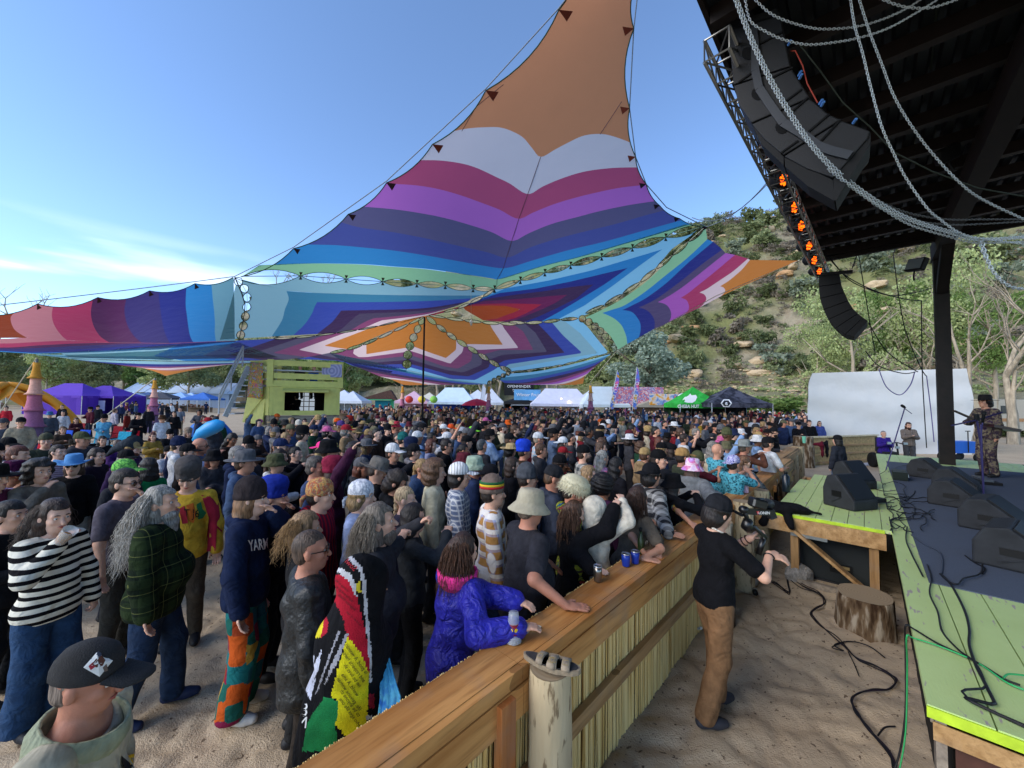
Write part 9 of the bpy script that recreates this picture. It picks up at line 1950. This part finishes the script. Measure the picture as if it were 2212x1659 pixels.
def tumbler(u,v,label,col,r=.036,h=.105,lid=True,met=.0):
 c=G(u,v,1.112); e=empty('tumbler',c,0,label,'cup'); mb=MB(); mb.lathe([(r*.82,0),(r*.86,.004),(r,h*.6),(r*.97,h*.9)],16); mb.build('body',mat('tumbler_'+col,col,.3,met,.5),e,True); mb=MB(); mb.lathe([(r*.97,h*.9),(r*1.03,h*.92),(r*1.0,h),(r*.9,h*.985),(.0001,h*.97)],16); mb.build('rim',mat('tumbler_rim','#b9bcc0',.25,.9),e,True); return e
tumbler(1291,1255,'stainless steel tumbler near the black hoodie girl hand','#8d8a84',.034,.12,met=.95)
tumbler(1352,1222,'left one of two cobalt blue metal cups on the rail','#12369a'); tumbler(1372,1216,'right one of two cobalt blue metal cups on the rail','#12369a')
def bottle(P,label,col,r=.036,h=.22,neck=.4,capc='#111111',cat='bottle'):
 e=empty('bottle',P,0,label,cat); mb=MB(); mb.lathe([(r*.95,0),(r,.01),(r,h*(1-neck)),(r*.5,h*(1-neck*.55)),(r*.42,h)],16); mb.build('body',mat('bottle_'+col,col,.3,spec=.5),e,True); mb=MB(); mb.lathe([(r*.5,h-.002),(r*.5,h+.03),(r*.4,h+.032)],12); mb.build('cap',mat('bcap'+capc,capc,.5),e,True); return e
bottle(G(1384,1195,1.112),'green glass bottle between the woman arms','#2a3a18',.028,.2)
bottle(G(1610,1064,1.11),'pale pink steel bottle on a log post','#c9a3b4',.045,.22,.15,'#17181c'); bottle(G(1698,1062,.94),'black steel flask with round white logo on the platform corner','#14202a',.06,.32,.15)
P=G(1698,1048,1.0)
JB=Body(); ctr=S(3.85,-1.10,ZD+.05);
for i in range(9):
 a=i*.8; JB.e((.13*math.cos(a)*1.2,.10*math.sin(a),.02*math.sin(i*2)),(.12,.09,.05),None,.05)
JB.c((-.16,-.05,.02),(-.24,-.20,-.22),.07,.05,.05); JB.c((.02,-.12,.0),(.10,-.26,-.20),.06,.04,.05); JB.c((.12,.0,.02),(.40,.03,-.02),.05,.02,.04)
Pq,Fq=poly(JB,.014,[],.012,34,2); o=link('dropped_jacket',mesh('dropped_jacket',Pq,Fq,[cloth('#0e0e11')],smooth=True)); o.location=ctr; o.rotation_euler=(0,0,YAW_S-1.57); tag(o,'crumpled black jacket dropped on the platform corner','jacket')
for i,(u,v,z,c_,l,sz) in enumerate([(1768,960,1.12,'#5a1626','maroon jacket hung over the end of the pale barrier',(.12,.12,.28)),(1778,958,1.12,'#111216','black jacket hung over the pale barrier',(.16,.08,.30)),(1650,1008,1.1,'#84a09c','pale sage cloth draped over the far fence rail',(.25,.14,.20)),(1590,1040,1.1,'#5c6a60','grey green blanket hanging over the rail beside the pink hat',(.28,.12,.38))]):
 B=Body(); B.e((0,0,0),(sz[0]*1.3,sz[1]*1.2,.06),None,.05); B.e((0,-.10,-sz[2]*.6),(sz[0],.05,sz[2]),None,.05); Pq,Fq=poly(B,.02,[],.014,30,i); o=link('hanging_cloth',mesh('hanging_cloth',Pq,Fq,[cloth(c_)],smooth=True)); o.location=G(u,v,z); o.rotation_euler=(0,0,YAW_S); tag(o,l,'jacket' if 'jacket' in l else 'blanket')
e=empty('plastic_bottle',G(1488,1358,.04),.1,'clear plastic soda bottle with red label lying in the sand','bottle'); My=Matrix.Rotation(math.pi/2,3,'Y'); mb=MB(); mb.lathe([(.02,-.13),(.036,-.12),(.037,.03),(.03,.07),(.013,.11),(.013,.13)],14,M=My); mb.build('body',mat('clear_pet','#b9c3c6',.1,alpha=.45,spec=.8),e,True); mb=MB(); mb.lathe([(.0378,-.06),(.0378,0)],14,M=My); mb.build('label',pr_,e,True); mb=MB(); mb.lathe([(.015,.125),(.015,.145),(.0001,.146)],10,M=My); mb.build('cap',pw,e)
e=empty('drink_can',G(1520,1279,.035),1.1,'dented silver and black drink can in the sand','can'); e.location=G(1631,1278,.035); mb=MB(); mb.lathe([(.0001,-.06),(.027,-.06),(.033,-.05),(.033,.05),(.027,.06),(.0001,.058)],14,M=My); mb.build('body',mat('can_black','#1a1b1d',.3,.7),e,True); mb=MB(); mb.lathe([(.0335,.0),(.0335,.045)],14,M=My); mb.build('label',mat('can_silver','#b4b8bc',.3,.8),e,True)
e=empty('bucket',G(1622,1256,0),0,'small white plastic tub half sunk in the sand','tub'); mb=MB(); mb.lathe([(.085,-.02),(.10,.11),(.105,.115),(.095,.11),(.08,.01)],20); mb.build('shell',mat('tub_white','#b9bcb8',.5),e,True)
o=link('pit_stone',RK[2].copy()); o.data.materials.clear(); o.data.materials.append(mat('pale_stone','#8f8b84',.85,noise=.3,nscale=4,bump=.5,bscale=8)); o.location=G(1727,1240,.08); o.scale=(.12,.10,.19); tag(o,'pale rounded stone leaning by the platform leg','stone')
for i,(u,v,s_) in enumerate([(1296,1500,.03),(1312,1512,.035),(1328,1505,.022),(1300,1470,.018),(1385,1380,.03),(1345,1480,.02),(1432,1372,.025)]): o=link('pebble',RK[i%5].copy()); o.data.materials.clear(); o.data.materials.append(mat('pebble_grey','#77736b',.85,noise=.2)); o.location=G(u,v,s_*.2); o.scale=(s_*1.4,s_,s_); tag(o,'small grey stone in the sand at the foot of the reeds','stone','stones at the foot of the reeds')
mb=MB(); mb.beam(G(1810,1010,.03),G(1900,1000,.03),.35,.03); tag(mb.build('white_board',mat('board_white','#b9bdc2',.6)),'white plank lying on the sand before the pale barrier','plank')
c=G(1737,957,1.18); mb=MB(); mb.lathe([(.04,0),(.055,.22)],12,c); tag(mb.build('mint_cup',mat('mint','#6fc0a4',.5)),'mint green cup on the dark stump','cup')
def gcable(pts,r,m_,label,cat='cable',z=.0,n=5,group=None):
 P=catrom([G(u,v,z+r)+Vector((0,0,zz)) for u,v,zz in [(p+(0,))[:3] if len(p)==2 else p for p in pts]],6); mb=MB(); mb.tube(P,r,n,False); return tag(mb.build('cable',m_,None,True),label,cat,group)
v2=lambda x,y,z=0:(1663.4+.248*x,1234.4+.248*y,z)
cbk=mat('cable_rubber','#17171b',.55)
rope_=[(1628,1246,.09),(1650,1250,.02),(1680,1262),(1705,1280),v2(150,50),v2(300,130),v2(420,190),v2(480,270),v2(400,320),v2(350,370),v2(440,460),v2(560,570),v2(640,640),v2(760,760),v2(900,820),v2(1030,880),v2(1100,950),v2(1030,1020),v2(880,1040),v2(750,1070),v2(710,1130),v2(760,1240),v2(850,1360),v2(960,1480),v2(1040,1580),v2(1090,1700)]
q=random.Random(9)
for k in range(4):
 off=[(u+q.uniform(-1.5,1.5)*(1+k*.9),v+q.uniform(-1.5,1.5)*(1+k*.6),z[0] if z else 0) for u,v,*z in rope_]; gcable(off,.0055,cbk if k!=2 else mat('cable_purple','#2a1f2c',.6),['thick black cable of the bundle snaking over the pit sand','second cable of the bundle in the pit','purple tinted cable of the bundle in the pit','loosest cable of the bundle in the pit'][k],group='cable bundle on the sand')
gcable([v2(640,620),v2(540,660),v2(640,690),v2(560,640),v2(700,610),v2(860,650),v2(1000,750)],.006,cbk,'cable loop with silver plug ends on the sand'); gcable([v2(680,700),v2(730,800),v2(775,910)],.005,cbk,'short thin cable stub on the sand'); gcable([v2(940,1430),v2(1000,1360),v2(1090,1350)],.006,cbk,'short cable loop near the stage corner')
Zc=lambda x,y,z:G(1663.4+.248*x,1234.4+.248*y,z)
def wc(pts,r,m_,label,cat='cable'): mb=MB(); mb.tube(catrom(pts,6),r,5,False); return tag(mb.build('cable',m_,None,True),label,cat)
wc([Zc(2180,990,ZD+.02),Zc(2030,930,ZD+.02),Zc(1800,790,ZD+.02),Zc(1450,620,ZD+.02),Zc(1250,500,ZD+.02),Zc(1180,478,ZD+.03),S(.95,-.03,.75),S(.80,-.05,.35),S(.7,-.12,.03),S(.55,-.25,.02)],.006,cbk,'black cable running over the deck edge down to the sand')
gm_=mat('cable_green','#2fa35c',.4)
wc([Zc(2212,1030,ZD+.02),Zc(2050,960,ZD+.02),Zc(1800,790,ZD+.02),Zc(1500,660,ZD+.02),Zc(1250,580,ZD+.02),Zc(1190,572,ZD+.03),S(.82,-.03,.7),S(.75,-.05,.3),S(.65,-.1,.02)],.005,gm_,'bright green cable running over the deck edge'); wc([Zc(2030,930,ZD+.025),Zc(2080,895,ZD+.03),Zc(2212,905,ZD+.03)],.005,gm_,'loop of green cable at the right edge of the deck')
wc([Zc(1370,-60,ZD+.02),Zc(1405,60,ZD+.02),Zc(1390,190,ZD+.02),Zc(1460,350,ZD+.02),Zc(1500,520,ZD+.02),Zc(1640,680,ZD+.02),Zc(1790,800,ZD+.02),Zc(1880,1000,ZD+.02),Zc(1890,1200,ZD+.02),S(-.05,1.35,ZD-.1),S(-.06,1.5,.4)],.006,cbk,'black cable crossing the lime deck and dropping over its front')
wc([Zc(1490,20,ZD+.02),Zc(1580,120,ZD+.02),Zc(1690,330,ZD+.02),Zc(1735,500,ZD+.02),Zc(1735,640,ZD+.02),Zc(1790,810,ZD+.02),Zc(1860,950,ZD+.02),Zc(1960,1150,ZD+.02),Zc(2000,1250,ZD+.02),S(-.05,1.72,ZD-.1),S(-.06,1.62,.4)],.0085,cbk,'thicker black cable crossing the lime deck and dropping over its front')
wc([Zc(1480,20,ZD+.03),Zc(1560,90,ZD+.03),Zc(1640,110,ZD+.03),Zc(1690,60,ZD+.03),Zc(1830,20,ZD+.03),Zc(1850,-60,ZD+.03)],.007,cbk,'short cable with connector at the carpet corner')
V0=lambda x,y:G(1663.4+.248*x,822.9+.248*y,ZD+.02)
q=random.Random(15)
for k in range(26):
 y0=q.uniform(760,1320); x0=q.uniform(980,1250)+ (y0-760)*.12; pts_=[(x0,y0)]; a=q.uniform(0,6.28)
 for j in range(9): a+=q.uniform(-.9,.9); x0+=math.cos(a)*45; y0+=math.sin(a)*22; x0=min(max(x0,930+(y0-700)*.22),1560); y0=min(max(y0,740),1330); pts_.append((x0,y0))
 wc([V0(*p)+Vector((0,0,.008*(k%4))) for p in pts_],.006,cbk,'black cable in the tangle beside the wedge monitors').__setitem__('group','tangled cables on the carpet')
for i,pts_ in enumerate([[(1230,1340),(1340,1420),(1460,1480),(1500,1560),(1490,1680)],[(1195,1270),(1185,1380),(1230,1500),(1290,1620),(1330,1700)],[(1700,1520),(1780,1580),(1870,1630),(1850,1680)]]): wc([V0(*p) for p in pts_],.007,cbk if i else mat('cable_greyblue','#3f4654',.5),['grey blue cable curving over the carpet','black cable along the carpet edge','cable by the nearest wedge monitor'][i])
for i,pts_ in enumerate([[(730,940),(780,960),(830,1000),(900,1050),(1080,1060)],[(680,1045),(760,1060),(880,1075),(960,1040)],[(740,860),(800,880),(830,840),(790,800),(840,900),(760,910)],[(730,935),(860,930),(1000,960),(1100,950)]]): wc([V0(*p) for p in pts_],.006,cbk,['cable from the nearer upright monitor','second cable from the nearer upright monitor','coiled cable behind the farther upright monitor','cable linking the side platform to the carpet'][i])
e=empty('cable_box',V0(905,1060),.3,'small black clamp light base on the side platform','stage box'); pb('body',(0,0,.04),(.34,.14,.06),armd,e); pb('arm',(-.05,.22,.05),(.42,.06,.04),armd,e); pb('handle',(0,.1,.12),(.05,.05,.16),armd,e)
e=empty('stage_box',V0(1130,850),YAW_S,'metal multicore stage box in the cable tangle','stage box'); pb('case',(0,0,.08),(.5,.22,.16),mat('box_dark','#1b2420',.5,.4),e)
for k in range(8): pb('socket',(-.2+.06*k,-.115,.09),(.035,.02,.05),galv,e)
# ================= left field things =================
def campchair(u,v,col,label,yaw=0):
 p=G(u,v,.9); e=empty('camp_chair',(p.x,p.y,0),yaw,label,'camp chair'); m_=cloth(col); mb=MB(); mb.box((0,0,.45),(.55,.5,.03)); mb.build('seat',m_,e); mb=MB(); mb.beam((0,.24,.45),(0,.32,.98),.56,.025,(0,1,0)); o=mb.build('backrest',m_,e)
 for a,b in (((-.3,-.25,0),(.25,.25,.45)),((.3,-.25,0),(-.25,.25,.45)),((-.3,.27,0),(-.29,.33,1.0)),((.3,.27,0),(.29,.33,1.0))): mb=MB(); mb.tube([a,b],.012,5); mb.build('leg',armd,e)
 for s_ in(-.31,.31): mb=MB(); mb.beam((s_,-.22,.66),(s_,.3,.68),.06,.03); mb.build('armrest',m_,e)
for u,v,c_,l,yw_ in [(127,935,'#1d4fc0','first cobalt blue camp chair on the left field',1.2),(165,934,'#1d4fc0','second cobalt blue camp chair left of the grey one',1.4),(203,936,'#2f9ab8','turquoise camp chair left of the man in blue fleece',1.5),(253,938,'#2f9ab8','turquoise camp chair right of the man in blue fleece',1.5),(272,936,'#b0182c','crimson camp chair beside a turquoise one',1.6),(160,918,'#7a1220','dark red camp chair row behind the blue chairs',1.3),(240,925,'#7a1220','dark red camp chair under the blue fleece arm',1.4),(196,958,'#5f6f7c','grey blue camp chair low in front of the turquoise chair',1.4),(60,965,'#a3182a','bright red camp chair beside the oatmeal hoodie',1.2)]: campchair(u,v,c_,l,yw_-math.pi/2)
for u,v,l,k in [(187,940,'long haired person seated in black between camp chairs',dict(top=CL('#15151a'),hair='long_hair')),(221,943,'hooded seated person with long black hair',dict(top=CL('#0f0f14'),hair='long_hair',hairc='#0d0b0b',fem=1)),(160,952,'seated person in wide black hat and olive camouflage',dict(top=CL('#3f4a30'),hat='brim_hat',hatm=CL('#17140f'))),(256,952,'seated woman in purple fuzzy robe',dict(top=CL('#33184e'),fem=1,hair='long_hair',hairc='#3a261e')),(367,930,'seated person in white tee and black beanie',dict(top=CL('#15161a'),hat='beanie',hatm=CL('#101114'))),(365,965,'boy in black cap and white tee',dict(top=CL('#c3c5ca'),kind='shirt',hat='cap',hatm=CL('#0f1013'))),(330,935,'woman with dark red hair in mustard top',dict(top=CL('#8f7434'),fem=1,hair='long_hair',hairc='#4a1810')),(407,928,'person in tan beanie facing right',dict(top=CL('#202124'),hat='slouch_beanie',hatm=CL('#8d7a68'),hair='bob_hair',hairc='#5a4030')),(165,903,'woman with long brown hair seated far behind the blue chairs',dict(top=CL('#3a1a22'),fem=1,hair='long_hair',hairc='#2d1c16')),(136,922,'woman with dark blond hair seated near the mast',dict(top=CL('#3a3028'),fem=1,hair='long_hair',hairc='#5a4430'))]:
 p=G(u,v,1.38); mid(p,face_to(p,-.3),1.68,l,'clap',z=-.30,group='people seated on the left field',**k)
c=G(452,925,.55); e=empty('dome_tent',(c.x,c.y,0),.3,'small blue dome tent on the left field','tent'); mb=MB(); mb.lathe([(1.3,0),(1.2,.35),(.85,.8),(.4,1.05),(.001,1.12)],6); mb.build('shell',mat('dome_blue','#1f63b4',.6,bump=.3,bscale=3),e)
e=empty('inflatable_lounger',(0,0,0),0,'bright turquoise blue curved inflatable held above the heads','inflatable'); mb=MB(); mb.tube([U(420,952,9.2),U(436,936,9.2),U(455,925,9.2),U(472,918,9.2),U(483,914,9.2)],[.06,.14,.17,.15,.05],12); mb.build('shell',mat('inflat_blue','#1f93d0',.45,spec=.5),e,True)
e=empty('folding_umbrella',(0,0,0),0,'dark grey folded shade cloth arching over the chairs','shade'); mb=MB(); mb.tube([U(230,985,6.8),U(245,972,6.8),U(268,962,6.8),U(295,955,6.8)],[.02,.05,.10,.13],10); mb.build('cloth',cloth('#2f353c'),e,True)
q=random.Random(8)
for i in range(16):
 u=q.uniform(250,480); D=q.uniform(34,55); x=(u-1106)/F*D; lab_,fem,top,kind,pose,hat,hc,hrc,hair,beard,sh=spec(q,300,20)
 mid((x,D),q.uniform(0,6.28),1.7,lab_.replace('far left by the camp chairs','walking by the blue tents'),pose if pose in('down','cup','pockets') else 'down',fem,0,kind,cloth(top[1]),'#1d2230',hat,cloth(hc[1]) if hat else None,hair,hrc[1],None,False,group='people walking before the blue tents')
for i,(u,v,D,c_,l) in enumerate([(250,862,70,'#c9cdd6','white rectangular sign board right of the purple tents')]): e,c=sign(u,v,D,3.1,2.4,mat('signw',c_,.6),l);
worldtube('guy_rope',[SP(80,772),G(-60,980,0)],.02,mat('rope_w2','#b9b4a0'),'guy rope of the nearest mast going out of frame','rope'); worldtube('guy_rope',[SP(335,817),G(180,935,0)],.03,mat('rope_w2','#b9b4a0'),'long guy rope slanting down from the second mast','rope')
